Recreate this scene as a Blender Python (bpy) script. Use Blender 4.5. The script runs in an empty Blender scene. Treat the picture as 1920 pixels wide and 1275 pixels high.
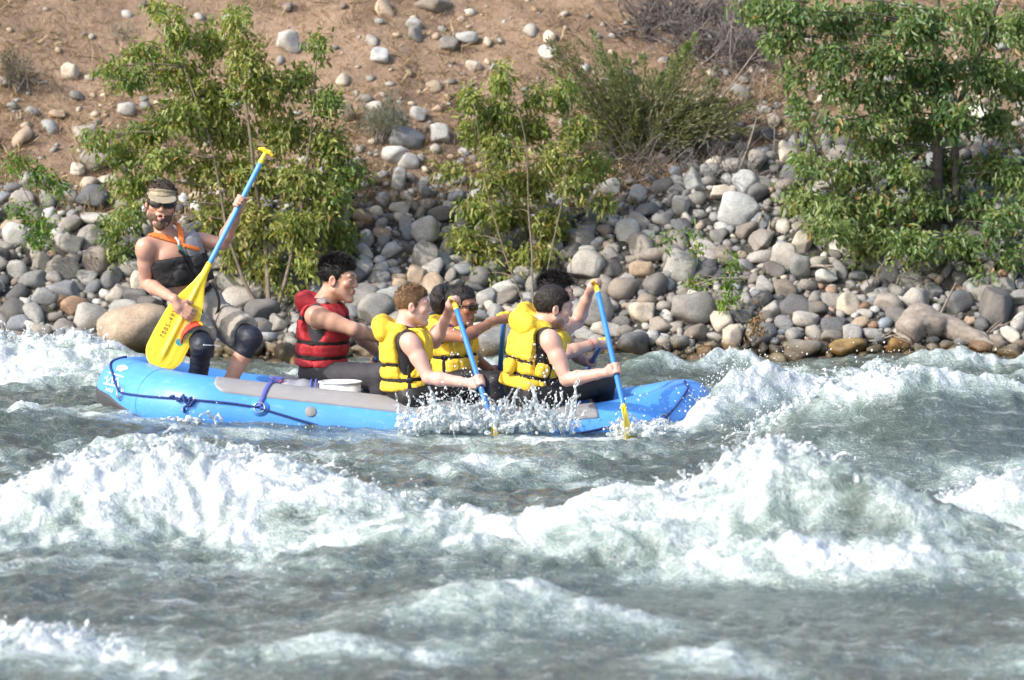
import bpy, bmesh, math, random
import numpy as np
from mathutils import Vector, Matrix, Quaternion

random.seed(7)
RNG = np.random.default_rng(11)
SC = bpy.context.scene
COL = SC.collection

# ---------------------------------------------------------------- camera
CAM_H = 2.8                    # metres above the river
CAM_Y = -30.0                  # the raft floats at about y = 0
FPX = 9150.0                   # focal length in pixels of a 1920 px wide frame
PITCH = math.atan((637.5 + 54.0) / FPX)
cam_d = bpy.data.cameras.new('camera')
cam = bpy.data.objects.new('camera', cam_d)
COL.objects.link(cam)
cam.location = (0.0, CAM_Y, CAM_H)
cam.rotation_euler = (math.pi / 2 - PITCH, 0.0, 0.0)
cam_d.sensor_fit = 'HORIZONTAL'
cam_d.sensor_width = 36.0
cam_d.lens = FPX / 1920.0 * 36.0
cam_d.clip_start = 0.5
cam_d.clip_end = 400.0
cam_d.dof.use_dof = True
cam_d.dof.focus_distance = 30.2
cam_d.dof.aperture_fstop = 3.6
SC.camera = cam

# ---------------------------------------------------------------- sky and sun
TO_SUN = Vector((-0.70, -0.50, 0.62)).normalized()
world = bpy.data.worlds.new('World')
SC.world = world
world.use_nodes = True
wn = world.node_tree.nodes
wl = world.node_tree.links
for n in list(wn):
    wn.remove(n)
w_out = wn.new('ShaderNodeOutputWorld')
w_bg = wn.new('ShaderNodeBackground')
w_sky = wn.new('ShaderNodeTexSky')
w_sky.sky_type = 'NISHITA'
w_sky.sun_disc = False
w_sky.sun_elevation = math.asin(TO_SUN.z)
w_sky.sun_rotation = math.atan2(TO_SUN.x, TO_SUN.y)
w_sky.air_density = 1.0
w_sky.dust_density = 3.0
w_sky.ozone_density = 1.0
w_bg.inputs['Strength'].default_value = 0.15
wl.new(w_sky.outputs['Color'], w_bg.inputs['Color'])
wl.new(w_bg.outputs['Background'], w_out.inputs['Surface'])

sun_d = bpy.data.lights.new('sun', 'SUN')
sun_d.energy = 2.15
sun_d.angle = math.radians(0.6)
sun_d.color = (1.0, 0.955, 0.90)
sun = bpy.data.objects.new('sun', sun_d)
COL.objects.link(sun)
sun.rotation_euler = TO_SUN.to_track_quat('Z', 'Y').to_euler()
sun.location = (-20, -20, 25)

SC.view_settings.view_transform = 'Standard'
SC.view_settings.look = 'None'
SC.view_settings.gamma = 1.0
SC.view_settings.use_curve_mapping = False
SC.view_settings.exposure = 1.06
SC.render.engine = 'CYCLES'
SC.cycles.max_bounces = 7
SC.cycles.transparent_max_bounces = 6
SC.cycles.caustics_reflective = False
SC.cycles.caustics_refractive = False
SC.cycles.use_denoising = True

# ---------------------------------------------------------------- helpers
def P(u, v, Y):
    """World point at depth y = Y seen at pixel (u, v) of the 1920 x 1275 photograph."""
    cp, sp = math.cos(PITCH), math.sin(PITCH)
    a = (u - 960.0) / FPX
    b = (637.5 - v) / FPX
    dx, dy, dz = a, cp + sp * b, -sp + cp * b
    t = (Y - CAM_Y) / dy
    return Vector((dx * t, Y, CAM_H + dz * t))


def link(o, parent=None):
    COL.objects.link(o)
    if parent is not None:
        o.parent = parent
    return o


def tag(o, label=None, cat=None, group=None, kind=None):
    if label: o['label'] = label
    if cat: o['category'] = cat
    if group: o['group'] = group
    if kind: o['kind'] = kind
    return o


def mesh_np(name, verts, faces, mat=None, smooth=True):
    """faces: (n,3) or (n,4) int array, or a list of both kinds of array."""
    me = bpy.data.meshes.new(name)
    verts = np.asarray(verts, dtype=np.float32)
    fl = faces if isinstance(faces, list) else [faces]
    fl = [np.asarray(f, dtype=np.int32) for f in fl if len(f)]
    me.vertices.add(len(verts))
    me.vertices.foreach_set('co', verts.ravel())
    nl = sum(f.size for f in fl)
    nf = sum(len(f) for f in fl)
    me.loops.add(nl)
    me.polygons.add(nf)
    if nl:
        me.loops.foreach_set('vertex_index', np.concatenate([f.ravel() for f in fl]))
        tot = np.concatenate([np.full(len(f), f.shape[1], np.int32) for f in fl])
        st = np.concatenate([[0], np.cumsum(tot)[:-1]]).astype(np.int32)
        me.polygons.foreach_set('loop_start', st)
        me.polygons.foreach_set('loop_total', tot)
        me.polygons.foreach_set('use_smooth', np.full(nf, bool(smooth)))
    me.update(calc_edges=True)
    if mat is not None:
        for m in (mat if isinstance(mat, (list, tuple)) else [mat]):
            me.materials.append(m)
    return me


def vattr(me, name, data):
    data = np.asarray(data, dtype=np.float32)
    if data.ndim == 1:
        a = me.attributes.new(name, 'FLOAT', 'POINT')
        a.data.foreach_set('value', data)
    else:
        a = me.attributes.new(name, 'FLOAT_COLOR', 'POINT')
        if data.shape[1] == 3:
            data = np.concatenate([data, np.ones((len(data), 1), np.float32)], 1)
        a.data.foreach_set('color', data.ravel())


def add_obj(name, me, parent=None):
    """Links a mesh whose vertices are in world space; under a parent the parent's own placing is undone."""
    o = bpy.data.objects.new(name, me)
    COL.objects.link(o)
    if parent is not None:
        o.parent = parent
        o.matrix_parent_inverse = parent_matrix(parent).inverted()
    return o


def parent_matrix(o):
    m = o.matrix_basis.copy()
    if o.parent is not None:
        m = parent_matrix(o.parent) @ o.matrix_parent_inverse @ m
    return m


def set_origin(o, p):
    """Moves the object's origin to p, its shape stays where it is."""
    p = Vector(p)
    me = o.data
    n = len(me.vertices)
    co = np.empty(n * 3, np.float32)
    me.vertices.foreach_get('co', co)
    co = co.reshape(-1, 3) - np.array(p, np.float32)
    me.vertices.foreach_set('co', co.ravel())
    me.update()
    o.location = p


# ---------- noise
_PERM = np.random.default_rng(3).permutation(512).astype(np.int64)
_ANG = np.random.default_rng(4).random(512) * 2 * np.pi
_GX, _GY = np.cos(_ANG).astype(np.float32), np.sin(_ANG).astype(np.float32)


def pn2(x, y, seed=0):
    x = np.asarray(x, np.float32) + seed * 17.31
    y = np.asarray(y, np.float32) - seed * 9.77
    xi = np.floor(x).astype(np.int64); yi = np.floor(y).astype(np.int64)
    xf = x - xi; yf = y - yi
    u = xf * xf * xf * (xf * (xf * 6 - 15) + 10)
    v = yf * yf * yf * (yf * (yf * 6 - 15) + 10)

    def g(ix, iy, fx, fy):
        h = _PERM[(_PERM[ix & 511] + iy) & 511]
        return _GX[h] * fx + _GY[h] * fy
    a = g(xi, yi, xf, yf); b = g(xi + 1, yi, xf - 1, yf)
    c = g(xi, yi + 1, xf, yf - 1); d = g(xi + 1, yi + 1, xf - 1, yf - 1)
    return ((a + u * (b - a)) * (1 - v) + (c + u * (d - c)) * v) * 1.5


def fbm2(x, y, octv=4, seed=0, gain=0.5, lac=2.03):
    s = 0; a = 1.0; f = 1.0
    for i in range(octv):
        s = s + a * pn2(x * f, y * f, seed + i * 3)
        a *= gain; f *= lac
    return s


_G3 = np.random.default_rng(6).normal(size=(512, 3)).astype(np.float32)
_G3 /= np.linalg.norm(_G3, axis=1, keepdims=True)


def pn3(p, seed=0):
    p = np.asarray(p, np.float32) + np.float32(seed * 13.7)
    pi = np.floor(p).astype(np.int64); pf = p - pi
    w = pf * pf * pf * (pf * (pf * 6 - 15) + 10)
    out = 0
    for dx in (0, 1):
        for dy in (0, 1):
            for dz in (0, 1):
                h = _PERM[(_PERM[(_PERM[(pi[..., 0] + dx) & 511] + pi[..., 1] + dy) & 511] + pi[..., 2] + dz) & 511]
                g = _G3[h]
                d = pf - np.array([dx, dy, dz], np.float32)
                wt = (w[..., 0] if dx else 1 - w[..., 0]) * (w[..., 1] if dy else 1 - w[..., 1]) * (w[..., 2] if dz else 1 - w[..., 2])
                out = out + wt * (g * d).sum(-1)
    return out * 1.5


def sstep(a, b, x):
    t = np.clip((x - a) / (b - a), 0, 1)
    return t * t * (3 - 2 * t)


# ---------- materials
def new_mat(name):
    m = bpy.data.materials.new(name)
    m.use_nodes = True
    nt = m.node_tree
    b = nt.nodes['Principled BSDF']
    return m, nt, b


def setp(b, **kw):
    names = {'color': 'Base Color', 'rough': 'Roughness', 'metal': 'Metallic', 'spec': 'Specular IOR Level', 'ior': 'IOR',
             'coat': 'Coat Weight', 'coat_rough': 'Coat Roughness', 'sheen': 'Sheen Weight', 'sss': 'Subsurface Weight',
             'trans': 'Transmission Weight', 'alpha': 'Alpha'}
    for k, v in kw.items():
        if k == 'color':
            v = (v[0], v[1], v[2], 1.0)
        b.inputs[names[k]].default_value = v


def nnode(nt, typ, **props):
    n = nt.nodes.new(typ)
    for k, v in props.items():
        setattr(n, k, v)
    return n


def noise(nt, scale, detail=3.0, rough=0.55, vec=None, dist=0.0):
    n = nt.nodes.new('ShaderNodeTexNoise')
    n.inputs['Scale'].default_value = scale
    n.inputs['Detail'].default_value = detail
    n.inputs['Roughness'].default_value = rough
    n.inputs['Distortion'].default_value = dist
    if vec is not None:
        nt.links.new(vec, n.inputs['Vector'])
    return n


def ramp(nt, fac, stops):
    r = nt.nodes.new('ShaderNodeValToRGB')
    el = r.color_ramp.elements
    while len(el) < len(stops):
        el.new(0.5)
    for e, (p, c) in zip(el, stops):
        e.position = p
        e.color = (c[0], c[1], c[2], 1.0) if len(c) == 3 else c
    nt.links.new(fac, r.inputs['Fac'])
    return r


def mixc(nt, fac, a, b, mode='MIX'):
    m = nt.nodes.new('ShaderNodeMix')
    m.data_type = 'RGBA'
    m.blend_type = mode
    for sock, v in ((m.inputs['Factor'], fac), (m.inputs['A'], a), (m.inputs['B'], b)):
        pass
    def put(i, v):
        s = m.inputs[i]
        if isinstance(v, (int, float)):
            s.default_value = v
        elif isinstance(v, tuple):
            s.default_value = (v[0], v[1], v[2], 1.0)
        else:
            nt.links.new(v, s)
    put(0, fac); put(6, a); put(7, b)
    return m.outputs[2]


def math_n(nt, op, a, b=None, clamp=False):
    n = nt.nodes.new('ShaderNodeMath')
    n.operation = op
    n.use_clamp = clamp
    for i, v in enumerate((a, b)):
        if v is None: continue
        if isinstance(v, (int, float)):
            n.inputs[i].default_value = v
        else:
            nt.links.new(v, n.inputs[i])
    return n.outputs[0]


def maprange(nt, val, a, b, c=0.0, d=1.0, smooth=True):
    n = nt.nodes.new('ShaderNodeMapRange')
    n.interpolation_type = 'SMOOTHSTEP' if smooth else 'LINEAR'
    for i, v in ((1, a), (2, b), (3, c), (4, d)):
        if isinstance(v, (int, float)): n.inputs[i].default_value = v
        else: nt.links.new(v, n.inputs[i])
    nt.links.new(val, n.inputs[0])
    return n.outputs[0]


def bump(nt, height, strength, dist, b, normal=None):
    n = nt.nodes.new('ShaderNodeBump')
    n.inputs['Strength'].default_value = strength
    n.inputs['Distance'].default_value = dist
    nt.links.new(height, n.inputs['Height'])
    if normal is not None:
        nt.links.new(normal, n.inputs['Normal'])
    if b is not None:
        nt.links.new(n.outputs['Normal'], b.inputs['Normal'])
    return n.outputs['Normal']


def geo_pos(nt):
    return nt.nodes.new('ShaderNodeNewGeometry').outputs['Position']


def mapping(nt, vec, scale=(1, 1, 1), rot=(0, 0, 0)):
    m = nt.nodes.new('ShaderNodeMapping')
    m.inputs['Scale'].default_value = scale
    m.inputs['Rotation'].default_value = rot
    nt.links.new(vec, m.inputs['Vector'])
    return m.outputs[0]


def attr(nt, name):
    n = nt.nodes.new('ShaderNodeAttribute')
    n.attribute_name = name
    return n


def plain_mat(name, color, rough=0.6, var=0.12, scale=14.0, bump_s=0.0, bump_scale=120.0, **kw):
    """One colour with a soft uneven tint and optional fine relief."""
    m, nt, b = new_mat(name)
    pos = geo_pos(nt)
    n = noise(nt, scale, 4.0, 0.6, pos)
    lo = tuple(c * (1 - var) for c in color)
    hi = tuple(min(1.0, c * (1 + var)) for c in color)
    r = ramp(nt, n.outputs['Fac'], [(0.3, lo), (0.7, hi)])
    nt.links.new(r.outputs['Color'], b.inputs['Base Color'])
    setp(b, rough=rough, **kw)
    if bump_s:
        n2 = noise(nt, bump_scale, 3.0, 0.6, pos)
        bump(nt, n2.outputs['Fac'], bump_s, 0.01, b)
    return m

# ================================================================ river bank
XK = np.array([-30, -4.6, -3.4, -2.6, -1.6, -0.9, -0.3, 0.4, 1.2, 1.5, 2.2, 3.0, 4.2, 30.0])
ZK = np.array([1.10, 1.10, 1.05, 0.98, 1.05, 1.12, 1.12, 1.08, 1.15, 1.45, 1.55, 1.55, 1.55, 1.55])


def shore_y(x):
    return 5.35 + 0.16 * pn2(x * 0.55, x * 0 + 3.1, 5) + 0.06 * pn2(x * 1.9, x * 0 + 8.2, 6)


def bank_z(x, y, rough=True):
    x = np.asarray(x, np.float32); y = np.asarray(y, np.float32)
    t = y - shore_y(x)
    zk = np.interp(x, XK, ZK).astype(np.float32)
    z1 = t * 0.53
    tk = zk / 0.53
    z = np.where(t < tk, z1, zk + (t - tk) * 0.62)
    z = np.where(t > 9, zk + (9 - tk) * 0.62 + (t - 9) * 0.35, z)
    z = np.where(t < 0, t * 0.45, z)
    z = np.maximum(z, -1.2)
    if rough:
        a = np.clip(t * 0.8 + 0.2, 0.0, 1.0)
        z = z + a * (0.10 * fbm2(x * 0.7, y * 0.7, 3, 21) + 0.03 * fbm2(x * 3.0, y * 3.0, 3, 25))
    return z.astype(np.float32)


def bank_normal(x, y):
    e = 0.05
    dzx = (float(bank_z(x + e, y)) - float(bank_z(x - e, y))) / (2 * e)
    dzy = (float(bank_z(x, y + e)) - float(bank_z(x, y - e))) / (2 * e)
    return Vector((-dzx, -dzy, 1)).normalized()


def bank_at(u, v):
    """World point where the sight line through pixel (u, v) meets the bank."""
    lo, hi = 4.5, 22.0
    for _ in range(40):
        mid = 0.5 * (lo + hi)
        p = P(u, v, mid)
        if p.z > float(bank_z(p.x, p.y)): lo = mid
        else: hi = mid
    return P(u, v, lo)


def bank_mesh():
    xs = np.concatenate([np.linspace(-40, -6.2, 60)[:-1], np.arange(-6.2, 6.2, 0.06), np.linspace(6.2, 40, 60)])
    ys = np.concatenate([np.linspace(2.8, 5.0, 16)[:-1], np.arange(5.0, 11.5, 0.055), np.linspace(11.5, 26, 50), np.linspace(27, 60, 20)])
    X, Y = np.meshgrid(xs, ys)
    Z = bank_z(X.ravel(), Y.ravel()).reshape(X.shape)
    fine = 0.012 * fbm2(X * 14, Y * 14, 3, 31)
    Z = Z + fine
    nx, ny = len(xs), len(ys)
    V = np.stack([X, Y, Z], -1).reshape(-1, 3)
    i = np.arange(ny - 1)[:, None] * nx + np.arange(nx - 1)[None, :]
    i = i.ravel()
    Fq = np.stack([i, i + 1, i + 1 + nx, i + nx], 1)
    me = mesh_np('riverbank', V, Fq)
    x = V[:, 0]; t = V[:, 1] - shore_y(x)
    zk = np.interp(x, XK, ZK)
    base = zk / 0.53
    dirt = sstep(-0.35, 0.25, t - base + 0.35 * fbm2(x * 1.3, V[:, 1] * 1.3, 3, 41))
    vattr(me, 'dirt', dirt)
    return me


mat_bank, nt, b = new_mat('bank_soil')
pos = geo_pos(nt)
dirt = attr(nt, 'dirt').outputs['Fac']
n1 = noise(nt, 1.6, 5, 0.6, pos); n2 = noise(nt, 16, 5, 0.7, pos); n3 = noise(nt, 75, 3, 0.6, pos)
mixn = math_n(nt, 'ADD', math_n(nt, 'MULTIPLY', n1.outputs['Fac'], 0.5), math_n(nt, 'MULTIPLY', n2.outputs['Fac'], 0.5))
tan = ramp(nt, mixn, [(0.32, (0.115, 0.082, 0.058)), (0.45, (0.225, 0.155, 0.105)), (0.56, (0.315, 0.222, 0.152)), (0.70, (0.39, 0.30, 0.22))])
grey = ramp(nt, n2.outputs['Fac'], [(0.30, (0.032, 0.030, 0.028)), (0.55, (0.085, 0.078, 0.069)), (0.72, (0.18, 0.165, 0.145))])
fleck = ramp(nt, n3.outputs['Fac'], [(0.60, (0, 0, 0)), (0.72, (1, 1, 1))])
tan2 = mixc(nt, math_n(nt, 'MULTIPLY', fleck.outputs['Color'], 0.45), tan.outputs['Color'], (0.52, 0.44, 0.34))
fl2 = ramp(nt, n3.outputs['Fac'], [(0.28, (1, 1, 1)), (0.40, (0, 0, 0))])
tan2 = mixc(nt, math_n(nt, 'MULTIPLY', fl2.outputs['Color'], 0.55), tan2, (0.12, 0.085, 0.06))
colr = mixc(nt, dirt, grey.outputs['Color'], tan2)
sepz = nnode(nt, 'ShaderNodeSeparateXYZ'); nt.links.new(pos, sepz.inputs[0])
wet = maprange(nt, sepz.outputs['Z'], 0.04, 0.20, 0.35, 1.0)
wet_c = nnode(nt, 'ShaderNodeCombineColor')
for k in range(3): nt.links.new(wet, wet_c.inputs[k])
colr = mixc(nt, 1.0, colr, wet_c.outputs[0], 'MULTIPLY')
nt.links.new(colr, b.inputs['Base Color'])
setp(b, rough=0.95, spec=0.15)
hn = math_n(nt, 'ADD', n2.outputs['Fac'], math_n(nt, 'MULTIPLY', n3.outputs['Fac'], 0.5))
bump(nt, hn, 0.8, 0.05, b)

me = bank_mesh()
me.materials.append(mat_bank)
riverbank = add_obj('riverbank', me)
tag(riverbank, kind='structure')

# ================================================================ river
def cr(pts, d=None):
    """Crest points (pixel u, pixel v, distance) -> arrays x, y, h of a wave crest."""
    X, Yc, H = [], [], []
    for (u, v, dd) in pts:
        q = P(u, v, dd + CAM_Y)
        X.append(q.x); Yc.append(q.y); H.append(q.z)
    return np.array(X), np.array(Yc), np.array(H)


# each wave: crest line, front width, back width, foam along the crest [(x, amount)], foam centre and half width in front-widths
WAVES = [
    # the long white breaker
    dict(c=cr([(-700, 985, 24.3), (-300, 960, 24.4), (0, 925, 24.5), (90, 880, 24.6), (190, 845, 24.7), (310, 820, 24.8), (440, 842, 24.8), (600, 885, 24.7), (720, 925, 24.5), (890, 985, 24.2), (1010, 1020, 24.0)]),
         wf=0.95, wb=1.0, f=[(-9, 0.6), (-3.2, 0.95), (-2.5, 1.25), (-1.2, 1.1), (-0.6, 0.75), (-0.15, 0.5), (0.2, 0.0)], fc=-0.30, fw=0.80),
    # its foamy tail to the right
    dict(c=cr([(640, 1010, 23.6), (800, 985, 23.6), (950, 985, 23.6), (1120, 985, 23.5), (1250, 1010, 23.3)]),
         wf=0.7, wb=0.5, f=[(-0.9, 0.0), (-0.5, 0.5), (0.2, 0.6), (0.6, 0.55), (0.8, 0.0)], fc=-0.2, fw=0.6),
    # the peaked wave on the right
    dict(c=cr([(980, 1010, 23.3), (1150, 962, 23.4), (1250, 925, 23.5), (1340, 880, 23.6), (1430, 828, 23.6), (1500, 842, 23.6), (1580, 880, 23.5), (1660, 915, 23.3), (1760, 955, 23.2), (1900, 985, 23.0), (2400, 1000, 23.0)]),
         wf=1.15, wb=0.65, f=[(0.0, 0.45), (0.5, 0.72), (0.9, 0.85), (1.2, 0.80), (1.5, 0.45), (2.0, 0.32), (3, 0.3), (5, 0.25)], fc=-0.10, fw=0.6),
    # low ridge in front of it
    dict(c=cr([(1180, 1075, 22.5), (1350, 1060, 22.5), (1520, 1050, 22.4), (1700, 1060, 22.3), (1920, 1075, 22.2), (2400, 1070, 22.0)]),
         wf=0.45, wb=0.5, f=[(0.5, 0.0), (0.8, 0.5), (1.6, 0.62), (2.6, 0.62), (5, 0.3)], fc=-0.1, fw=0.8),
    # foam ridge at the right edge
    dict(c=cr([(1700, 960, 24.2), (1800, 925, 24.3), (1920, 888, 24.4), (2150, 870, 24.4), (2500, 960, 24.4)]),
         wf=0.75, wb=0.6, f=[(1.9, 0.2), (2.3, 0.75), (4, 0.8)], fc=-0.2, fw=0.7),
    # the smooth dark wave at the back right
    dict(c=cr([(1400, 805, 28.0), (1470, 770, 28.0), (1530, 732, 28.1), (1600, 704, 28.2), (1680, 696, 28.2), (1780, 710, 28.2), (1920, 738, 28.1), (2200, 790, 28.0), (2600, 840, 28.0)]),
         wf=1.45, wb=0.9, f=[(1.25, 0.4), (1.5, 0.95), (1.9, 0.95), (2.2, 0.85), (2.4, 0.75), (2.7, 0.75), (3.2, 0.7)], fc=0.04, fw=0.24, smooth=1.0),
    # left, beside the raft
    dict(c=cr([(-500, 790, 29.2), (0, 765, 29.3), (150, 772, 29.3), (300, 795, 29.2), (420, 815, 29.0)]),
         wf=0.9, wb=0.5, f=[(-5, 0.3), (-3, 0.62), (-2.2, 0.62), (-1.8, 0.3)], fc=0.1, fw=0.25),
    dict(c=cr([(150, 835, 27.2), (260, 818, 27.2), (420, 835, 27.0)]),
         wf=0.5, wb=0.4, f=[(-2.6, 0.3), (-2.1, 0.75), (-1.7, 0.5)], fc=0.0, fw=0.5),
    # foreground swell
    dict(c=cr([(560, 1175, 20.8), (700, 1130, 20.9), (850, 1103, 21.0), (1000, 1092, 21.0), (1100, 1108, 20.9), (1220, 1150, 20.8), (1330, 1185, 20.6)]),
         wf=0.75, wb=0.7, f=[(-0.8, 0.15), (-0.4, 0.42), (0.3, 0.46), (0.6, 0.3)], fc=-0.2, fw=0.5),
    dict(c=cr([(1080, 1140, 21.8), (1300, 1118, 21.9), (1600, 1125, 21.8), (1920, 1128, 21.7), (2400, 1130, 21.6)]),
         wf=0.5, wb=0.5, f=[(0, 0)], fc=0.0, fw=0.3, smooth=1.0),
    dict(c=cr([(-400, 1180, 20.2), (0, 1190, 20.2), (60, 1180, 20.2), (140, 1192, 20.2), (260, 1235, 20.0), (330, 1270, 19.8)]),
         wf=0.55, wb=0.4, f=[(-4, 0.4), (-2.2, 0.85), (-1.8, 0.85), (-1.4, 0.35)], fc=-0.3, fw=0.7),
    dict(c=cr([(420, 1235, 19.9), (600, 1205, 20.0), (720, 1215, 19.9), (830, 1250, 19.8)]),
         wf=0.4, wb=0.3, f=[(-1.2, 0.2), (-0.7, 0.6), (-0.3, 0.3)], fc=-0.1, fw=0.5),
    dict(c=cr([(1230, 1260, 19.8), (1320, 1228, 19.9), (1370, 1215, 19.9), (1450, 1255, 19.8)]),
         wf=0.4, wb=0.3, f=[(0.5, 0.3), (0.85, 0.7), (1.1, 0.3)], fc=-0.2, fw=0.5),
    # at the bow
    dict(c=cr([(1275, 760, 30.0), (1320, 725, 30.3), (1370, 690, 30.6), (1440, 680, 30.8), (1530, 705, 31.0), (1640, 735, 31.0)]),
         wf=0.75, wb=0.5, f=[(1.0, 0.9), (1.45, 0.85), (1.9, 0.45), (2.2, 0.1)], fc=-0.35, fw=0.6),
    # behind the raft
    dict(c=cr([(-600, 660, 33.4), (-150, 635, 33.5), (40, 637, 33.6), (150, 640, 33.5), (240, 660, 33.3), (330, 690, 33.0)]),
         wf=1.1, wb=0.7, f=[(-6, 0.5), (-3.8, 0.95), (-3.0, 0.95), (-2.6, 0.7), (-2.3, 0.3)], fc=-0.25, fw=0.75),
    dict(c=cr([(1180, 670, 33.8), (1240, 655, 34.0), (1300, 668, 34.0), (1350, 650, 34.2), (1395, 648, 34.2), (1450, 672, 34.2)]),
         wf=0.45, wb=0.4, f=[(0.8, 0.3), (1.1, 0.75), (1.65, 0.85), (1.85, 0.3)], fc=-0.1, fw=0.55),
    dict(c=cr([(1640, 690, 33.6), (1730, 664, 33.8), (1800, 660, 33.8), (1880, 676, 33.8), (2200, 672, 33.8)]),
         wf=0.5, wb=0.4, f=[(2.4, 0.3), (2.9, 0.75), (3.3, 0.7), (4.5, 0.5)], fc=-0.1, fw=0.5),
    dict(c=cr([(560, 690, 34.2), (800, 676, 34.3), (1000, 680, 34.3)]), wf=0.5, wb=0.5, f=[(-1.5, 0.1), (-0.6, 0.5), (0.1, 0.3)], fc=0.0, fw=0.4),
    dict(c=cr([(1480, 712, 31.8), (1650, 690, 32.0), (1900, 702, 32.0), (2200, 705, 32)]), wf=0.5, wb=0.6, f=[(1.8, 0.1), (2.2, 0.4), (3.4, 0.45)], fc=0.0, fw=0.35),
]
# loose foam patches: pixel on the flat river (u, v), half length and half depth in metres, amount
PATCH = [
    (60, 700, 0.9, 1.2, 0.75), (180, 690, 0.5, 0.8, 0.6), (330, 775, 0.5, 0.25, 0.55), (430, 800, 0.45, 0.3, 0.62), (560, 825, 0.5, 0.3, 0.45),
    (640, 860, 0.4, 0.4, 0.50), (900, 880, 0.40, 0.5, 0.62), (1000, 850, 0.45, 0.35, 0.55), (860, 820, 0.5, 0.3, 0.62), (1010, 815, 0.5, 0.3, 0.66), (1150, 815, 0.4, 0.3, 0.72),
    (1230, 805, 0.3, 0.35, 0.72), (760, 820, 0.35, 0.25, 0.6), (1300, 800, 0.35, 0.4, 0.7), (1400, 770, 0.5, 0.8, 0.6), (1570, 800, 0.35, 1.1, 0.9), (1620, 860, 0.4, 0.6, 0.75),
    (1500, 760, 0.25, 0.6, 0.7), (1700, 890, 0.5, 0.3, 0.40), (1850, 905, 0.6, 0.35, 0.35), (1600, 1010, 0.9, 0.6, 0.58), (1800, 1010, 0.8, 0.7, 0.60), (1400, 1030, 0.6, 0.5, 0.45),
    (1250, 1030, 0.5, 0.4, 0.5), (300, 880, 0.8, 0.8, 0.6), (700, 960, 0.7, 0.8, 0.5), (560, 1030, 0.6, 0.4, 0.5), (850, 1040, 0.7, 0.3, 0.55), (1000, 1030, 0.6, 0.3, 0.45),
    (100, 1210, 0.4, 0.4, 0.6), (250, 1075, 0.6, 0.3, 0.32), (500, 1070, 0.6, 0.3, 0.42), (900, 1160, 0.4, 0.6, 0.36), (1350, 1255, 0.3, 0.3, 0.5), (1900, 1250, 0.25, 0.3, 0.5),
    (700, 1240, 0.6, 0.25, 0.45), (250, 1255, 0.5, 0.3, 0.5), (1130, 860, 0.4, 0.4, 0.4), (1130, 905, 0.3, 0.3, 0.35), (230, 800, 0.35, 0.5, 0.5), (80, 780, 0.6, 0.25, 0.5),
    (1700, 1090, 0.8, 0.25, 0.5), (1400, 1090, 0.6, 0.25, 0.5), (560, 710, 0.5, 0.5, 0.45), (700, 690, 0.5, 0.6, 0.4), (1270, 690, 0.35, 0.6, 0.5), (1480, 690, 0.4, 0.5, 0.4),
]


def raft_mask(x, y):
    """1 inside the raft's outline."""
    sx = sstep(-2.36, -2.15, x) * (1 - sstep(0.95, 1.12, x))
    sy = sstep(-0.06, 0.06, y) * (1 - sstep(1.28, 1.42, y))
    cut = 1 - sstep(0.0, 0.1, np.abs(y - 0.675) - (0.45 + np.clip((1.1 - x) * 1.1, 0, 1) * 0.3)) * (x > 0.4)
    return sx * sy * cut


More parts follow.
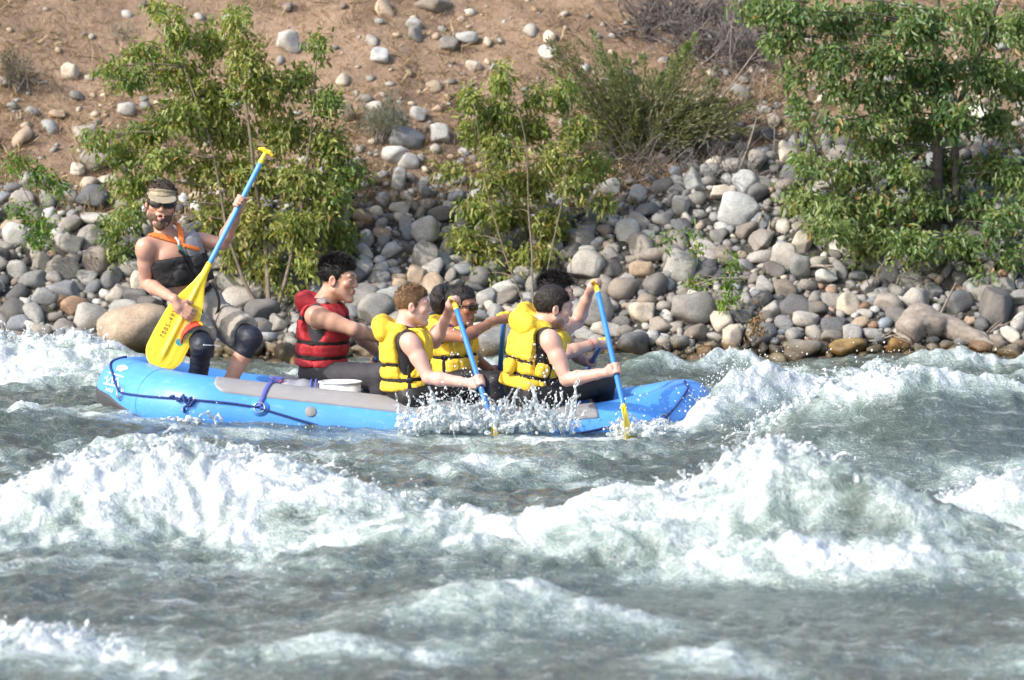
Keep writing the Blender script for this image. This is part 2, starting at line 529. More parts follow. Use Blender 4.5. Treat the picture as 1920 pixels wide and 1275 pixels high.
def water_fields(x, y):
    x = x.astype(np.float32); y = y.astype(np.float32)
    # slow warp so that nothing runs dead straight
    wy = y + 0.16 * fbm2(x * 0.8, y * 0.5, 2, 51)
    wx = x + 0.18 * fbm2(x * 0.7 + 9, y * 0.7, 2, 55)
    z = np.zeros_like(x); foam = np.zeros_like(x); calm = np.zeros_like(x)
    for w in WAVES:
        cx, cy, ch = w['c']
        yc = np.interp(x, cx, cy)
        h = np.interp(x, cx, ch)
        L = cx[-1] - cx[0]
        m = np.clip(0.15 * L, 0.2, 0.6)
        e = sstep(cx[0] - m, cx[0] + m * 0.6, x) * (1 - sstep(cx[-1] - m * 0.6, cx[-1] + m, x))
        s = wy - yc
        sf = np.where(s < 0, s / w['wf'], s / w['wb'])
        prof = np.exp(-np.abs(sf) ** 1.7 * 2.2)
        z = z + np.maximum(h, 0) * e * prof
        fx = [p[0] for p in w['f']]; fa = [p[1] for p in w['f']]
        fo = np.interp(x, fx, fa) * e * np.exp(-((sf - w['fc']) / w['fw']) ** 2)
        foam = np.maximum(foam, fo) + 0.25 * np.minimum(foam, fo)
        if w.get('smooth'):
            calm = np.maximum(calm, e * np.exp(-((sf + 0.45) / 0.5) ** 2) * (1 - np.clip(fo * 1.4, 0, 1)))
    for (u, v, rx, ry, a) in PATCH:
        q = P(u, v, 0)
        d = (CAM_H * FPX) / (v + 54.0)
        qx = (u - 960.0) / FPX * d; qy = d + CAM_Y
        g = a * np.exp(-((wx - qx) / rx) ** 2 - ((wy - qy) / ry) ** 2)
        foam = np.maximum(foam, g) + 0.3 * np.minimum(foam, g)
    # chop
    rd = lambda n: 1 - np.abs(n)
    c1 = fbm2(wx * 0.9, wy * 0.75, 3, 61)
    c2 = rd(pn2(wx * 2.3 + 0.6 * c1, wy * 1.6, 65))
    c3 = rd(pn2(wx * 5.2 + 0.8 * c2, wy * 3.6 + 0.5 * c1, 67))
    c4 = pn2(wx * (11.0), wy * 7.5, 69)
    fg = 1 - sstep(-9.2, -6.6, y)
    k = (1 - 0.75 * calm) * (1 - 0.40 * fg)
    far = 1 - 0.35 * sstep(3.0, 5.5, y)
    z = z + far * k * (0.055 * c1 + 0.055 * (c2 - 0.72) + 0.042 * (c3 - 0.72) + 0.013 * c4)
    # foam breaks into lumps and lace
    f1 = fbm2(wx * 2.2, wy * 1.5, 3, 71); f2 = fbm2(wx * 6 + 0.8 * f1, wy * 4.2, 4, 75, 0.6)
    foam = foam * (0.93 + 0.46 * f1 + 0.42 * f2)
    amb = 0.30 * sstep(0.15, 0.8, f1) + 0.16 * (c2 - 0.7) + 0.10 * (c3 - 0.7)
    foam = np.clip(foam * (1 - 0.80 * sstep(0.42, 0.85, calm) * sstep(1.75, 2.15, x)) + k * 0.80 * amb + 0.10 * k * sstep(0.2, 0.9, f2) , 0, 1.25)
    foam = foam + 0.09 * fg + 0.05  # not foam: pale lift painted in for reflected sky, strongest in the foreground
    lump = np.clip(foam - 0.05, 0, 1.1) ** 1.3
    b1 = np.abs(pn2(wx * 4.2 + f1, wy * 3.4, 81)); b2 = np.abs(pn2(wx * 10 + f2, wy * 8, 83)); b3 = np.abs(pn2(wx * 24, wy * 19, 85)); b4 = pn2(wx * 45, wy * 36, 87)
    z = z + lump * (0.062 * b1 + 0.034 * b2 + 0.016 * b3 + 0.005 * b4 - 0.022)
    # ripples on dark water
    rip = pn2(wx * 16 + 1.5 * c1, wy * 13, 91) * 0.008 + pn2(wx * 34, wy * 26, 93) * 0.0036
    z = z + (1 - np.clip(lump, 0, 1)) * rip * (1 - 0.35 * calm) * (1 - 0.5 * fg)
    # flatter along the raft's flank; the water never stands inside the raft
    tgt = np.interp(x, [-3.0, -2.5, -1.2, 0.0, 0.5, 1.0, 1.5], [0.06, 0.085, 0.015, 0.0, -0.025, 0.01, 0.03])
    near = sstep(-3.0, -2.4, x) * (1 - sstep(0.9, 1.5, x)) * sstep(-1.3, -0.45, y) * (1 - sstep(0.6, 1.2, y))
    z = z * (1 - near) + (tgt + 0.35 * z) * near
    rm = raft_mask(x, y)
    z = z * (1 - rm) - 0.32 * rm
    return z, foam, calm


xs = np.concatenate([np.linspace(-45, -14, 20)[:-1], np.linspace(-14, -4.4, 70)[:-1], np.arange(-4.4, 4.4, 0.0158), np.linspace(4.4, 14, 70)[1:], np.linspace(14, 45, 20)[1:]])
ys = np.concatenate([np.linspace(-60, -31, 10)[:-1], np.linspace(-31, -12.5, 40)[:-1], np.arange(-12.5, -5.0, 0.032), np.arange(-5.0, 6.4, 0.040)])
Xw, Yw = np.meshgrid(xs, ys)
zf, foamf, calmf = water_fields(Xw.ravel(), Yw.ravel())
Vw = np.stack([Xw.ravel(), Yw.ravel(), zf], 1)
nx, ny = len(xs), len(ys)
ii = (np.arange(ny - 1)[:, None] * nx + np.arange(nx - 1)[None, :]).ravel()
me = mesh_np('river', Vw, np.stack([ii, ii + 1, ii + 1 + nx, ii + nx], 1))
vattr(me, 'foam', foamf)
vattr(me, 'calm', calmf)

mat_water, nt, b = new_mat('river_water')
pos = geo_pos(nt)
fa = attr(nt, 'foam').outputs['Fac']
st = mapping(nt, pos, (0.62, 0.85, 1.0))
m1 = noise(nt, 7, 5, 0.66, st, 0.9); m2 = noise(nt, 30, 4, 0.65, st, 0.6); m3 = noise(nt, 120, 2, 0.6, st)
silk = noise(nt, 5, 5, 0.65, mapping(nt, pos, (0.35, 2.4, 1.0)), 0.5)
nsum = math_n(nt, 'ADD', math_n(nt, 'MULTIPLY', m1.outputs['Fac'], 0.48), math_n(nt, 'ADD', math_n(nt, 'MULTIPLY', m2.outputs['Fac'], 0.34), math_n(nt, 'MULTIPLY', m3.outputs['Fac'], 0.18)))
wfac = math_n(nt, 'ADD', fa, math_n(nt, 'MULTIPLY', math_n(nt, 'SUBTRACT', nsum, 0.5), 1.9))
white0 = maprange(nt, wfac, 0.34, 1.22)
# lace: thin bright threads of bubbles on the green water
m4 = noise(nt, 4.6, 4, 0.6, st, 2.2)
thread = maprange(nt, math_n(nt, 'ABSOLUTE', math_n(nt, 'SUBTRACT', m4.outputs['Fac'], 0.5)), 0.0, 0.035, 1.0, 0.0)
lmask = maprange(nt, math_n(nt, 'ADD', fa, math_n(nt, 'MULTIPLY', math_n(nt, 'SUBTRACT', m2.outputs['Fac'], 0.5), 1.2)), 0.02, 0.55)
lace = math_n(nt, 'MULTIPLY', math_n(nt, 'MULTIPLY', thread, lmask), 0.62)
sky_streak = math_n(nt, 'MULTIPLY', maprange(nt, silk.outputs['Fac'], 0.53, 0.76), 0.45)  # drawn-out pale streaks, sky highlights painted into the water colour
white = math_n(nt, 'MAXIMUM', math_n(nt, 'MAXIMUM', white0, lace), sky_streak)
milky = maprange(nt, fa, 0.05, 0.75)
deep = ramp(nt, m1.outputs['Fac'], [(0.3, (0.046, 0.062, 0.051)), (0.7, (0.086, 0.105, 0.090))])
wat = mixc(nt, milky, deep.outputs['Color'], (0.25, 0.325, 0.29))
foamc = ramp(nt, nsum, [(0.36, (0.40, 0.45, 0.45)), (0.50, (0.54, 0.575, 0.585)), (0.63, (0.68, 0.70, 0.715))])
colr = mixc(nt, white, wat, foamc.outputs['Color'])
nt.links.new(colr, b.inputs['Base Color'])
rgh = maprange(nt, white, 0.0, 1.0, 0.12, 0.7)
nt.links.new(rgh, b.inputs['Roughness'])
setp(b, ior=1.333, spec=0.5)
nt.links.new(math_n(nt, 'MULTIPLY', white, 0.45), b.inputs['Subsurface Weight'])
b.inputs['Subsurface Radius'].default_value = (0.05, 0.055, 0.055)
b.inputs['Subsurface Scale'].default_value = 0.7
rp = mapping(nt, pos, (1.0, 0.75, 1.0))
r1 = noise(nt, 22, 3, 0.6, rp, 0.8); r2 = noise(nt, 64, 3, 0.55, rp, 0.4)
hh = math_n(nt, 'ADD', math_n(nt, 'MULTIPLY', r1.outputs['Fac'], 1.0), math_n(nt, 'MULTIPLY', r2.outputs['Fac'], 0.5))
hh = math_n(nt, 'ADD', hh, math_n(nt, 'MULTIPLY', white, math_n(nt, 'MULTIPLY', nsum, 0.7)))
bump(nt, hh, 0.95, 0.02, b)
me.materials.append(mat_water)
river = add_obj('river', me)
tag(river, kind='structure')

# ================================================================ stones
def stone_shape(seed, sub, amp=0.16, flat=0.0):
    bm = bmesh.new()
    bmesh.ops.create_icosphere(bm, subdivisions=sub, radius=1.0)
    v = np.array([p.co[:] for p in bm.verts], np.float32)
    f = np.array([[q.index for q in p.verts] for p in bm.faces], np.int32)
    bm.free()
    r = np.random.default_rng(seed)
    # superellipsoid: between an egg and a rounded block, then planes knocked off, then waviness
    e = r.uniform(2.1, 3.0)
    nrm = (np.abs(v) ** e).sum(1) ** (1 / e)
    v = v / nrm[:, None]
    for _ in range(r.integers(3, 7)):
        n = r.normal(size=3); n /= np.linalg.norm(n)
        d = r.uniform(0.58, 0.90)
        k = np.clip(v @ n - d, 0, None)
        v = v - k[:, None] * n[None, :] * 0.95
    v = v * (1 + amp * pn3(v * 1.1, seed)[:, None] + amp * 0.35 * pn3(v * 2.7, seed + 5)[:, None])
    v /= np.abs(v).max(0)
    return v.astype(np.float32), f


STONE_HI = [stone_shape(100 + i, 3) for i in range(12)]
STONE_LO = [stone_shape(200 + i, 2) for i in range(8)]
STONE_XS = [stone_shape(300 + i, 1) for i in range(6)]


def stone_nodes(name, color_src):
    m, nt, b = new_mat(name)
    pos = geo_pos(nt)
    if color_src == 'obj':
        oi = nnode(nt, 'ShaderNodeObjectInfo'); base = oi.outputs['Color']
    else:
        base = attr(nt, 'tint').outputs['Color']
    n1 = noise(nt, 7, 5, 0.65, pos); n2 = noise(nt, 60, 4, 0.7, pos); n3 = noise(nt, 170, 2, 0.6, pos)
    f1 = maprange(nt, n1.outputs['Fac'], 0.32, 0.68, 0.80, 1.18)
    f2 = maprange(nt, n2.outputs['Fac'], 0.3, 0.7, 0.80, 1.18)
    k = math_n(nt, 'MULTIPLY', f1, f2)
    cc = nnode(nt, 'ShaderNodeCombineColor')
    for i in range(3): nt.links.new(k, cc.inputs[i])
    c = mixc(nt, 1.0, base, cc.outputs[0], 'MULTIPLY')
    sp = ramp(nt, n3.outputs['Fac'], [(0.62, (0, 0, 0)), (0.72, (1, 1, 1))])
    c = mixc(nt, math_n(nt, 'MULTIPLY', sp.outputs['Color'], 0.25), c, (0.5, 0.48, 0.44))
    st = ramp(nt, n1.outputs['Fac'], [(0.60, (0, 0, 0)), (0.74, (1, 1, 1))])
    c = mixc(nt, math_n(nt, 'MULTIPLY', st.outputs['Color'], 0.35), c, (0.27, 0.19, 0.11))
    nd = noise(nt, 3.1, 5, 0.7, pos); dust = ramp(nt, nd.outputs['Fac'], [(0.42, (0, 0, 0)), (0.62, (1, 1, 1))])
    c = mixc(nt, math_n(nt, 'MULTIPLY', dust.outputs['Color'], 0.20), c, (0.29, 0.255, 0.21))
    sep = nnode(nt, 'ShaderNodeSeparateXYZ'); nt.links.new(pos, sep.inputs[0])
    zz = math_n(nt, 'ADD', sep.outputs['Z'], math_n(nt, 'MULTIPLY', math_n(nt, 'SUBTRACT', n1.outputs['Fac'], 0.5), 0.12))
    wet = maprange(nt, zz, 0.05, 0.17)
    wc = mixc(nt, 1.0, c, (0.36, 0.29, 0.18), 'MULTIPLY')
    c = mixc(nt, wet, wc, c)
    nt.links.new(c, b.inputs['Base Color'])
    nt.links.new(maprange(nt, wet, 0, 1, 0.28, 0.85), b.inputs['Roughness'])
    setp(b, spec=0.3)
    h = math_n(nt, 'ADD', math_n(nt, 'MULTIPLY', n2.outputs['Fac'], 0.7), math_n(nt, 'MULTIPLY', n3.outputs['Fac'], 0.3))
    bump(nt, h, 0.5, 0.015, b)
    return m


mat_stone = stone_nodes('river_stone', 'obj')
mat_stone_v = stone_nodes('river_stone_small', 'attr')

SCOL = dict(W=(0.44, 0.43, 0.40), P=(0.315, 0.305, 0.28), G=(0.22, 0.21, 0.19), D=(0.115, 0.115, 0.115), T=(0.36, 0.28, 0.20), C=(0.46, 0.40, 0.315),
            B=(0.205, 0.215, 0.225), R=(0.27, 0.175, 0.115), N=(0.215, 0.185, 0.155), Y=(0.30, 0.19, 0.06))

BOULDERS = [  # u, v, width px, height px, colour, label
    (133, 133, 38, 30, 'C', 'cream rounded boulder on the dry slope above the flat tan stone'),
    (110, 215, 38, 17, 'T', 'flat tan stone lying on the dry slope below the cream boulder'),
    (237, 205, 36, 26, 'P', 'pale grey stone on the dry slope beside the tall bush, upper left'),
    (712, 104, 36, 30, 'W', 'round white stone alone on the dry slope between the two bushes'),
    (540, 80, 48, 42, 'W', 'large white rock on the slope behind the top of the tall bush'),
    (1028, 97, 38, 24, 'W', 'blocky white stone on the slope just under a cream one'),
    (1033, 68, 28, 24, 'C', 'small cream stone on the slope just above a blocky white one'),
    (648, 213, 36, 46, 'T', 'upright orange tan block beside the silver sagebrush'),
    (762, 258, 74, 38, 'B', 'bluish grey speckled slab below the sagebrush'),
    (822, 253, 46, 42, 'W', 'plump white boulder right of the bluish speckled slab'),
    (742, 290, 54, 32, 'W', 'oval white stone directly under the bluish speckled slab'),
    (766, 303, 40, 28, 'W', 'second white stone leaning on the oval white one'),
    (749, 338, 30, 48, 'P', 'tall narrow pale stone below the white stones on the slope'),
    (786, 215, 38, 28, 'P', 'pale stone with a notch on the slope above the plump white boulder'),
    (876, 70, 44, 22, 'P', 'flat grey stone at the right end of a slanting row high on the slope'),
    (841, 82, 38, 28, 'G', 'grey stone left of the flat one in the slanting row high on the slope'),
    (778, 66, 30, 30, 'G', 'roundish grey stone high on the slope under another grey one'),
    (778, 45, 34, 22, 'P', 'grey stone high on the slope above the roundish grey one'),
    (812, 4, 70, 34, 'N', 'dark brown rock at the upper edge of the dry slope'),
    (182, 297, 66, 50, 'G', 'large grey boulder with a dark hollow beside it above the visor'),
    (145, 317, 26, 24, 'C', 'small cream stone tucked under the large hollowed grey boulder'),
    (172, 370, 66, 42, 'D', 'dark angular boulder left of the head of the standing guide'),
    (195, 412, 96, 24, 'W', 'long pale flat slab under the dark angular boulder'),
    (40, 373, 50, 28, 'P', 'pale stone behind the sapling at the left edge'),
    (32, 440, 56, 44, 'W', 'whitish angular boulder below the sapling at the left edge'),
    (133, 456, 62, 36, 'P', 'broad pale grey boulder in the middle of the left stone bank'),
    (182, 487, 58, 54, 'N', 'big brownish grey boulder left of the shoulder of the guide'),
    (117, 505, 66, 42, 'G', 'smooth grey egg shaped boulder on the left stone bank'),
    (64, 527, 60, 32, 'G', 'dark topped grey stone beside the smooth egg shaped boulder'),
    (33, 505, 42, 34, 'P', 'pale round stone near the left edge of the stone bank'),
    (223, 550, 48, 36, 'P', 'squarish pale stone left of the forearm of the guide'),
    (140, 574, 58, 36, 'R', 'rusty orange brown stone in the left stone bank'),
    (172, 594, 66, 48, 'P', 'large grey boulder below the rusty stone'),
    (228, 580, 66, 34, 'P', 'flat pale boulder resting on the wide tan rock'),
    (256, 616, 150, 88, 'T', 'wide tan bedrock boulder at the waterline behind the paddle blade'),
    (33, 608, 50, 28, 'B', 'bluish stone low on the bank at the left edge'),
    (80, 624, 48, 32, 'G', 'grey stone just above the white water at the left'),
    (264, 535, 42, 52, 'C', 'cream stone between the arm and the body of the guide'),
    (797, 432, 56, 52, 'P', 'round pale boulder stacked on another one left of the middle bush'),
    (797, 482, 52, 56, 'G', 'upright grey boulder under the round pale one'),
    (748, 392, 44, 24, 'C', 'flat cream oval stone left of the round pale boulder'),
    (828, 401, 54, 26, 'D', 'dark bluish flat stone above the round pale boulder'),
    (868, 408, 44, 38, 'P', 'pale stone at the left edge of the middle bush'),
    (705, 578, 76, 56, 'G', 'large dark grey boulder between the red vest paddler and the fair haired one'),
    (930, 642, 96, 46, 'G', 'long grey boulder at the waterline behind the blue paddle of the woman'),
    (1097, 498, 76, 56, 'P', 'broad beige grey boulder above the raised hand of the front paddler'),
    (1170, 543, 66, 44, 'N', 'brown grey boulder right of the raised paddle grip'),
    (1275, 500, 62, 58, 'P', 'tall pale boulder with a rust stain low on the right bank'),
    (1205, 503, 54, 28, 'T', 'tan flat stone under the weathered driftwood log'),
    (1207, 586, 58, 40, 'C', 'large cream oval stone in the middle of the right bank'),
    (1113, 583, 78, 64, 'G', 'huge grey boulder behind the raised paddle shaft'),
    (1137, 618, 64, 26, 'W', 'flat whitish stone right of the paddle shaft'),
    (1187, 648, 68, 46, 'D', 'dark wet boulder at the waterline right of the paddle'),
    (1178, 432, 50, 42, 'W', 'bright white round boulder right of the middle bush'),
    (1275, 384, 42, 38, 'P', 'pale round stone above the driftwood log'),
    (1397, 342, 50, 48, 'W', 'round white boulder standing on the big pale one'),
    (1384, 394, 78, 62, 'W', 'biggest pale boulder at the foot of the leaning tree'),
    (1352, 362, 60, 28, 'C', 'long cream stone left of the round white boulder'),
    (1410, 248, 32, 28, 'C', 'small cream stone high on the right slope under bare twigs'),
    (1470, 481, 52, 48, 'P', 'pale angular boulder right of the tangled roots'),
    (1500, 498, 48, 44, 'G', 'grey pointed boulder leaning on the pale angular one'),
    (1552, 517, 50, 28, 'W', 'flat whitish stone under the hanging leaves of the right tree'),
    (1300, 578, 86, 58, 'G', 'large flat topped grey boulder beside the two little plants'),
    (1590, 573, 46, 46, 'C', 'rough cream boulder beneath the hanging leaves'),
    (1720, 568, 60, 52, 'P', 'big pale boulder above the old tree stump'),
    (1668, 570, 60, 40, 'G', 'grey boulder left of the big pale one above the stump'),
    (1867, 572, 72, 78, 'D', 'very large dark grey boulder near the right edge'),
    (1800, 568, 58, 46, 'D', 'dark boulder between the stick and the very large dark one'),
    (1510, 598, 54, 28, 'P', 'flat pale stone low on the bank below the pale angular boulder'),
    (1595, 628, 48, 36, 'P', 'pale stone just above the ochre wet rock'),
    (1590, 650, 76, 30, 'Y', 'ochre wet rock at the waterline right of the raft'),
    (1682, 648, 46, 26, 'Y', 'small olive wet rock left of the old stump'),
    (1325, 660, 40, 26, 'Y', 'mossy yellow rock in the white water right of the raft'),
    (1393, 592, 54, 28, 'D', 'dark flat stone between the two little plants'),
]


def frame_from(n, ang, tilt, tilt_dir):
    """Rotation whose z axis follows n, turned by ang and tipped by tilt."""
    q = Vector((0, 0, 1)).rotation_difference(n)
    return (Quaternion((math.cos(tilt_dir), math.sin(tilt_dir), 0), tilt) @ q @ Quaternion((0, 0, 1), ang)).to_matrix()


STONE_MESH = []
for i, (v, f) in enumerate(STONE_HI):
    STONE_MESH.append(mesh_np('stone_%d' % i, v, f, mat_stone))
PLACED = []          # x, y, r


def tint(rng, c, s=0.10):
    k = 1 + rng.normal() * s
    w = rng.normal() * 0.03
    return (max(0.02, c[0] * k * (1 + w)), max(0.02, c[1] * k), max(0.02, c[2] * k * (1 - w)))


rng = np.random.default_rng(77)
for i, (u, v, w, h, c, lab) in enumerate(BOULDERS):
    q = bank_at(u, v + h * 0.28)
    d = q.y - CAM_Y
    a = 0.5 * w / FPX * d
    cz = 0.5 * h / FPX * d * 1.18
    me_i = STONE_MESH[(i * 5) % len(STONE_MESH)]
    o = bpy.data.objects.new('boulder', me_i)
    COL.objects.link(o)
    o.location = (q.x, q.y, q.z + cz * 0.42)
    o.scale = (a, a * float(rng.uniform(0.75, 0.95)), cz)
    o.rotation_euler = (float(rng.uniform(-0.15, 0.35)), float(rng.uniform(-0.22, 0.22)), float(rng.uniform(-0.35, 0.35)))
    t3 = tint(rng, SCOL[c], 0.05)
    o.color = (*t3, 1)
    tag(o, lab, 'boulder', 'boulders and stones picked out on the river bank')
    PLACED.append((q.x, q.y, max(a, 0.8 * cz)))

# ---- the rest of the stones: packed from large to small
CELL = 0.25
grid = {}


def g_add(x, y, r):
    grid.setdefault((int(math.floor(x / CELL)), int(math.floor(y / CELL))), []).append((x, y, r))


def g_free(x, y, r, f):
    cx, cy = int(math.floor(x / CELL)), int(math.floor(y / CELL))
    for i in range(cx - 2, cx + 3):
        for j in range(cy - 2, cy + 3):
            for (px, py, pr) in grid.get((i, j), ()):
                if (px - x) ** 2 + ((py - y) * 1.15) ** 2 < (f * (pr + r)) ** 2:
                    return False
    return True


for (x, y, r) in PLACED: g_add(x, y, r)
PAL = ['P'] * 9 + ['G'] * 15 + ['W'] * 2 + ['D'] * 6 + ['N'] * 3 + ['B'] * 3 + ['C'] * 1 + ['T'] * 1 + ['R'] * 1 + ['D'] * 2
stones = []


def top_t(x):
    return float(np.interp(x, XK, ZK)) / 0.53


pr = np.random.default_rng(5)
for (rlo, rhi, n, f, xr) in ((0.115, 0.15, 190, 0.80, 7.5), (0.08, 0.115, 1700, 0.72, 7.5), (0.052, 0.08, 6500, 0.70, 7.0), (0.030, 0.052, 15000, 0.72, 5.8), (0.014, 0.030, 16000, 0.78, 5.0)):
    for _ in range(n):
        x = pr.uniform(-xr, xr)
        tt = top_t(x)
        t = pr.uniform(-0.35, tt + 0.25)
        if t > tt - 0.5 and pr.random() < (t - tt + 0.5) / 0.75: continue
        if rlo > 0.1 and t > tt * 0.75: continue
        y = float(shore_y(x)) + t
        r = pr.uniform(rlo, rhi)
        if not g_free(x, y, r, f): continue
        g_add(x, y, r); stones.append((x, y, r, PAL[pr.integers(len(PAL))]))
    # thin scatter on the dry slope above
    for _ in range(int(n * (0.04 if rlo > 0.05 else 0.075))):
        x = pr.uniform(-xr, xr)
        tt = top_t(x)
        t = tt + pr.exponential(0.75)
        if rlo > 0.08 or t > tt + 4.5: continue
        if x < -1.2 and pr.random() < 0.35: continue
        y = float(shore_y(x)) + t
        r = pr.uniform(rlo, rhi)
        if not g_free(x, y, r, 1.0): continue
        g_add(x, y, r); stones.append((x, y, r, ['P', 'C', 'P', 'T', 'G', 'N', 'T'][pr.integers(7)]))


def in_view(x, y, z):
    d = y - CAM_Y
    return abs(x / d * FPX) < 985 and (CAM_H - z) / d * FPX - 54 > -20


single = []; rest = []
stones.sort(key=lambda s: -s[2] / (s[1] - CAM_Y))
for s in stones:
    z = float(bank_z(s[0], s[1]))
    if len(single) < 300 and in_view(s[0], s[1], z): single.append((*s, z))
    else: rest.append((*s, z))
for k, (x, y, r, c, z) in enumerate(single):
    nrm = bank_normal(x, y)
    M = frame_from(nrm, pr.uniform(0, 6.28), pr.normal() * 0.30, pr.uniform(0, 6.28))
    asp = pr.uniform(0.62, 0.95); th = pr.uniform(0.50, 0.82)
    o = bpy.data.objects.new('river_stone', STONE_MESH[pr.integers(len(STONE_MESH))])
    o.parent = riverbank
    COL.objects.link(o)
    o.matrix_local = Matrix.Translation((x, y, z + r * th * 0.35)) @ M.to_4x4() @ Matrix.Diagonal((r * 1.12, r * asp, r * th, 1))
    o.color = (*tint(pr, SCOL[c], 0.14), 1)

VV, FF, TT = [], [], []
nv = 0
for (x, y, r, c, z) in rest:
    nrm = bank_normal(x, y)
    M = np.array(frame_from(nrm, pr.uniform(0, 6.28), pr.normal() * 0.30, pr.uniform(0, 6.28)), np.float32)
    asp = pr.uniform(0.6, 0.95); th = pr.uniform(0.45, 0.82)
    src = STONE_LO if r > 0.055 else STONE_XS
    v, f = src[pr.integers(len(src))]
    vv = (v * np.array([r * 1.12, r * asp, r * th], np.float32)) @ M.T + np.array([x, y, z + r * th * 0.35], np.float32)
    VV.append(vv); FF.append(f + nv); nv += len(v)
    TT.append(np.tile(np.array(tint(pr, SCOL[c], 0.14), np.float32), (len(v), 1)))
me = mesh_np('cobbles', np.concatenate(VV), np.concatenate(FF), mat_stone_v)
vattr(me, 'tint', np.concatenate(TT))
o = add_obj('cobbles', me, riverbank)
tag(o, kind='stuff')
print('stones', len(single), len(rest), nv)

# ================================================================ plants
def tube_np(pts, rad, sides=5, cap=True):
    """Tapered tube along pts (n,3) with radii (n,)."""
    pts = np.asarray(pts, np.float32); n = len(pts)
    rad = np.broadcast_to(np.asarray(rad, np.float32), (n,))
    tng = np.gradient(pts, axis=0)
    tng /= np.linalg.norm(tng, axis=1, keepdims=True) + 1e-9
    ref = np.array([0.31, 0.9, 0.2], np.float32)
    if abs(tng[0] @ ref) / np.linalg.norm(ref) > 0.9: ref = np.array([1, 0, 0.2], np.float32)
    u = np.cross(tng[0], ref); u /= np.linalg.norm(u)
    U = np.zeros_like(pts)
    for i in range(n):
        u = u - tng[i] * (u @ tng[i]); u /= np.linalg.norm(u) + 1e-9
        U[i] = u
    W = np.cross(tng, U)
    a = np.arange(sides) / sides * 2 * np.pi
    ring = pts[:, None, :] + rad[:, None, None] * (np.cos(a)[None, :, None] * U[:, None, :] + np.sin(a)[None, :, None] * W[:, None, :])
    V = ring.reshape(-1, 3)
    i = np.arange(n - 1)[:, None] * sides; j = np.arange(sides)[None, :]; j2 = (j + 1) % sides
    Fq = np.stack([(i + j), (i + j2), (i + sides + j2), (i + sides + j)], -1).reshape(-1, 4)
    if cap:
        c0 = len(V); V = np.concatenate([V, pts[:1], pts[-1:]])
        jj = np.arange(sides)
        f0 = np.stack([(jj + 1) % sides, jj, np.full(sides, c0), np.full(sides, c0)], 1)
        b0 = (n - 1) * sides
        f1 = np.stack([b0 + jj, b0 + (jj + 1) % sides, np.full(sides, c0 + 1), np.full(sides, c0 + 1)], 1)
        return V, Fq, np.concatenate([f0[:, :3], f1[:, :3]])
    return V, Fq, np.zeros((0, 3), np.int32)


class Soup:
    def __init__(s): s.V = []; s.Q = []; s.T = []; s.A = []; s.n = 0
    def add(s, V, Q=None, T=None, A=None):
        V = np.asarray(V, np.float32)
        s.V.append(V)
        if Q is not None and len(Q): s.Q.append(np.asarray(Q) + s.n)
        if T is not None and len(T): s.T.append(np.asarray(T) + s.n)
        if A is not None: s.A.append(np.broadcast_to(np.asarray(A, np.float32), (len(V), 3)))
        s.n += len(V)
    def tube(s, pts, rad, sides=5, A=None): s.add(*tube_np(pts, rad, sides), A=A)
    def mesh(s, name, mat, smooth=True):
        fl = []
        if s.Q: fl.append(np.concatenate(s.Q))
        if s.T: fl.append(np.concatenate(s.T))
        me = mesh_np(name, np.concatenate(s.V), fl, mat, smooth)
        if s.A: vattr(me, 'tint', np.concatenate(s.A))
        return me


def leaf_mat(name, rough=0.42, transl=0.46):
    m, nt, b = new_mat(name)
    c = attr(nt, 'tint').outputs['Color']
    nt.links.new(c, b.inputs['Base Color'])
    setp(b, rough=rough * 0.85, spec=0.5)
    tr = nnode(nt, 'ShaderNodeBsdfTranslucent')
    nt.links.new(mixc(nt, 1.0, c, (1.25, 1.35, 0.55), 'MULTIPLY'), tr.inputs['Color'])
    mx = nnode(nt, 'ShaderNodeMixShader')
    mx.inputs[0].default_value = transl
    nt.links.new(b.outputs[0], mx.inputs[1]); nt.links.new(tr.outputs[0], mx.inputs[2])
    nt.links.new(mx.outputs[0], nt.nodes['Material Output'].inputs['Surface'])
    return m


mat_leaf = leaf_mat('leaf')
mat_bark = plain_mat('bark', (0.15, 0.12, 0.09), 0.9, 0.35, 30, 0.5, 90)
mat_bark_dark = plain_mat('bark_dark', (0.085, 0.072, 0.06), 0.9, 0.35, 30, 0.5, 90)
mat_drift = plain_mat('driftwood', (0.25, 0.215, 0.18), 0.9, 0.35, 25, 0.6, 110)
mat_dry_twig = plain_mat('dry_twig', (0.175, 0.155, 0.148), 0.95, 0.3, 20)
mat_straw = leaf_mat('straw', 0.8, 0.2)


def leaves_np(P0, D, N, L, Wd):
    """Folded leaves: base point, direction, normal, length, width arrays -> verts, quads."""
    D = D / (np.linalg.norm(D, axis=1, keepdims=True) + 1e-9)
    S = np.cross(D, N); S /= np.linalg.norm(S, axis=1, keepdims=True) + 1e-9
    N2 = np.cross(S, D)
    L = L[:, None]; Wd = Wd[:, None]
    fold = 0.28
    b0 = P0
    l1 = P0 + D * L * 0.30 + S * Wd * 0.5 + N2 * Wd * fold
    l2 = P0 + D * L * 0.68 + S * Wd * 0.36 + N2 * (Wd * fold * 0.7 - L * 0.05)
    tp = P0 + D * L - N2 * L * 0.16
    r2 = P0 + D * L * 0.68 - S * Wd * 0.36 + N2 * (Wd * fold * 0.7 - L * 0.05)
    r1 = P0 + D * L * 0.30 - S * Wd * 0.5 + N2 * Wd * fold
    V = np.stack([b0, l1, l2, tp, r2, r1], 1).reshape(-1, 3)
    k = np.arange(len(P0))[:, None] * 6
    Q = np.concatenate([k + np.array([[0, 1, 2, 3]]), k + np.array([[0, 3, 4, 5]])], 1).reshape(-1, 4)
    return V, Q


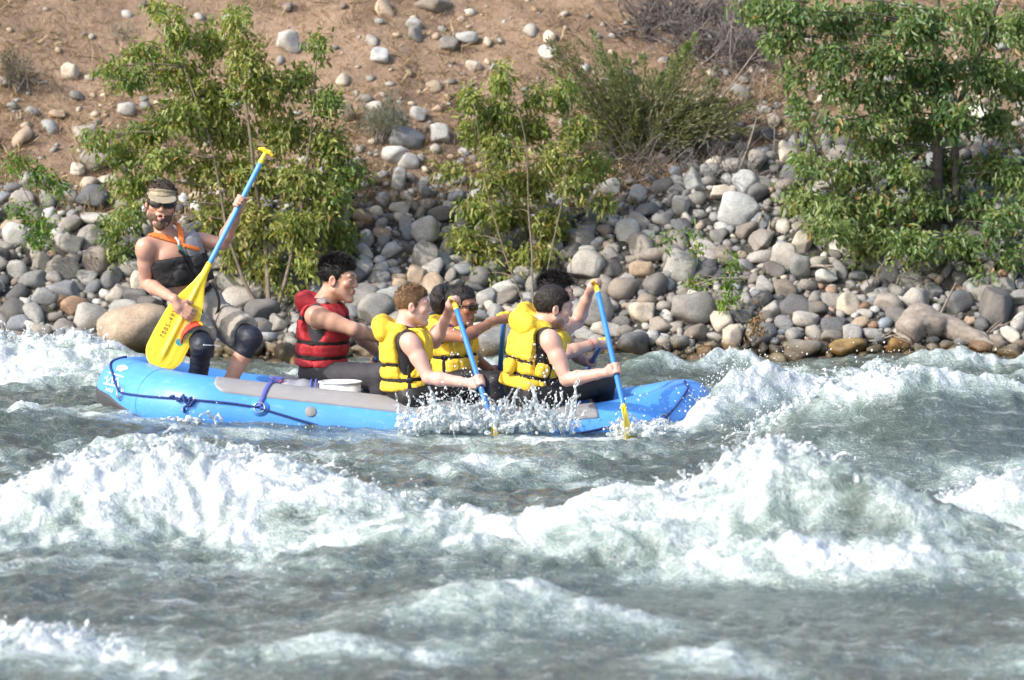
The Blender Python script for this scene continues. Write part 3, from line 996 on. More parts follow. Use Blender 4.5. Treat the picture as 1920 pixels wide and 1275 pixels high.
def bez(a, b, c, n):
    t = np.linspace(0, 1, n)[:, None]
    return (1 - t) ** 2 * a + 2 * t * (1 - t) * b + t ** 2 * c


def woody(name, label, cat, group, stems, blobs, leaf_len, leaf_w, cols, per_twig=14, seed=0, bark=None, droop=0.8, stem_r=0.03, twig_r=0.0030, spread=0.6, dens=1.0):
    """stems: list of pixel polylines [(u, v, y-offset)...] from the ground up. blobs: crown lobes (u, v, ru, rv, depth radius m, y, twigs, tone)."""
    rg = np.random.default_rng(seed)
    bark = bark or mat_bark
    root = bpy.data.objects.new(name, None)
    COL.objects.link(root)
    st_w = []
    base = None
    for pl in stems:
        q0 = bank_at(pl[0][0], pl[0][1])
        pts = []
        for (u, v, dy) in pl:
            q = P(u, v, q0.y + dy); pts.append(np.array(q))
        pts[0][2] -= 0.05
        if base is None: base = q0.copy()
        pts = np.array(pts)
        # smooth the polyline
        t = np.linspace(0, len(pts) - 1, 5 * (len(pts) - 1) + 1)
        pp = np.stack([np.interp(t, np.arange(len(pts)), pts[:, k]) for k in range(3)], 1)
        for _ in range(2):
            pp[1:-1] = 0.25 * pp[:-2] + 0.5 * pp[1:-1] + 0.25 * pp[2:]
        pp += 0.045 * np.minimum(t, 1.0)[:, None] * np.stack([pn2(t * 0.8, t * 0 + seed + len(st_w), 3), pn2(t * 0.8, t * 0 + seed, 4), t * 0], 1)
        st_w.append(pp)
    root.location = base
    for i, pp in enumerate(st_w):
        s = Soup()
        r0 = stem_r * (1.0 if i == 0 else 0.75)
        s.tube(pp, np.linspace(r0, r0 * 0.25, len(pp)), 7)
        add_obj('trunk', s.mesh('trunk', bark), root)
    tw = Soup(); LP, LD, LN, LL, LW, LC = [], [], [], [], [], []
    allp = np.concatenate(st_w)
    for (u, v, ru, rv, rd, Y, ntw, tone) in blobs:
        ntw = max(2, int(ntw * dens))
        c = np.array(P(u, v, Y)); d = Y - CAM_Y
        rx = ru / FPX * d; rz = rv / FPX * d
        # a limb from the nearest lower stem point into the lobe
        low = allp[allp[:, 2] < c[2] + 0.1]
        if len(low) == 0: low = allp
        j = np.argmin(((low - c) ** 2).sum(1) - 0.0 * low[:, 2])
        a0 = low[j]
        mid = 0.5 * (a0 + c) + np.array([0, 0, 0.12 * np.linalg.norm(c - a0)])
        limb = bez(a0, mid, c, 8)
        tw.tube(limb, np.linspace(min(0.0075, stem_r * 0.38), 0.0022, 8), 5)
        for _ in range(ntw):
            q = rg.normal(size=3); q /= np.linalg.norm(q); q *= rg.random() ** 0.45
            e = c + q * np.array([rx, rd, rz])
            s0 = limb[rg.integers(3, 8)] * 0.55 + 0.45 * (c + q * np.array([rx, rd, rz]) * 0.25)
            out = e - c; out /= np.linalg.norm(out) + 1e-6
            ln = np.linalg.norm(e - s0)
            m = 0.5 * (s0 + e) + np.array([0, 0, 0.16 * ln])
            e = e - np.array([0, 0, 0.10 * ln * droop])
            tp = bez(s0, m, e, 5)
            (tw.tube(tp, np.linspace(twig_r, twig_r * 0.4, 5), 3) if rg.random() < 0.55 else None)
            n = rg.integers(int(per_twig * 0.6), int(per_twig * 1.4) + 1)
            t = rg.uniform(0.28, 1.05, n)
            pos = np.stack([np.interp(t, np.linspace(0, 1, 5), tp[:, k]) for k in range(3)], 1) + rg.normal(size=(n, 3)) * 0.032
            dirs = rg.normal(size=(n, 3)) * spread + out[None, :] * 0.35 + np.array([0, 0, -droop])
            nor = rg.normal(size=(n, 3)) * 0.6 + np.array([-0.25, -0.5, 0.75])
            tn = np.clip(rg.normal(tone, 0.22), 0, 1)
            kk = np.clip(tn + rg.normal(size=n) * 0.16, 0, 1)[:, None]
            ca, cb, cc = [np.array(x) for x in cols]
            col = np.where(kk < 0.5, ca + (cb - ca) * kk * 2, cb + (cc - cb) * (kk - 0.5) * 2)
            col = col * rg.uniform(0.75, 1.2, (n, 1))
            dead = rg.random((n, 1)) < 0.035
            col = np.where(dead, np.array([0.34, 0.22, 0.08]) * rg.uniform(0.6, 1.2, (n, 1)), col)
            LP.append(pos); LD.append(dirs); LN.append(nor); LC.append(col)
            LL.append(leaf_len * np.exp(rg.normal(-0.06, 0.32, n))); LW.append(leaf_w * rg.uniform(0.7, 1.2, n))
    V, Q = leaves_np(np.concatenate(LP), np.concatenate(LD), np.concatenate(LN), np.concatenate(LL), np.concatenate(LW))
    C = np.repeat(np.concatenate(LC), 6, axis=0)
    me = mesh_np('crown', V, Q, mat_leaf, True)
    vattr(me, 'tint', C)
    o = add_obj('crown', me, root); tag(o, kind='stuff')
    o = add_obj('twigs', tw.mesh('twigs', bark), root); tag(o, kind='stuff')
    tag(root, label, cat, group)
    return root, len(Q) // 2


GREEN = ((0.080, 0.145, 0.050), (0.175, 0.255, 0.082), (0.33, 0.36, 0.15))
LIGHT = ((0.11, 0.18, 0.045), (0.27, 0.31, 0.078), (0.38, 0.365, 0.125))
OLIVE = ((0.055, 0.085, 0.025), (0.11, 0.14, 0.035), (0.20, 0.19, 0.055))
FRESH = ((0.05, 0.12, 0.02), (0.11, 0.22, 0.03), (0.20, 0.30, 0.05))

# the tall bush behind the guide
Yb = 6.2
blobs = []
for (u, v, ru, rv, n, tone) in [(330, 60, 32, 60, 14, 0.25), (300, 15, 22, 20, 5, 0.45), (400, 80, 40, 60, 14, 0.4), (445, 40, 35, 45, 9, 0.5), (460, 120, 55, 70, 24, 0.6), (260, 100, 55, 22, 10, 0.2), (205, 130, 28, 24, 4, 0.2), (240, 150, 45, 24, 11, 0.2),
                                (330, 140, 70, 45, 20, 0.35), (395, 180, 80, 55, 26, 0.45), (500, 170, 60, 60, 24, 0.5), (560, 150, 40, 50, 10, 0.3), (596, 85, 16, 36, 6, 0.2), (615, 190, 40, 30, 11, 0.2), (330, 215, 60, 45, 18, 0.3), (420, 250, 80, 55, 30, 0.55),
                                (520, 250, 70, 55, 26, 0.5), (610, 270, 50, 50, 18, 0.35), (270, 245, 60, 22, 14, 0.2), (170, 258, 40, 14, 5, 0.3), (220, 290, 45, 26, 12, 0.2), (300, 300, 60, 35, 16, 0.35), (390, 320, 60, 40, 22, 0.65), (470, 330, 70, 50, 30, 0.7), (560, 340, 70, 50, 26, 0.55),
                                (650, 325, 55, 28, 16, 0.15), (620, 380, 60, 45, 18, 0.4), (240, 350, 55, 35, 14, 0.2), (205, 425, 42, 30, 10, 0.2), (240, 400, 35, 28, 8, 0.25), (400, 400, 50, 45, 16, 0.7), (470, 420, 60, 50, 24, 0.75), (560, 420, 70, 50, 24, 0.6), (640, 440, 40, 40, 12, 0.3),
                                (500, 500, 50, 40, 14, 0.65), (580, 495, 50, 40, 14, 0.45), (440, 480, 30, 35, 7, 0.65), (540, 550, 30, 30, 6, 0.6), (215, 470, 30, 22, 5, 0.2)]:
    blobs.append((u, v, ru * 1.0, rv * 1.0, 0.36, Yb + RNG.uniform(-0.2, 0.35), n, tone))
woody('willow_bush', 'tall leafy green bush growing from the stones behind the standing guide', 'bush', 'leafy bushes on the stony bank',
      [[(505, 590, 0), (498, 520, 0.1), (485, 420, 0.25), (470, 300, 0.1), (455, 150, 0.15), (445, 50, 0.15)], [(500, 592, 0.05), (460, 520, 0.1), (435, 440, 0.1), (400, 300, 0.2), (340, 120, 0.25), (310, 20, 0.3)],
       [(512, 590, 0), (545, 480, 0.1), (562, 360, 0.25), (592, 220, 0.25), (600, 90, 0.2)]],
      blobs, 0.050, 0.023, LIGHT, 10, 1, dens=3.6, stem_r=0.022)

Yb = 6.6
blobs = []
for (u, v, ru, rv, n, tone) in [(940, 150, 22, 45, 8, 0.4), (880, 190, 28, 35, 8, 0.4), (930, 215, 50, 35, 14, 0.4), (890, 250, 40, 30, 10, 0.35), (1010, 180, 22, 50, 6, 0.3), (1060, 175, 40, 30, 8, 0.35), (1000, 240, 55, 35, 14, 0.45), (1085, 240, 40, 30, 9, 0.3), (940, 280, 60, 35, 14, 0.5),
                                (1040, 300, 50, 35, 14, 0.6), (1110, 310, 45, 24, 10, 0.45), (920, 340, 50, 30, 9, 0.5), (990, 345, 55, 40, 18, 0.65), (1075, 350, 45, 35, 12, 0.5), (890, 390, 45, 25, 10, 0.55), (950, 410, 60, 35, 17, 0.65), (1030, 420, 45, 35, 13, 0.7), (870, 450, 40, 30, 9, 0.55), (920, 480, 55, 35, 16, 0.6),
                                (1000, 480, 50, 35, 13, 0.6), (890, 520, 50, 28, 11, 0.5), (960, 535, 60, 30, 12, 0.5), (930, 570, 30, 16, 4, 0.5), (1060, 510, 30, 24, 5, 0.45), (1130, 380, 35, 16, 4, 0.25), (830, 320, 40, 12, 3, 0.5)]:
    blobs.append((u, v, ru, rv, 0.25, Yb + RNG.uniform(-0.15, 0.4), n, tone))
woody('willow_bush', 'loose middle bush of light green leaves above the yellow vest paddlers', 'bush', 'leafy bushes on the stony bank',
      [[(1000, 585, 0), (1005, 500, 0.1), (1000, 400, 0.25), (985, 280, 0.35), (945, 130, 0.4)], [(1005, 585, 0), (1030, 480, 0.1), (1050, 350, 0.25), (1075, 200, 0.35)], [(995, 585, 0), (950, 500, 0.1), (915, 380, 0.25), (885, 200, 0.3)]],
      blobs, 0.052, 0.023, LIGHT, 10, 2, stem_r=0.010, dens=3.9)

# the tree on the right
Yb = 6.9
blobs = []
for (u, v, ru, rv, n, tone) in [(1400, 15, 40, 30, 10, 0.35), (1470, 30, 50, 40, 16, 0.35), (1550, 40, 60, 50, 22, 0.35), (1640, 30, 60, 50, 20, 0.3), (1730, 50, 70, 60, 30, 0.25), (1830, 40, 70, 60, 26, 0.3), (1910, 60, 50, 60, 16, 0.4),
                                (1450, 80, 40, 30, 10, 0.4), (1560, 110, 50, 40, 14, 0.3), (1650, 110, 60, 45, 20, 0.3), (1750, 140, 80, 60, 34, 0.12), (1850, 140, 70, 60, 26, 0.3), (1480, 140, 30, 40, 6, 0.3), (1620, 170, 50, 35, 13, 0.4), (1690, 190, 60, 40, 18, 0.35),
                                (1790, 220, 60, 50, 22, 0.2), (1880, 230, 50, 50, 13, 0.3), (1720, 250, 60, 40, 15, 0.4), (1600, 240, 35, 30, 6, 0.25), (1540, 100, 30, 30, 6, 0.3), (1500, 220, 22, 40, 4, 0.4), (1640, 275, 50, 30, 10, 0.4), (1560, 235, 30, 24, 4, 0.35),
                                (1520, 300, 40, 40, 9, 0.5), (1600, 320, 55, 40, 16, 0.5), (1690, 320, 55, 40, 15, 0.4), (1780, 320, 60, 45, 15, 0.3), (1870, 310, 50, 45, 12, 0.3), (1500, 370, 50, 30, 13, 0.55), (1570, 385, 60, 35, 20, 0.55), (1650, 390, 60, 40, 20, 0.5), (1730, 390, 60, 40, 18, 0.35), (1830, 390, 50, 40, 9, 0.25),
                                (1550, 430, 50, 26, 13, 0.55), (1630, 450, 60, 35, 22, 0.6), (1710, 460, 60, 40, 20, 0.5), (1800, 460, 60, 35, 13, 0.4), (1610, 500, 45, 28, 12, 0.6), (1690, 510, 50, 28, 12, 0.45), (1760, 520, 40, 24, 7, 0.35), (1870, 430, 40, 40, 7, 0.2), (1905, 330, 45, 50, 12, 0.35), (1900, 410, 45, 40, 10, 0.3), (1915, 160, 45, 50, 14, 0.35), (1900, 480, 40, 30, 6, 0.3), (1840, 520, 50, 22, 6, 0.35), (1560, 170, 45, 40, 7, 0.4), (1650, 230, 45, 30, 7, 0.4)]:
    blobs.append((u, v, ru, rv, 0.32, Yb + RNG.uniform(-0.5, 0.35) - 0.4 * (v > 380), n, tone))
woody('cottonwood_tree', 'large dark trunked tree with hanging green leaves filling the right side', 'tree', None,
      [[(1752, 440, 0), (1755, 340, 0.0), (1750, 240, 0.0), (1760, 120, 0.05), (1765, -40, 0.1)], [(1790, 440, 0.1), (1790, 330, 0.1), (1785, 230, 0.1), (1830, 100, 0.1), (1880, -30, 0.2)], [(1748, 380, -0.1), (1680, 400, -0.3), (1600, 430, -0.4)]],
      blobs, 0.054, 0.027, GREEN, 10, 3, bark=mat_bark_dark, stem_r=0.055, dens=3.1)
woody('cottonwood_sapling', 'slim leaning dark trunk with few leaves left of the large tree', 'tree', None,
      [[(1510, 350, 0), (1492, 260, 0), (1478, 190, 0.0), (1455, 100, 0.05), (1440, 20, 0.1)]],
      [(1500, 200, 18, 40, 0.15, 7.0, 4, 0.4), (1495, 310, 22, 30, 0.15, 6.7, 5, 0.6), (1460, 90, 30, 30, 0.15, 7.1, 6, 0.4), (1440, 30, 30, 30, 0.15, 7.2, 6, 0.4)], 0.064, 0.035, GREEN, 10, 4, bark=mat_bark_dark, stem_r=0.028)

# feathery shrubs on the slope
rgs = np.random.default_rng(9)


def feather(name, label, base, tips, cols, leaf=0.03, w=0.005, n=60, group=None, seed=0, wood=None):
    rg = np.random.default_rng(seed)
    q0 = bank_at(*base)
    root = bpy.data.objects.new(name, None); COL.objects.link(root); root.location = q0
    b0 = np.array(q0) - np.array([0, 0, 0.03])
    st = Soup(); LP, LD, LN, LC = [], [], [], []
    for (u, v, dy, k) in tips:
        e = np.array(P(u, v, q0.y + dy))
        b1 = b0 + np.array([rg.normal() * 0.05, rg.normal() * 0.05, 0])
        m = 0.5 * (b1 + e) + np.array([0, 0, 0.12 * np.linalg.norm(e - b1)]) + rg.normal(size=3) * 0.03
        p = bez(b1, m, e, 12)
        st.tube(p, np.linspace(0.006, 0.002, 12), 3)
        nn = int(n * k)
        t = rg.uniform(0.25, 1.0, nn)
        pos = np.stack([np.interp(t, np.linspace(0, 1, 12), p[:, j]) for j in range(3)], 1)
        axis = e - m; axis /= np.linalg.norm(axis)
        side = rg.normal(size=(nn, 3)); side -= (side @ axis)[:, None] * axis
        side /= np.linalg.norm(side, axis=1, keepdims=True)
        ln = rg.uniform(0.2, 1.0, nn) * 0.10 * (1.15 - t)
        LP.append(pos + side * ln[:, None] + axis * ln[:, None] * 0.9); LD.append(axis + side * 0.5 + rg.normal(size=(nn, 3)) * 0.25); LN.append(rg.normal(size=(nn, 3)))
        kk = np.clip(rg.normal(0.5, 0.25, nn), 0, 1)[:, None]
        ca, cb = np.array(cols[0]), np.array(cols[1])
        LC.append(ca + (cb - ca) * kk)
    n_all = sum(len(x) for x in LP)
    V, Q = leaves_np(np.concatenate(LP), np.concatenate(LD), np.concatenate(LN), leaf * rg.uniform(0.6, 1.4, n_all), np.full(n_all, w))
    me = mesh_np('crown', V, Q, mat_leaf); vattr(me, 'tint', np.repeat(np.concatenate(LC), 6, axis=0))
    o = add_obj('crown', me, root); tag(o, kind='stuff')
    o = add_obj('stems', st.mesh('stems', wood or mat_bark), root); tag(o, kind='stuff')
    tag(root, label, 'shrub', group)
    return root


def fan(u0, v0, n, du, dv, seed, k=1.0):
    rg = np.random.default_rng(seed)
    return [(u0 + rg.uniform(-du, du), v0 + rg.uniform(-dv, dv), rg.uniform(-0.2, 0.2), k * rg.uniform(0.6, 1.3)) for _ in range(n)]


feather('feathery_shrub', 'bright green feathery shrub with spiky plumes on the slope', (1215, 260),
        [(1290, 85, 0.1, 2.0), (1302, 66, 0.1, 1.6), (1270, 130, 0, 1.8), (1255, 165, 0, 1.4), (1112, 60, 0.1, 1.4), (1128, 100, 0, 1.6), (1150, 140, 0, 1.4)] + fan(1195, 165, 26, 100, 60, 1, 1.2), ((0.10, 0.15, 0.05), (0.21, 0.275, 0.095)), 0.040, 0.011, 130, None, 31)
feather('feathery_shrub', 'dull olive feathery shrub sprawling under the bright green plumes', (1200, 300),
        fan(1085, 150, 26, 70, 80, 2) + fan(1250, 170, 34, 110, 70, 3) + fan(1360, 190, 20, 60, 60, 4) + fan(1190, 225, 30, 140, 50, 5), ((0.11, 0.125, 0.055), (0.22, 0.225, 0.10)), 0.036, 0.012, 120, None, 32)
feather('sagebrush', 'silver grey sagebrush on the slope between the tall bush and the middle bush', (712, 262),
        fan(712, 200, 22, 48, 34, 6) + fan(735, 215, 8, 30, 30, 7), ((0.16, 0.155, 0.14), (0.30, 0.31, 0.27)), 0.026, 0.007, 70, None, 33, mat_dry_twig)
feather('sagebrush', 'dry olive grey tussock on the slope at the left edge', (35, 165),
        fan(30, 120, 20, 34, 30, 8), ((0.10, 0.09, 0.06), (0.22, 0.20, 0.14)), 0.03, 0.006, 60, None, 34, mat_dry_twig)
feather('sagebrush', 'small pale grey bush on the slope behind the tall bush', (232, 75), fan(228, 50, 10, 18, 14, 9), ((0.2, 0.19, 0.15), (0.33, 0.32, 0.26)), 0.026, 0.006, 40, None, 35, mat_dry_twig)

# little plants
woody('willow_sapling', 'thin sapling with sparse bright leaves at the left edge of the bank', 'sapling', 'saplings between the stones',
      [[(85, 500, 0), (82, 440, 0), (78, 380, 0), (70, 320, 0)], [(82, 420, 0), (50, 360, 0.0), (20, 320, 0)]],
      [(25, 305, 36, 22, 0.12, 6.4, 8, 0.6), (75, 330, 30, 30, 0.12, 6.4, 8, 0.55), (110, 350, 26, 26, 0.12, 6.4, 6, 0.5), (40, 400, 36, 24, 0.12, 6.3, 6, 0.5), (80, 420, 36, 26, 0.12, 6.3, 7, 0.5), (65, 455, 24, 16, 0.1, 6.2, 4, 0.5)], 0.048, 0.015, FRESH, 11, 5, stem_r=0.009, dens=2.2)
woody('willow_sapling', 'upright little plant with yellow green leaves before the flat topped grey boulder', 'sapling', 'saplings between the stones',
      [[(1358, 612, 0), (1362, 560, 0), (1370, 480, 0)], [(1356, 612, 0), (1350, 560, 0)]],
      [(1375, 490, 20, 24, 0.1, 5.8, 5, 0.6), (1365, 530, 24, 24, 0.1, 5.8, 6, 0.6), (1360, 565, 22, 22, 0.1, 5.7, 6, 0.6), (1305, 470, 16, 14, 0.1, 6.2, 3, 0.6), (1300, 525, 16, 14, 0.1, 6.0, 3, 0.6)], 0.045, 0.018, FRESH, 9, 6, stem_r=0.006, dens=1.6)
woody('willow_sapling', 'reddish stemmed seedling by the waterline right of the raft', 'sapling', 'saplings between the stones',
      [[(1412, 640, 0), (1418, 600, 0), (1425, 575, 0)]], [(1415, 615, 20, 14, 0.08, 5.5, 6, 0.75), (1424, 590, 14, 14, 0.08, 5.5, 4, 0.6)], 0.042, 0.016, ((0.12, 0.10, 0.02), (0.2, 0.14, 0.03), (0.26, 0.12, 0.04)), 8, 7, stem_r=0.006)
woody('willow_sapling', 'small leafy seedling on the stones above the raised paddle of the front paddler', 'sapling', 'saplings between the stones',
      [[(1245, 480, 0), (1250, 440, 0)]], [(1250, 445, 22, 18, 0.08, 6.2, 5, 0.6), (1300, 430, 20, 12, 0.08, 6.3, 3, 0.6)], 0.045, 0.02, FRESH, 8, 8, stem_r=0.006)


# dead brush, bare twigs and driftwood
def tangle(name, label, base, ends, r0, mat, seed, nsub=3, wig=0.08, cat='brush', group=None, part='stems'):
    rg = np.random.default_rng(seed)
    q0 = bank_at(*base)
    root = bpy.data.objects.new(name, None); COL.objects.link(root); root.location = q0
    s = Soup()
    for (u0, v0, u1, v1, dy, k) in ends:
        a = np.array(bank_at(u0, v0)) + np.array([0, 0, -0.02]); e = np.array(P(u1, v1, a[1] + dy))
        ln = np.linalg.norm(e - a)
        m = 0.5 * (a + e) + rg.normal(size=3) * wig * ln * 1.5
        p = bez(a, m, e, 14)
        t = np.linspace(0, 1, 14)
        for j in range(3): p[:, j] += wig * 0.25 * ln * pn2(t * 4, t * 0 + rg.uniform(0, 50), j) * t
        s.tube(p, np.linspace(r0 * k, r0 * k * 0.3, 14), 3 if r0 * k < 0.008 else 6)
        for _ in range(nsub):
            i = rg.integers(4, 12)
            b1 = p[i]; d = (p[min(i + 2, 13)] - p[i]); d /= np.linalg.norm(d) + 1e-6
            e1 = b1 + (d + rg.normal(size=3) * 0.6) * ln * rg.uniform(0.15, 0.4)
            pp = bez(b1, 0.5 * (b1 + e1) + rg.normal(size=3) * 0.05 * ln, e1, 7)
            s.tube(pp[::2], np.linspace(r0 * k * 0.5, r0 * k * 0.15, 4), 3)
    o = add_obj(part, s.mesh(part, mat), root); tag(o, kind='stuff')
    tag(root, label, cat, group)
    return root


rg = np.random.default_rng(13)
ends = []
for _ in range(620):
    u0 = rg.uniform(1190, 1430); v0 = rg.uniform(-10, 110) if u0 > 1280 else rg.uniform(-10, 50)
    ends.append((u0, v0 + 20, u0 + rg.uniform(-70, 70), v0 + rg.uniform(-60, 90), rg.uniform(-0.35, -0.05), rg.uniform(0.5, 1.2)))
tangle('dead_brush', 'grey tangle of dead brush at the upper edge left of the large tree', (1330, 90), ends, 0.0078, mat_dry_twig, 3, 4, 0.16)
ends = []
for _ in range(330):
    u0 = rg.uniform(1110, 1420); v0 = rg.uniform(205, 345)
    ends.append((u0, v0, u0 + rg.uniform(-60, 60), v0 - rg.uniform(0, 70), rg.uniform(-0.3, 0.0), rg.uniform(0.4, 1.0)))
tangle('dead_brush', 'low dry brush on the slope beneath the olive shrub', (1230, 310), ends, 0.0065, mat_dry_twig, 4, 3, 0.16)
tangle('bare_branch', 'long bare grey branch leaning over the stones left of the slim trunk', (1290, 285), [(1285, 280, 1440, 70, -0.1, 1.4), (1380, 330, 1440, 130, -0.1, 1.2), (1395, 215, 1425, 115, -0.1, 0.8), (1450, 300, 1455, 200, -0.1, 0.8)], 0.008, mat_drift, 5, 2, 0.05, 'branch')
tangle('bare_branch', 'thin pale upright stem standing amid the leaves of the right tree', (1634, 342), [(1634, 342, 1640, 200, -0.05, 1.0)], 0.008, mat_drift, 6, 1, 0.03, 'branch')
tangle('driftwood_stick', 'pale straight stick leaning on the stones above the old stump', (1755, 602), [(1755, 602, 1792, 530, -0.15, 1.3)], 0.012, mat_drift, 7, 0, 0.02, 'driftwood', 'driftwood on the bank', 'stick')
tangle('driftwood_roots', 'tangled grey roots among the stones below the biggest pale boulder', (1440, 520),
       [(1440, 400, 1425, 540, -0.25, 2.2), (1450, 410, 1440, 500, -0.3, 2.6), (1430, 440, 1380, 545, -0.25, 1.6), (1445, 470, 1400, 535, -0.25, 1.8), (1440, 430, 1470, 470, -0.25, 2.0), (1450, 395, 1420, 425, -0.3, 2.4), (1430, 520, 1290, 540, -0.25, 1.6), (1460, 410, 1440, 450, -0.3, 3.0),
        (1470, 505, 1560, 505, -0.2, 1.6), (1500, 430, 1540, 470, -0.2, 1.0)], 0.013, mat_drift, 8, 2, 0.14, 'driftwood', 'driftwood on the bank', 'roots')
tangle('driftwood_roots', 'small snarl of twigs and roots above the ochre wet rock', (1615, 590),
       [(1620, 540, 1600, 600, -0.2, 1.4), (1620, 560, 1540, 610, -0.2, 1.2), (1625, 540, 1650, 500, -0.2, 1.2), (1610, 590, 1620, 640, -0.2, 1.2), (1640, 545, 1660, 480, -0.2, 1.0), (1600, 640, 1690, 625, -0.2, 1.0)], 0.010, mat_drift, 9, 2, 0.14, 'driftwood', 'driftwood on the bank', 'roots')
tangle('driftwood_roots', 'brown root mat right of the old stump at the waterline', (1830, 620), [(1790, 605, 1870, 610, -0.1, 1.5), (1800, 620, 1880, 600, -0.1, 1.0), (1790, 612, 1840, 640, -0.1, 1.2), (1820, 600, 1860, 630, -0.1, 0.9), (1810, 595, 1850, 600, -0.1, 0.9)], 0.012, mat_drift, 10, 3, 0.12, 'driftwood', 'driftwood on the bank', 'roots')


def log(name, label, pts, rad, mat, seed):
    q = [np.array(bank_at(u, v)) + np.array([0, -0.05, dz]) for (u, v, dz) in pts]
    q = np.array(q); t = np.linspace(0, len(q) - 1, 24)
    p = np.stack([np.interp(t, np.arange(len(q)), q[:, k]) for k in range(3)], 1)
    r = np.interp(t, np.arange(len(q)), rad)
    V, Q, T = tube_np(p, r, 16)
    k = pn3(V * 7, seed)[:, None] * 0.35 + pn3(V * np.array([4, 22, 22], np.float32), seed + 2)[:, None] * 0.22
    cen = np.repeat(p, 16, axis=0); cen = np.concatenate([cen, p[:1], p[-1:]])
    V = cen + (V - cen) * (1 + k)
    me = mesh_np(name, V, [Q, T], mat)
    o = add_obj(name, me); set_origin(o, p[0])
    tag(o, label, 'driftwood', 'driftwood on the bank')
    return o


log('driftwood_stump', 'old grey tree stump lying at the waterline under the right tree', [(1695, 640, 0.06), (1720, 628, 0.10), (1770, 625, 0.06), (1830, 640, 0.02), (1865, 650, -0.02)], [0.10, 0.13, 0.10, 0.06, 0.03], mat_drift, 3)
log('driftwood_log', 'short weathered brown log across the stones right of the middle bush', [(1192, 488, 0.02), (1225, 484, 0.03), (1270, 480, 0.03)], [0.035, 0.05, 0.03], mat_drift, 5)

# dry grass on the slope
rg = np.random.default_rng(21)
n = 46000
gx = rg.uniform(-6.2, 6.2, n); tt = np.interp(gx, XK, ZK) / 0.53
gt = tt - 0.25 + rg.exponential(1.6, n)
keep = (gt < tt + 5.2) & (fbm2(gx * 1.1, gt * 1.1, 3, 77) > -0.35)
gx = gx[keep]; gt = gt[keep]; gy = shore_y(gx) + gt; n = len(gx)
gz = bank_z(gx, gy)
p0 = np.stack([gx, gy, gz - 0.005], 1)
dr = rg.normal(size=(n, 3)) * np.array([0.9, 0.7, 0.4]) + np.array([0, -0.25, 0.55])
kk = rg.random((n, 1))
colg = np.array([0.20, 0.145, 0.085]) * (1 - kk) + np.array([0.50, 0.38, 0.23]) * kk
V, Q = leaves_np(p0, dr, rg.normal(size=(n, 3)), rg.uniform(0.03, 0.10, n) * (1 + 0.9 * sstep(0.1, 0.7, fbm2(gx * 2.2, gt * 2.2, 2, 79))), rg.uniform(0.003, 0.0065, n))
me = mesh_np('dry_grass', V, Q, mat_straw); vattr(me, 'tint', np.repeat(colg, 6, axis=0))
o = add_obj('dry_grass', me); tag(o, kind='stuff')
# weeds between the cobbles
n = 1500
gx = rg.uniform(-5, 5, n); gt = rg.uniform(0.3, 2.6, n); k = fbm2(gx * 1.5, gt * 1.5, 2, 88) > 0.25
gx, gt = gx[k], gt[k]; gy = shore_y(gx) + gt; n = len(gx)
p0 = np.stack([gx, gy, bank_z(gx, gy) + 0.03], 1)
V, Q = leaves_np(p0, rg.normal(size=(n, 3)) * 0.8 + np.array([0, -0.3, 0.7]), rg.normal(size=(n, 3)), rg.uniform(0.04, 0.10, n), rg.uniform(0.006, 0.014, n))
kk = rg.random((n, 1)); colg = np.array([0.07, 0.12, 0.03]) * (1 - kk) + np.array([0.20, 0.24, 0.06]) * kk
me = mesh_np('weeds', V, Q, mat_leaf); vattr(me, 'tint', np.repeat(colg, 6, axis=0))
o = add_obj('weeds', me); tag(o, kind='stuff')

# ================================================================ raft
def gloss_mat(name, color, rough=0.35, var=0.06, coat=0.0, spec=0.5, scuff=None):
    m, nt, b = new_mat(name)
    pos = geo_pos(nt)
    n = noise(nt, 5, 4, 0.6, pos); n2 = noise(nt, 40, 3, 0.7, mapping(nt, pos, (0.3, 1, 1)))
    lo = tuple(c * (1 - var) for c in color); hi = tuple(min(1, c * (1 + var)) for c in color)
    c = ramp(nt, n.outputs['Fac'], [(0.3, lo), (0.7, hi)]).outputs['Color']
    if scuff:
        k = ramp(nt, n2.outputs['Fac'], [(0.56, (0, 0, 0)), (0.75, (1, 1, 1))]).outputs['Color']
        c = mixc(nt, math_n(nt, 'MULTIPLY', k, 0.55), c, scuff)
    nt.links.new(c, b.inputs['Base Color'])
    nt.links.new(maprange(nt, n2.outputs['Fac'], 0.3, 0.7, rough * 0.8, rough * 1.25), b.inputs['Roughness'])
    setp(b, coat=coat, spec=spec)
    bump(nt, n2.outputs['Fac'], 0.08, 0.01, b)
    return m


mat_blue = gloss_mat('raft_blue', (0.075, 0.295, 0.77), 0.42, 0.07, 0.1, 0.5, (0.22, 0.42, 0.78))
mat_greystrip = gloss_mat('raft_grey', (0.27, 0.265, 0.27), 0.55, 0.08, 0, 0.4, (0.4, 0.4, 0.4))
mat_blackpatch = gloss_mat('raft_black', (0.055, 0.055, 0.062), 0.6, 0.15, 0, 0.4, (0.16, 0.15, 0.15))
mat_rope = plain_mat('navy_rope', (0.02, 0.04, 0.17), 0.8, 0.3, 80, 0.5, 300)
mat_strap = plain_mat('violet_strap', (0.085, 0.10, 0.36), 0.75, 0.2, 60, 0.4, 400)
mat_steel = plain_mat('steel', (0.55, 0.56, 0.58), 0.3, 0.1, 40, metal=0.9)
mat_valve = plain_mat('valve_grey', (0.22, 0.22, 0.215), 0.5, 0.15, 60)
mat_decal = plain_mat('decal_white', (0.62, 0.74, 0.86), 0.5, 0.15, 40)
mat_bucket = plain_mat('bucket_white', (0.80, 0.80, 0.78), 0.4, 0.03, 20)
mat_drybag = plain_mat('drybag_grey', (0.24, 0.25, 0.28), 0.55, 0.15, 12, 0.3, 40)
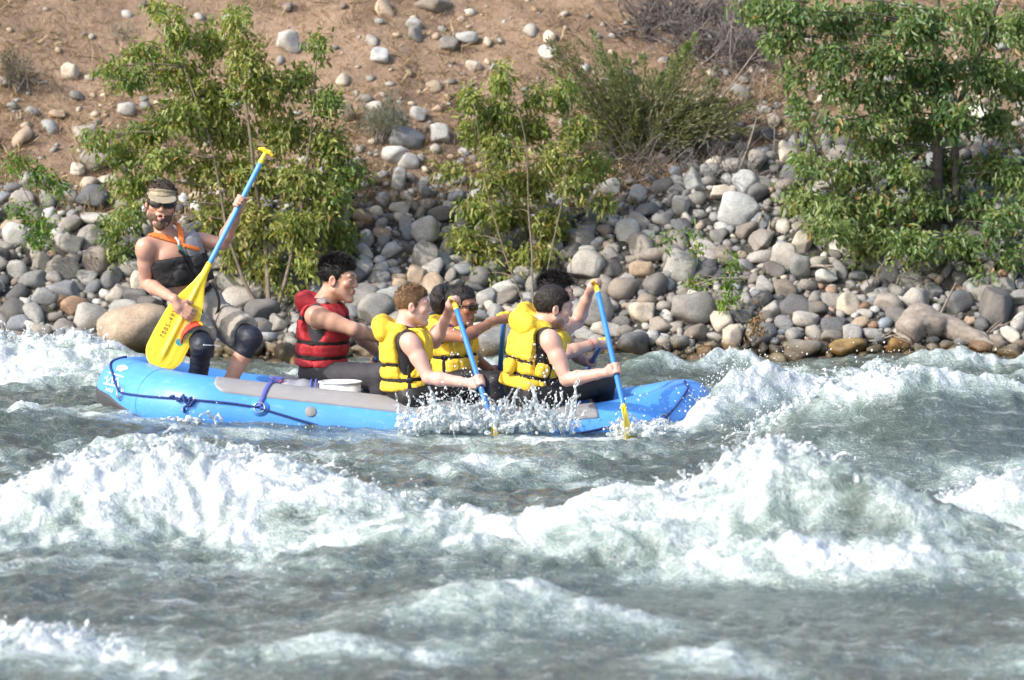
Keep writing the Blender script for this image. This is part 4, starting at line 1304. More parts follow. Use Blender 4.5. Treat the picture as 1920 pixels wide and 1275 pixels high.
mat_orange = plain_mat('orange_cloth', (0.75, 0.16, 0.04), 0.7, 0.15, 40, 0.3, 120)

RR = 0.20
RP = [(-1.1, 0.0, 0.02), (-0.5, 0.0, -0.045), (0.1, 0.0, -0.080), (0.5, 0.0, -0.060), (0.80, 0.07, -0.005), (1.00, 0.28, 0.045), (1.10, 0.62, 0.055), (1.02, 1.02, 0.015),
      (0.80, 1.26, -0.055), (0.45, 1.35, -0.115), (0.0, 1.35, -0.13), (-0.6, 1.35, -0.10), (-1.2, 1.35, -0.03), (-1.75, 1.34, 0.02), (-2.08, 1.24, 0.085), (-2.32, 0.98, 0.15), (-2.42, 0.68, 0.17), (-2.33, 0.40, 0.165), (-2.16, 0.15, 0.14), (-1.92, 0.01, 0.115), (-1.60, 0.0, 0.075)]


def closed_spline(pts, n):
    pts = np.array(pts, np.float32); m = len(pts)
    t = np.arange(n) / n * m
    i = np.floor(t).astype(int); f = (t - i)[:, None]
    p0, p1, p2, p3 = pts[(i - 1) % m], pts[i % m], pts[(i + 1) % m], pts[(i + 2) % m]
    return 0.5 * (2 * p1 + (p2 - p0) * f + (2 * p0 - 5 * p1 + 4 * p2 - p3) * f ** 2 + (3 * p1 - p0 - 3 * p2 + p3) * f ** 3)


NP = 400
RC = closed_spline(RP, NP)
RT = np.roll(RC, -1, 0) - np.roll(RC, 1, 0); RT /= np.linalg.norm(RT, axis=1, keepdims=True)
RO = np.cross(RT, np.array([0, 0, 1.0])); RO /= np.linalg.norm(RO, axis=1, keepdims=True)     # outward
RU = np.cross(RO, RT)
RAD = np.full(NP, RR)
RAD -= 0.02 * np.exp(-((RC[:, 0] - 1.1) / 0.3) ** 2)


def rs(i, th, off=0.0):
    """Surface of the raft's main tube: ring index i (float), angle th in degrees (0 outward, 90 up)."""
    i = np.asarray(i, np.float32) % NP
    a = np.floor(i).astype(int); f = (i - a)[..., None]; b = (a + 1) % NP
    L = lambda A: A[a] * (1 - f) + A[b] * f
    th = np.radians(th)
    r = (RAD[a] + off)
    return L(RC) + (np.asarray(r) * np.cos(th))[..., None] * L(RO) + (np.asarray(r) * np.sin(th))[..., None] * L(RU)


def ring_of(u_px, side='near'):
    """Ring index on the near side under image column u."""
    m = np.where((RC[:, 1] < 0.66))[0]
    uu = 960 + RC[m, 0] / (RC[m, 1] - CAM_Y) * FPX
    return float(m[np.argmin(np.abs(uu - u_px))])


def rs_patch(name, i0, i1, t0, t1, off, mat, parent, ni=40, nt_=12, round_ends=False, slope=None):
    I = np.linspace(i0, i1, ni); T = np.linspace(t0, t1, nt_)
    II, TT_ = np.meshgrid(I, T, indexing='ij')
    if round_ends:
        c = 0.5 * (t0 + t1); w = np.ones(ni)
        k = min(5, ni // 3); e = np.sqrt(1 - (1 - np.arange(1, k + 1) / (k + 1)) ** 2)
        w[:k] = e; w[-k:] = e[::-1]
        TT_ = c + (TT_ - c) * w[:, None]
    if slope is not None:
        fr = np.linspace(0, 1, ni)[:, None]; hi = np.interp(fr, np.linspace(0, 1, len(slope)), slope); TT_ = t0 + (hi - t0) * np.linspace(0, 1, nt_)[None, :]
    Vt = rs(II.ravel(), TT_.ravel(), off)
    j = (np.arange(ni - 1)[:, None] * nt_ + np.arange(nt_ - 1)[None, :]).ravel()
    Q = np.stack([j, j + 1, j + 1 + nt_, j + nt_], 1)
    # give the sheet its edge
    Vb = rs(II.ravel(), TT_.ravel(), off - 0.012); n = len(Vt)
    bd = list(range(nt_)) + [k * nt_ + nt_ - 1 for k in range(1, ni)] + [(ni - 1) * nt_ + k for k in range(nt_ - 2, -1, -1)] + [k * nt_ for k in range(ni - 2, 0, -1)]
    bd = np.array(bd); b2 = np.roll(bd, -1)
    E = np.stack([bd, bd + n, b2 + n, b2], 1)
    me = mesh_np(name, np.concatenate([Vt, Vb]), np.concatenate([Q, E]), mat)
    return add_obj(name, me, parent)


raft = bpy.data.objects.new('inflatable_raft', None)
COL.objects.link(raft)
raft.location = (-0.6, 0.67, -0.1)
tag(raft, 'blue inflatable rafting boat with grey top strips carrying six people', 'raft')
ns = 36
th = np.arange(ns) / ns * 360
II, TH = np.meshgrid(np.arange(NP), th, indexing='ij')
V = rs(II.ravel(), TH.ravel())
i = np.arange(NP)[:, None]; j = np.arange(ns)[None, :]
Q = np.stack([i * ns + j, i * ns + (j + 1) % ns, ((i + 1) % NP) * ns + (j + 1) % ns, ((i + 1) % NP) * ns + j], -1).reshape(-1, 4)
add_obj('main_tube', mesh_np('main_tube', V, Q, mat_blue), raft)
# floor
nxr, nyr = 50, 26
X, Yv = np.meshgrid(np.linspace(-2.28, 1.0, nxr), np.linspace(0, 1, nyr), indexing='ij')
nz = np.interp(X.ravel(), [p[0] for p in sorted(RP[:6] + RP[18:])], [p[2] for p in sorted(RP[:6] + RP[18:])])
half = 0.675 * np.clip(1 - np.clip((X - 0.5) / 0.62, 0, 1) ** 2 * 0.75 - np.clip((-X - 1.9) / 0.45, 0, 1) ** 2 * 0.7, 0.1, 1)
Yy = 0.675 + (Yv * 2 - 1) * half
Zz = nz.reshape(X.shape) - 0.07 + 0.02 * np.abs(np.sin(Yv * math.pi * 6))
k = (np.arange(nxr - 1)[:, None] * nyr + np.arange(nyr - 1)[None, :]).ravel()
add_obj('floor', mesh_np('floor', np.stack([X, Yy, Zz], -1).reshape(-1, 3), np.stack([k, k + nyr, k + nyr + 1, k + 1], 1), mat_greystrip), raft)
# thwarts across the boat
for tx, tz in ((-1.42, 0.0), (0.30, -0.05)):
    yy = np.linspace(0.12, 1.23, 14)
    add_obj('thwart', mesh_np('thwart', *(lambda a: (a[0], [a[1], a[2]]))(tube_np(np.stack([np.full(14, tx), yy, np.full(14, tz)], 1), 0.17, 24)), mat_greystrip if tx < 0 else mat_blue), raft)
# grey strips on top of the near and the far tube
i_a, i_b, i_c, i_d = ring_of(398), ring_of(930), ring_of(940), ring_of(1125)
if i_b < i_a: i_b += NP
if i_d < i_c: i_d += NP
o = rs_patch('top_strip', i_a, i_b, 38, 128, 0.004, mat_greystrip, raft, 70, 12, True)
o = rs_patch('top_strip', i_c, i_d, 38, 128, 0.004, mat_greystrip, raft, 30, 12)
far = [k for k in range(NP) if RC[k, 1] > 1.3 and -1.6 < RC[k, 0] < 0.5]
rs_patch('top_strip', far[0], far[-1], 50, 130, 0.004, mat_greystrip, raft, 60, 12, True)
# the dark wear patch under the stern
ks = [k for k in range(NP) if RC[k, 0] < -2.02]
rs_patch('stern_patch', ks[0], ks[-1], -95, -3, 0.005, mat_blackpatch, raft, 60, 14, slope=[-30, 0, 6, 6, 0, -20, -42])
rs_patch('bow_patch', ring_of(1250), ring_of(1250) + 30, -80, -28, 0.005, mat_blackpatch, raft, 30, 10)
# seams
for k in (ring_of(300), ring_of(255), ring_of(1205)):
    T = np.linspace(-60, 150, 26)
    p = rs(np.full(26, k), T, 0.0008)
    add_obj('seam', mesh_np('seam', *(lambda a: (a[0], [a[1], a[2]]))(tube_np(p, 0.0022, 6)), mat_blue), raft)


def path_on_raft(pts, n, off):
    """pts: (u column, angle) along the near side -> world polyline lying on the tube."""
    I = []
    for (u, t) in pts:
        I.append(ring_of(u) if u >= 0 else -u)
    I = np.array(I); T = np.array([p[1] for p in pts])
    for k in range(1, len(I)):
        while I[k] < I[k - 1] - NP / 2: I[k] += NP
        while I[k] > I[k - 1] + NP / 2: I[k] -= NP
    s = np.linspace(0, len(I) - 1, n)
    ii_ = np.interp(s, np.arange(len(I)), I); tt_ = np.interp(s, np.arange(len(I)), T)
    return rs(ii_, tt_, off)


def tube_obj(name, pts, r, mat, parent, sides=8):
    V, Q, T = tube_np(pts, r, sides)
    return add_obj(name, mesh_np(name, V, [Q, T], mat), parent)


tube_obj('grab_rope', path_on_raft([(212, 88), (238, 60), (258, 35), (275, 12)], 20, 0.008), 0.007, mat_rope, raft)
tube_obj('grab_rope', path_on_raft([(278, 11), (330, 16), (365, 18), (430, 19), (483, 18)], 26, 0.009), 0.007, mat_rope, raft)
tube_obj('grab_rope', path_on_raft([(485, 17), (540, 8), (600, -2), (700, -20), (800, -30)], 26, 0.009), 0.007, mat_rope, raft)
tube_obj('grab_rope', path_on_raft([(1060, 10), (1130, 17), (1212, 14)], 20, 0.009), 0.007, mat_rope, raft)
tube_obj('grab_rope', path_on_raft([(1214, 14), (1232, 28), (1250, 44), (1268, 62), (1280, 84)], 24, 0.009), 0.007, mat_rope, raft)
# a knot in the rope and its tail
kp = path_on_raft([(345, 17), (352, 21), (358, 12), (364, 23), (370, 11), (376, 21), (380, 14), (370, 8), (366, -4)], 40, 0.018)
tube_obj('rope_knot', kp + 0.006 * np.stack([np.sin(np.arange(40)), np.cos(np.arange(40) * 1.3), np.sin(np.arange(40) * 0.9)], 1), 0.009, mat_rope, raft)


def torus_np(c, n, R, r, a=20, b=8):
    n = np.array(n) / np.linalg.norm(n); t = np.cross(n, [0, 0, 1.0] if abs(n[2]) < 0.9 else [1.0, 0, 0]); t /= np.linalg.norm(t); s = np.cross(n, t)
    A = np.arange(a) / a * 2 * np.pi
    p = c + R * (np.cos(A)[:, None] * t + np.sin(A)[:, None] * s)
    p = np.concatenate([p, p[:1]])
    V, Q, _ = tube_np(p, r, b, False)
    return V, Q


def d_ring(u, t):
    i_ = np.array([ring_of(u)]); c = rs(i_, np.array([t]), 0.006)[0]; c2 = rs(i_, np.array([t]), 0.05)[0]
    n = c2 - c
    V, Q = torus_np(c, n, 0.032, 0.004)
    # flat patch that holds it
    a = np.arange(24) / 24 * 2 * np.pi
    d = i_ + 0.055 * NP / 8.6 * np.cos(a); e = t + 15 * np.sin(a)
    Vp = np.concatenate([rs(i_, np.array([t]), 0.0045), rs(d, e, 0.004), rs(d, e, -0.006)])
    k = np.arange(24)
    T1 = np.stack([np.zeros(24, int), 1 + k, 1 + (k + 1) % 24], 1)
    Q1 = np.stack([1 + k, 25 + k, 25 + (k + 1) % 24, 1 + (k + 1) % 24], 1)
    p = add_obj('ring_patch', mesh_np('ring_patch', Vp, [Q1, T1], mat_blue), raft)
    add_obj('metal_ring', mesh_np('metal_ring', V, Q, mat_steel), p)


for u, t in ((275, 11), (483, 18), (1214, 14)): d_ring(u, t)


def valve(u, t):
    i_ = ring_of(u); c = rs(np.array([i_]), np.array([t]), 0.0)[0]; n = rs(np.array([i_]), np.array([t]), 0.1)[0] - c; n /= np.linalg.norm(n)
    prof = [(0.0, 0.008), (0.020, 0.008), (0.024, 0.006), (0.030, 0.007), (0.034, 0.004), (0.036, -0.01)]
    tv = np.cross(n, [0, 0, 1.0]); tv /= np.linalg.norm(tv); s = np.cross(n, tv)
    A = np.arange(24) / 24 * 2 * np.pi
    V = np.concatenate([c + n * h + r * (np.cos(A)[:, None] * tv + np.sin(A)[:, None] * s) for r, h in prof])
    k = np.arange(24)
    Q = np.concatenate([np.stack([m * 24 + k, m * 24 + (k + 1) % 24, (m + 1) * 24 + (k + 1) % 24, (m + 1) * 24 + k], 1) for m in range(len(prof) - 1)])
    add_obj('air_valve', mesh_np('air_valve', V, Q, mat_valve), raft)


valve(580, 21); valve(1267, 22)


def band_on_raft(name, u, t0, t1, w, off, mat, parent, lean=0.0):
    T = np.linspace(t0, t1, 20); dI = w / 8.6 * NP * 0.5
    base = ring_of(u)
    s = np.linspace(0, 1, 20)
    V = np.concatenate([rs(base - dI + lean * s, T, off), rs(base + dI + lean * s, T, off), rs(base - dI + lean * s, T, off - 0.008), rs(base + dI + lean * s, T, off - 0.008)])
    k = np.arange(19); n = 20
    Q = np.concatenate([np.stack([k, k + n, k + n + 1, k + 1], 1), np.stack([k, k + 1, k + 2 * n + 1, k + 2 * n], 1), np.stack([k + n, k + 3 * n, k + 3 * n + 1, k + n + 1], 1)])
    return add_obj(name, mesh_np(name, V, Q, mat), parent)


band_on_raft('webbing_strap', 484, 20, 120, 0.026, 0.010, mat_strap, raft, 3.0)
band_on_raft('webbing_strap', 1007, 10, 60, 0.026, 0.010, mat_blackpatch, raft)


# white emblem on the stern: rays above a ridge line, lettering bars below, laid on the tube
def decal(polys, i0, t0, si, st, name):
    vs, fs = [], []
    for (x0, y0, x1, y1, w) in polys:
        d = np.array([x1 - x0, y1 - y0]); L = np.linalg.norm(d); d /= L; nrm = np.array([-d[1], d[0]]) * w * 0.5
        m = 7
        for q in range(m):
            f = q / (m - 1); c = np.array([x0, y0]) + d * L * f
            for s in (-1, 1):
                vs.append(c + nrm * s)
        b0 = len(vs) - 2 * m
        for q in range(m - 1): fs.append((b0 + 2 * q, b0 + 2 * q + 1, b0 + 2 * q + 3, b0 + 2 * q + 2))
    vs = np.array(vs)
    n = len(vs)
    V = np.concatenate([rs(i0 + vs[:, 0] * si, t0 + vs[:, 1] * st, 0.0035)])
    return add_obj(name, mesh_np(name, V, np.array(fs), mat_decal), raft)


i_l = ring_of(258)
L = []
for a in np.linspace(-0.75, 0.75, 9):
    L.append((math.sin(a) * 0.35, 0.55 + 0.3 * math.cos(a), math.sin(a) * 0.95, 0.55 + 0.95 * math.cos(a), 0.09))
L += [(-1.0, 0.45, 1.0, 0.45, 0.10), (-1.0, -0.35, -0.55, 0.3, 0.10), (-0.55, 0.3, -0.2, -0.3, 0.10), (-0.2, -0.3, 0.1, 0.3, 0.10), (0.1, 0.3, 0.5, -0.35, 0.10), (0.5, -0.35, 0.75, 0.2, 0.10), (0.75, 0.2, 1.0, -0.1, 0.1), (-1.0, -0.35, 0.9, -0.45, 0.10),
      (-0.5, -0.65, -0.4, -0.95, 0.1), (-0.25, -0.65, -0.15, -0.95, 0.1), (0.0, -0.65, 0.1, -0.95, 0.1), (-0.05, -0.8, 0.2, -0.75, 0.07), (0.3, -0.65, 0.4, -0.95, 0.1)]
o = decal(L, i_l, 28, -7.0, 24, 'emblem')

# ---------------------------------------------------------------- gear in the raft
def lathe_obj(name, prof, c, mat, parent=None, seg=40, ax=(0, 0, 1)):
    z = np.array(ax, float); z /= np.linalg.norm(z)
    t = np.cross(z, [0.3, 1.0, 0.1]); t /= np.linalg.norm(t); s = np.cross(z, t)
    A = np.arange(seg) / seg * 2 * np.pi
    V = np.concatenate([np.array(c) + z * h + r * (np.cos(A)[:, None] * t + np.sin(A)[:, None] * s) for r, h in prof])
    k = np.arange(seg)
    Q = np.concatenate([np.stack([m * seg + k, m * seg + (k + 1) % seg, (m + 1) * seg + (k + 1) % seg, (m + 1) * seg + k], 1) for m in range(len(prof) - 1)])
    return add_obj(name, mesh_np(name, V, Q, mat), parent)


bp = P(638, 745, 0.36)
bucket = bpy.data.objects.new('bucket', None); COL.objects.link(bucket); bucket.location = (bp.x, bp.y, bp.z - 0.20)
tag(bucket, 'white plastic bucket standing in the raft before the red vest paddler', 'bucket')
ztop = P(638, 716, 0.36).z
bc = (bp.x, bp.y, ztop)
lathe_obj('pail', [(0.0, -0.30), (0.118, -0.30), (0.121, -0.295), (0.130, 0.0), (0.126, 0.0), (0.116, -0.28), (0.0, -0.285)], bc, mat_bucket, bucket)
lathe_obj('rim', [(0.1315, -0.004), (0.138, -0.006), (0.138, 0.004), (0.128, 0.006), (0.1255, 0.0)], bc, mat_bucket, bucket)
A = np.linspace(0.15, math.pi - 0.15, 18)
hp = np.stack([bp.x + 0.14 * np.cos(A), bp.y + 0.10 * np.sin(A) * -1, ztop - 0.04 - 0.03 * np.sin(A)], 1)
tube_obj('handle', hp, 0.003, mat_steel, bucket)

# grey dry bag lashed behind the bucket, and the throw rope beside it
db = np.array(P(560, 728, 0.42))
dry = bpy.data.objects.new('dry_bag', None); COL.objects.link(dry); dry.location = db
tag(dry, 'grey dry bag lying in the raft left of the white bucket', 'bag')
xx = np.linspace(-0.15, 0.15, 22); rr_ = 0.085 * np.sqrt(np.clip(1 - (np.abs(xx) / 0.155) ** 3.2, 0.01, 1)) * (1 + 0.05 * np.sin(xx * 60))
V, Q, T = tube_np(np.stack([db[0] + xx, db[1] + 0 * xx, db[2] - 0.03 - 0.02 * xx], 1), rr_, 24)
V = V + 0.005 * pn3(V * 22, 4)[:, None]
add_obj('sack', mesh_np('sack', V, [Q, T], mat_drybag), dry)
for dx in (0.075, 0.105):
    Vt_, Qt_ = torus_np(db + np.array([dx, 0, -0.032]), (1, 0, -0.06), 0.086, 0.007, 28, 6)
    add_obj('strap', mesh_np('strap', Vt_, Qt_, mat_strap), dry)
tb = np.array(P(516, 722, 0.40))
thr = bpy.data.objects.new('throw_rope', None); COL.objects.link(thr); thr.location = tb
tag(thr, 'orange throw bag with a snarl of blue rope left of the grey dry bag', 'rope')
V, Q, T = tube_np(bez(tb + np.array([-0.075, 0, -0.035]), tb + np.array([0.0, 0, 0.0]), tb + np.array([0.07, 0, 0.012]), 12), [0.012, 0.022, 0.026, 0.027, 0.027, 0.026, 0.026, 0.025, 0.024, 0.022, 0.018, 0.010], 14)
add_obj('bag', mesh_np('bag', V + 0.004 * pn3(V * 40, 2)[:, None], [Q, T], mat_orange), thr)
rq = np.random.default_rng(8); tq = np.linspace(0, 1, 60)
kn = tb + np.stack([0.01 + 0.05 * np.sin(tq * 23) * (0.5 + 0.5 * tq), 0.03 * np.sin(tq * 17 + 1), 0.022 + 0.026 * np.sin(tq * 31 + 2)], 1)
V, Q, T = tube_np(kn, 0.006, 6); add_obj('rope_coil', mesh_np('rope_coil', V, [Q, T], mat_strap), thr)

# ================================================================ bodies by distance fields
class SDF:
    def __init__(s, lo, hi, h, pad=0.0):
        s.h = h; s.pad = pad; s.lo = np.array(lo, np.float32)
        s.n = np.ceil((np.array(hi) - np.array(lo)) / h).astype(int) + 1
        s.ax = [s.lo[k] + h * np.arange(s.n[k], dtype=np.float32) for k in range(3)]
        s.D = np.full(tuple(s.n), 0.05 + pad * 1.5, np.float32)

    def _win(s, lo, hi, m):
        m = m + s.pad
        a = np.clip(np.floor((np.array(lo) - m - s.lo) / s.h).astype(int), 0, s.n)
        b = np.clip(np.ceil((np.array(hi) + m - s.lo) / s.h).astype(int) + 1, 0, s.n)
        sl = tuple(slice(int(a[k]), int(b[k])) for k in range(3))
        X = s.ax[0][sl[0]][:, None, None]; Y = s.ax[1][sl[1]][None, :, None]; Z = s.ax[2][sl[2]][None, None, :]
        return sl, X, Y, Z

    def put(s, sl, d, k, op='u'):
        o = s.D[sl]
        if op == 'u':
            if k > 0:
                h = np.clip(0.5 + 0.5 * (o - d) / k, 0, 1); s.D[sl] = o + (d - o) * h - k * h * (1 - h)
            else: s.D[sl] = np.minimum(o, d)
        elif op == 's':
            d = -d
            if k > 0:
                h = np.clip(0.5 - 0.5 * (o - d) / k, 0, 1); s.D[sl] = o + (d - o) * h + k * h * (1 - h)
            else: s.D[sl] = np.maximum(o, d)

    def cone(s, a, b, ra, rb, k=0.015, op='u'):
        a = np.array(a, np.float32); b = np.array(b, np.float32); r = max(ra, rb)
        sl, X, Y, Z = s._win(np.minimum(a, b) - r, np.maximum(a, b) + r, k + 3 * s.h)
        ba = b - a; L2 = float(ba @ ba) + 1e-12
        t = np.clip(((X - a[0]) * ba[0] + (Y - a[1]) * ba[1] + (Z - a[2]) * ba[2]) / L2, 0, 1)
        d = np.sqrt((X - a[0] - ba[0] * t) ** 2 + (Y - a[1] - ba[1] * t) ** 2 + (Z - a[2] - ba[2] * t) ** 2) - (ra + (rb - ra) * t)
        s.put(sl, d, k, op)

    def chain(s, pts, rad, k=0.015):
        for i in range(len(pts) - 1): s.cone(pts[i], pts[i + 1], rad[i], rad[i + 1], k)

    def ell(s, c, M, r, k=0.015, op='u', p=2.0):
        """Ellipsoid; M rows are its axes."""
        c = np.array(c, np.float32); M = np.array(M, np.float32); r = np.array(r, np.float32)
        ext = np.sqrt(((M * r[:, None]) ** 2).sum(0))
        sl, X, Y, Z = s._win(c - ext, c + ext, k + 3 * s.h)
        X = X - c[0]; Y = Y - c[1]; Z = Z - c[2]
        q = [(M[i, 0] * X + M[i, 1] * Y + M[i, 2] * Z) / r[i] for i in range(3)]
        if p == 2.0:
            k0 = np.sqrt(q[0] ** 2 + q[1] ** 2 + q[2] ** 2)
            k1 = np.sqrt((q[0] / r[0]) ** 2 + (q[1] / r[1]) ** 2 + (q[2] / r[2]) ** 2) + 1e-9
            d = k0 * (k0 - 1) / k1
        else:
            k0 = (np.abs(q[0]) ** p + np.abs(q[1]) ** p + np.abs(q[2]) ** p) ** (1 / p)
            d = (k0 - 1) * float(r.min())
        s.put(sl, d, k, op)

    def pts(s):
        return s.ax[0][:, None, None], s.ax[1][None, :, None], s.ax[2][None, None, :]

    def mesh(s):
        return surface_nets(s.D, s.lo, s.h)


def surface_nets(D, lo, h):
    neg = D < 0
    c = [neg[i:neg.shape[0] - 1 + i, j:neg.shape[1] - 1 + j, k:neg.shape[2] - 1 + k] for i in (0, 1) for j in (0, 1) for k in (0, 1)]
    cnt = np.zeros(c[0].shape, np.int8)
    for q in c: cnt += q
    act = np.argwhere((cnt > 0) & (cnt < 8))
    if len(act) == 0: return np.zeros((0, 3), np.float32), np.zeros((0, 4), np.int32)
    idx = np.full(c[0].shape, -1, np.int32); idx[act[:, 0], act[:, 1], act[:, 2]] = np.arange(len(act))
    cor = np.array([(i, j, k) for i in (0, 1) for j in (0, 1) for k in (0, 1)])
    val = np.stack([D[act[:, 0] + a, act[:, 1] + b, act[:, 2] + g] for a, b, g in cor], 1)
    acc = np.zeros((len(act), 3), np.float32); n = np.zeros(len(act), np.float32)
    for a in range(8):
        for ax in range(3):
            if cor[a][ax] == 0:
                o = cor[a].copy(); o[ax] = 1; b = int(o[0] * 4 + o[1] * 2 + o[2])
                va, vb = val[:, a], val[:, b]; m = (va < 0) != (vb < 0)
                t = np.where(m, va / np.where(m, va - vb, 1), 0)
                p = cor[a][None, :] + t[:, None] * (cor[b] - cor[a])[None, :]
                acc += np.where(m[:, None], p, 0); n += m
    V = (act + acc / n[:, None]) * h + lo
    Qs = []
    for ax in range(3):
        sl0 = [slice(None)] * 3; sl1 = [slice(None)] * 3
        sl0[ax] = slice(0, -1); sl1[ax] = slice(1, None)
        A = neg[tuple(sl0)]; B = neg[tuple(sl1)]
        e = np.argwhere(A != B)
        o1, o2 = (ax + 1) % 3, (ax + 2) % 3
        ok = (e[:, o1] > 0) & (e[:, o2] > 0) & (e[:, o1] < D.shape[o1] - 1) & (e[:, o2] < D.shape[o2] - 1)
        e = e[ok]
        d1 = np.zeros(3, int); d1[o1] = 1; d2 = np.zeros(3, int); d2[o2] = 1
        g = lambda q: idx[q[:, 0], q[:, 1], q[:, 2]]
        q = np.stack([g(e - d1 - d2), g(e - d2), g(e), g(e - d1)], 1)
        fl = ~A[e[:, 0], e[:, 1], e[:, 2]]
        q[fl] = q[fl][:, ::-1]
        Qs.append(q)
    return V.astype(np.float32), np.concatenate(Qs).astype(np.int32)


def nrm(v): v = np.array(v, float); return v / (np.linalg.norm(v) + 1e-12)


def vert_normals(V, Q):
    n = np.cross(V[Q[:, 2]] - V[Q[:, 0]], V[Q[:, 3]] - V[Q[:, 1]])
    N = np.zeros_like(V)
    for k in range(4): np.add.at(N, Q[:, k], n)
    return N / (np.linalg.norm(N, axis=1, keepdims=True) + 1e-9)


def smax(a, b, k):
    h = np.clip(0.5 - 0.5 * (b - a) / k, 0, 1)
    return b + (a - b) * h + k * h * (1 - h)


def smin(a, b, k):
    h = np.clip(0.5 + 0.5 * (b - a) / k, 0, 1)
    return b + (a - b) * h - k * h * (1 - h)


def biggest(V, Q):
    """Only the largest connected piece of a mesh."""
    lab = np.arange(len(V))
    while True:
        m = lab[Q].min(1); new = lab.copy()
        for k in range(4): np.minimum.at(new, Q[:, k], m)
        new = new[new]
        if (new == lab).all(): break
        lab = new
    ids, cnt = np.unique(lab[Q[:, 0]], return_counts=True)
    keep = lab[Q[:, 0]] == ids[np.argmax(cnt)]
    Q = Q[keep]; used = np.unique(Q); mp = np.full(len(V), -1); mp[used] = np.arange(len(used))
    return V[used], mp[Q]

# ================================================================ people
def skin_mat(name):
    m, nt, b = new_mat(name)
    c = attr(nt, 'tint').outputs['Color']
    pos = geo_pos(nt)
    n = noise(nt, 22, 4, 0.6, pos)
    k = mixc(nt, 1.0, c, ramp(nt, n.outputs['Fac'], [(0.3, (0.90, 0.86, 0.85)), (0.7, (1.08, 1.06, 1.05))]).outputs['Color'], 'MULTIPLY')
    nt.links.new(k, b.inputs['Base Color'])
    setp(b, rough=0.40, sss=0.10, spec=0.5)
    b.inputs['Subsurface Radius'].default_value = (0.012, 0.005, 0.003)
    b.inputs['Subsurface Scale'].default_value = 0.6
    n2 = noise(nt, 160, 2, 0.5, pos)
    bump(nt, n2.outputs['Fac'], 0.10, 0.004, b)
    return m


def cloth_mat(name, color, rough=0.75, weave=320, wr=22, var=0.15, sheen=0.0, spec=0.3):
    m, nt, b = new_mat(name)
    pos = geo_pos(nt)
    n = noise(nt, wr, 4, 0.6, pos, 0.4); n2 = noise(nt, weave, 2, 0.5, pos)
    lo = tuple(c * (1 - var) for c in color); hi = tuple(min(1, c * (1 + var)) for c in color)
    nt.links.new(ramp(nt, n.outputs['Fac'], [(0.3, lo), (0.7, hi)]).outputs['Color'], b.inputs['Base Color'])
    setp(b, rough=rough, sheen=sheen, spec=spec)
    h = math_n(nt, 'ADD', math_n(nt, 'MULTIPLY', n.outputs['Fac'], 1.0), math_n(nt, 'MULTIPLY', n2.outputs['Fac'], 0.12))
    bump(nt, h, 0.45, 0.02, b)
    return m


mat_skin = skin_mat('skin')
mat_yellow = cloth_mat('vest_yellow', (0.77, 0.52, 0.045), 0.68)
mat_red = cloth_mat('vest_red', (0.42, 0.030, 0.036), 0.65)
mat_black = cloth_mat('neoprene_black', (0.016, 0.016, 0.018), 0.55, 200, 14, 0.3, 0.0, 0.4)
mat_charcoal = cloth_mat('neoprene_charcoal', (0.045, 0.043, 0.050), 0.7, 200, 14, 0.2)
mat_navy = cloth_mat('neoprene_navy', (0.012, 0.016, 0.028), 0.5, 200, 14, 0.2, 0.0, 0.45)
mat_webbing = cloth_mat('webbing_black', (0.018, 0.017, 0.016), 0.8)
mat_tan = cloth_mat('shorts_tan', (0.33, 0.295, 0.25), 0.85, 300, 16, 0.10)
mat_vestblack = cloth_mat('vest_black', (0.020, 0.020, 0.022), 0.7)
mat_vestgrey = cloth_mat('vest_grey', (0.27, 0.27, 0.28), 0.7)
mat_vestorange = cloth_mat('vest_orange', (0.80, 0.20, 0.045), 0.65)
mat_panel = cloth_mat('board_panel', (0.60, 0.06, 0.03), 0.75, 300, 40, 0.5)
mat_panel_y = cloth_mat('board_panel_yellow', (0.85, 0.36, 0.03), 0.75, 300, 40, 0.2)
mat_visor = cloth_mat('visor_khaki', (0.31, 0.27, 0.185), 0.8)
mat_visor_band = cloth_mat('visor_band', (0.20, 0.17, 0.11), 0.85)
mat_purple = cloth_mat('shirt_purple', (0.055, 0.03, 0.13), 0.75)
mat_lens = plain_mat('dark_lens', (0.012, 0.012, 0.013), 0.12, 0.1, 20)
mat_white_eye = plain_mat('eye_white', (0.36, 0.31, 0.28), 0.25, 0.03)
mat_iris = plain_mat('eye_dark', (0.035, 0.022, 0.015), 0.2, 0.1)
mat_teeth = plain_mat('teeth', (0.75, 0.72, 0.66), 0.35, 0.04)
mat_print = plain_mat('white_print', (0.75, 0.76, 0.78), 0.6, 0.05)
mat_print_dark = plain_mat('grey_print', (0.42, 0.30, 0.05), 0.7, 0.1)
mat_buckle = plain_mat('buckle_grey', (0.50, 0.47, 0.45), 0.4, 0.1, 60)


def hair_mat(name, c):
    m, nt, b = new_mat(name)
    pos = geo_pos(nt)
    n = noise(nt, 160, 3, 0.7, mapping(nt, pos, (1, 1, 0.35)))
    nt.links.new(ramp(nt, n.outputs['Fac'], [(0.35, tuple(x * 0.6 for x in c)), (0.65, tuple(x * 1.5 for x in c))]).outputs['Color'], b.inputs['Base Color'])
    setp(b, rough=0.5, spec=0.35)
    bump(nt, n.outputs['Fac'], 0.6, 0.01, b)
    return m


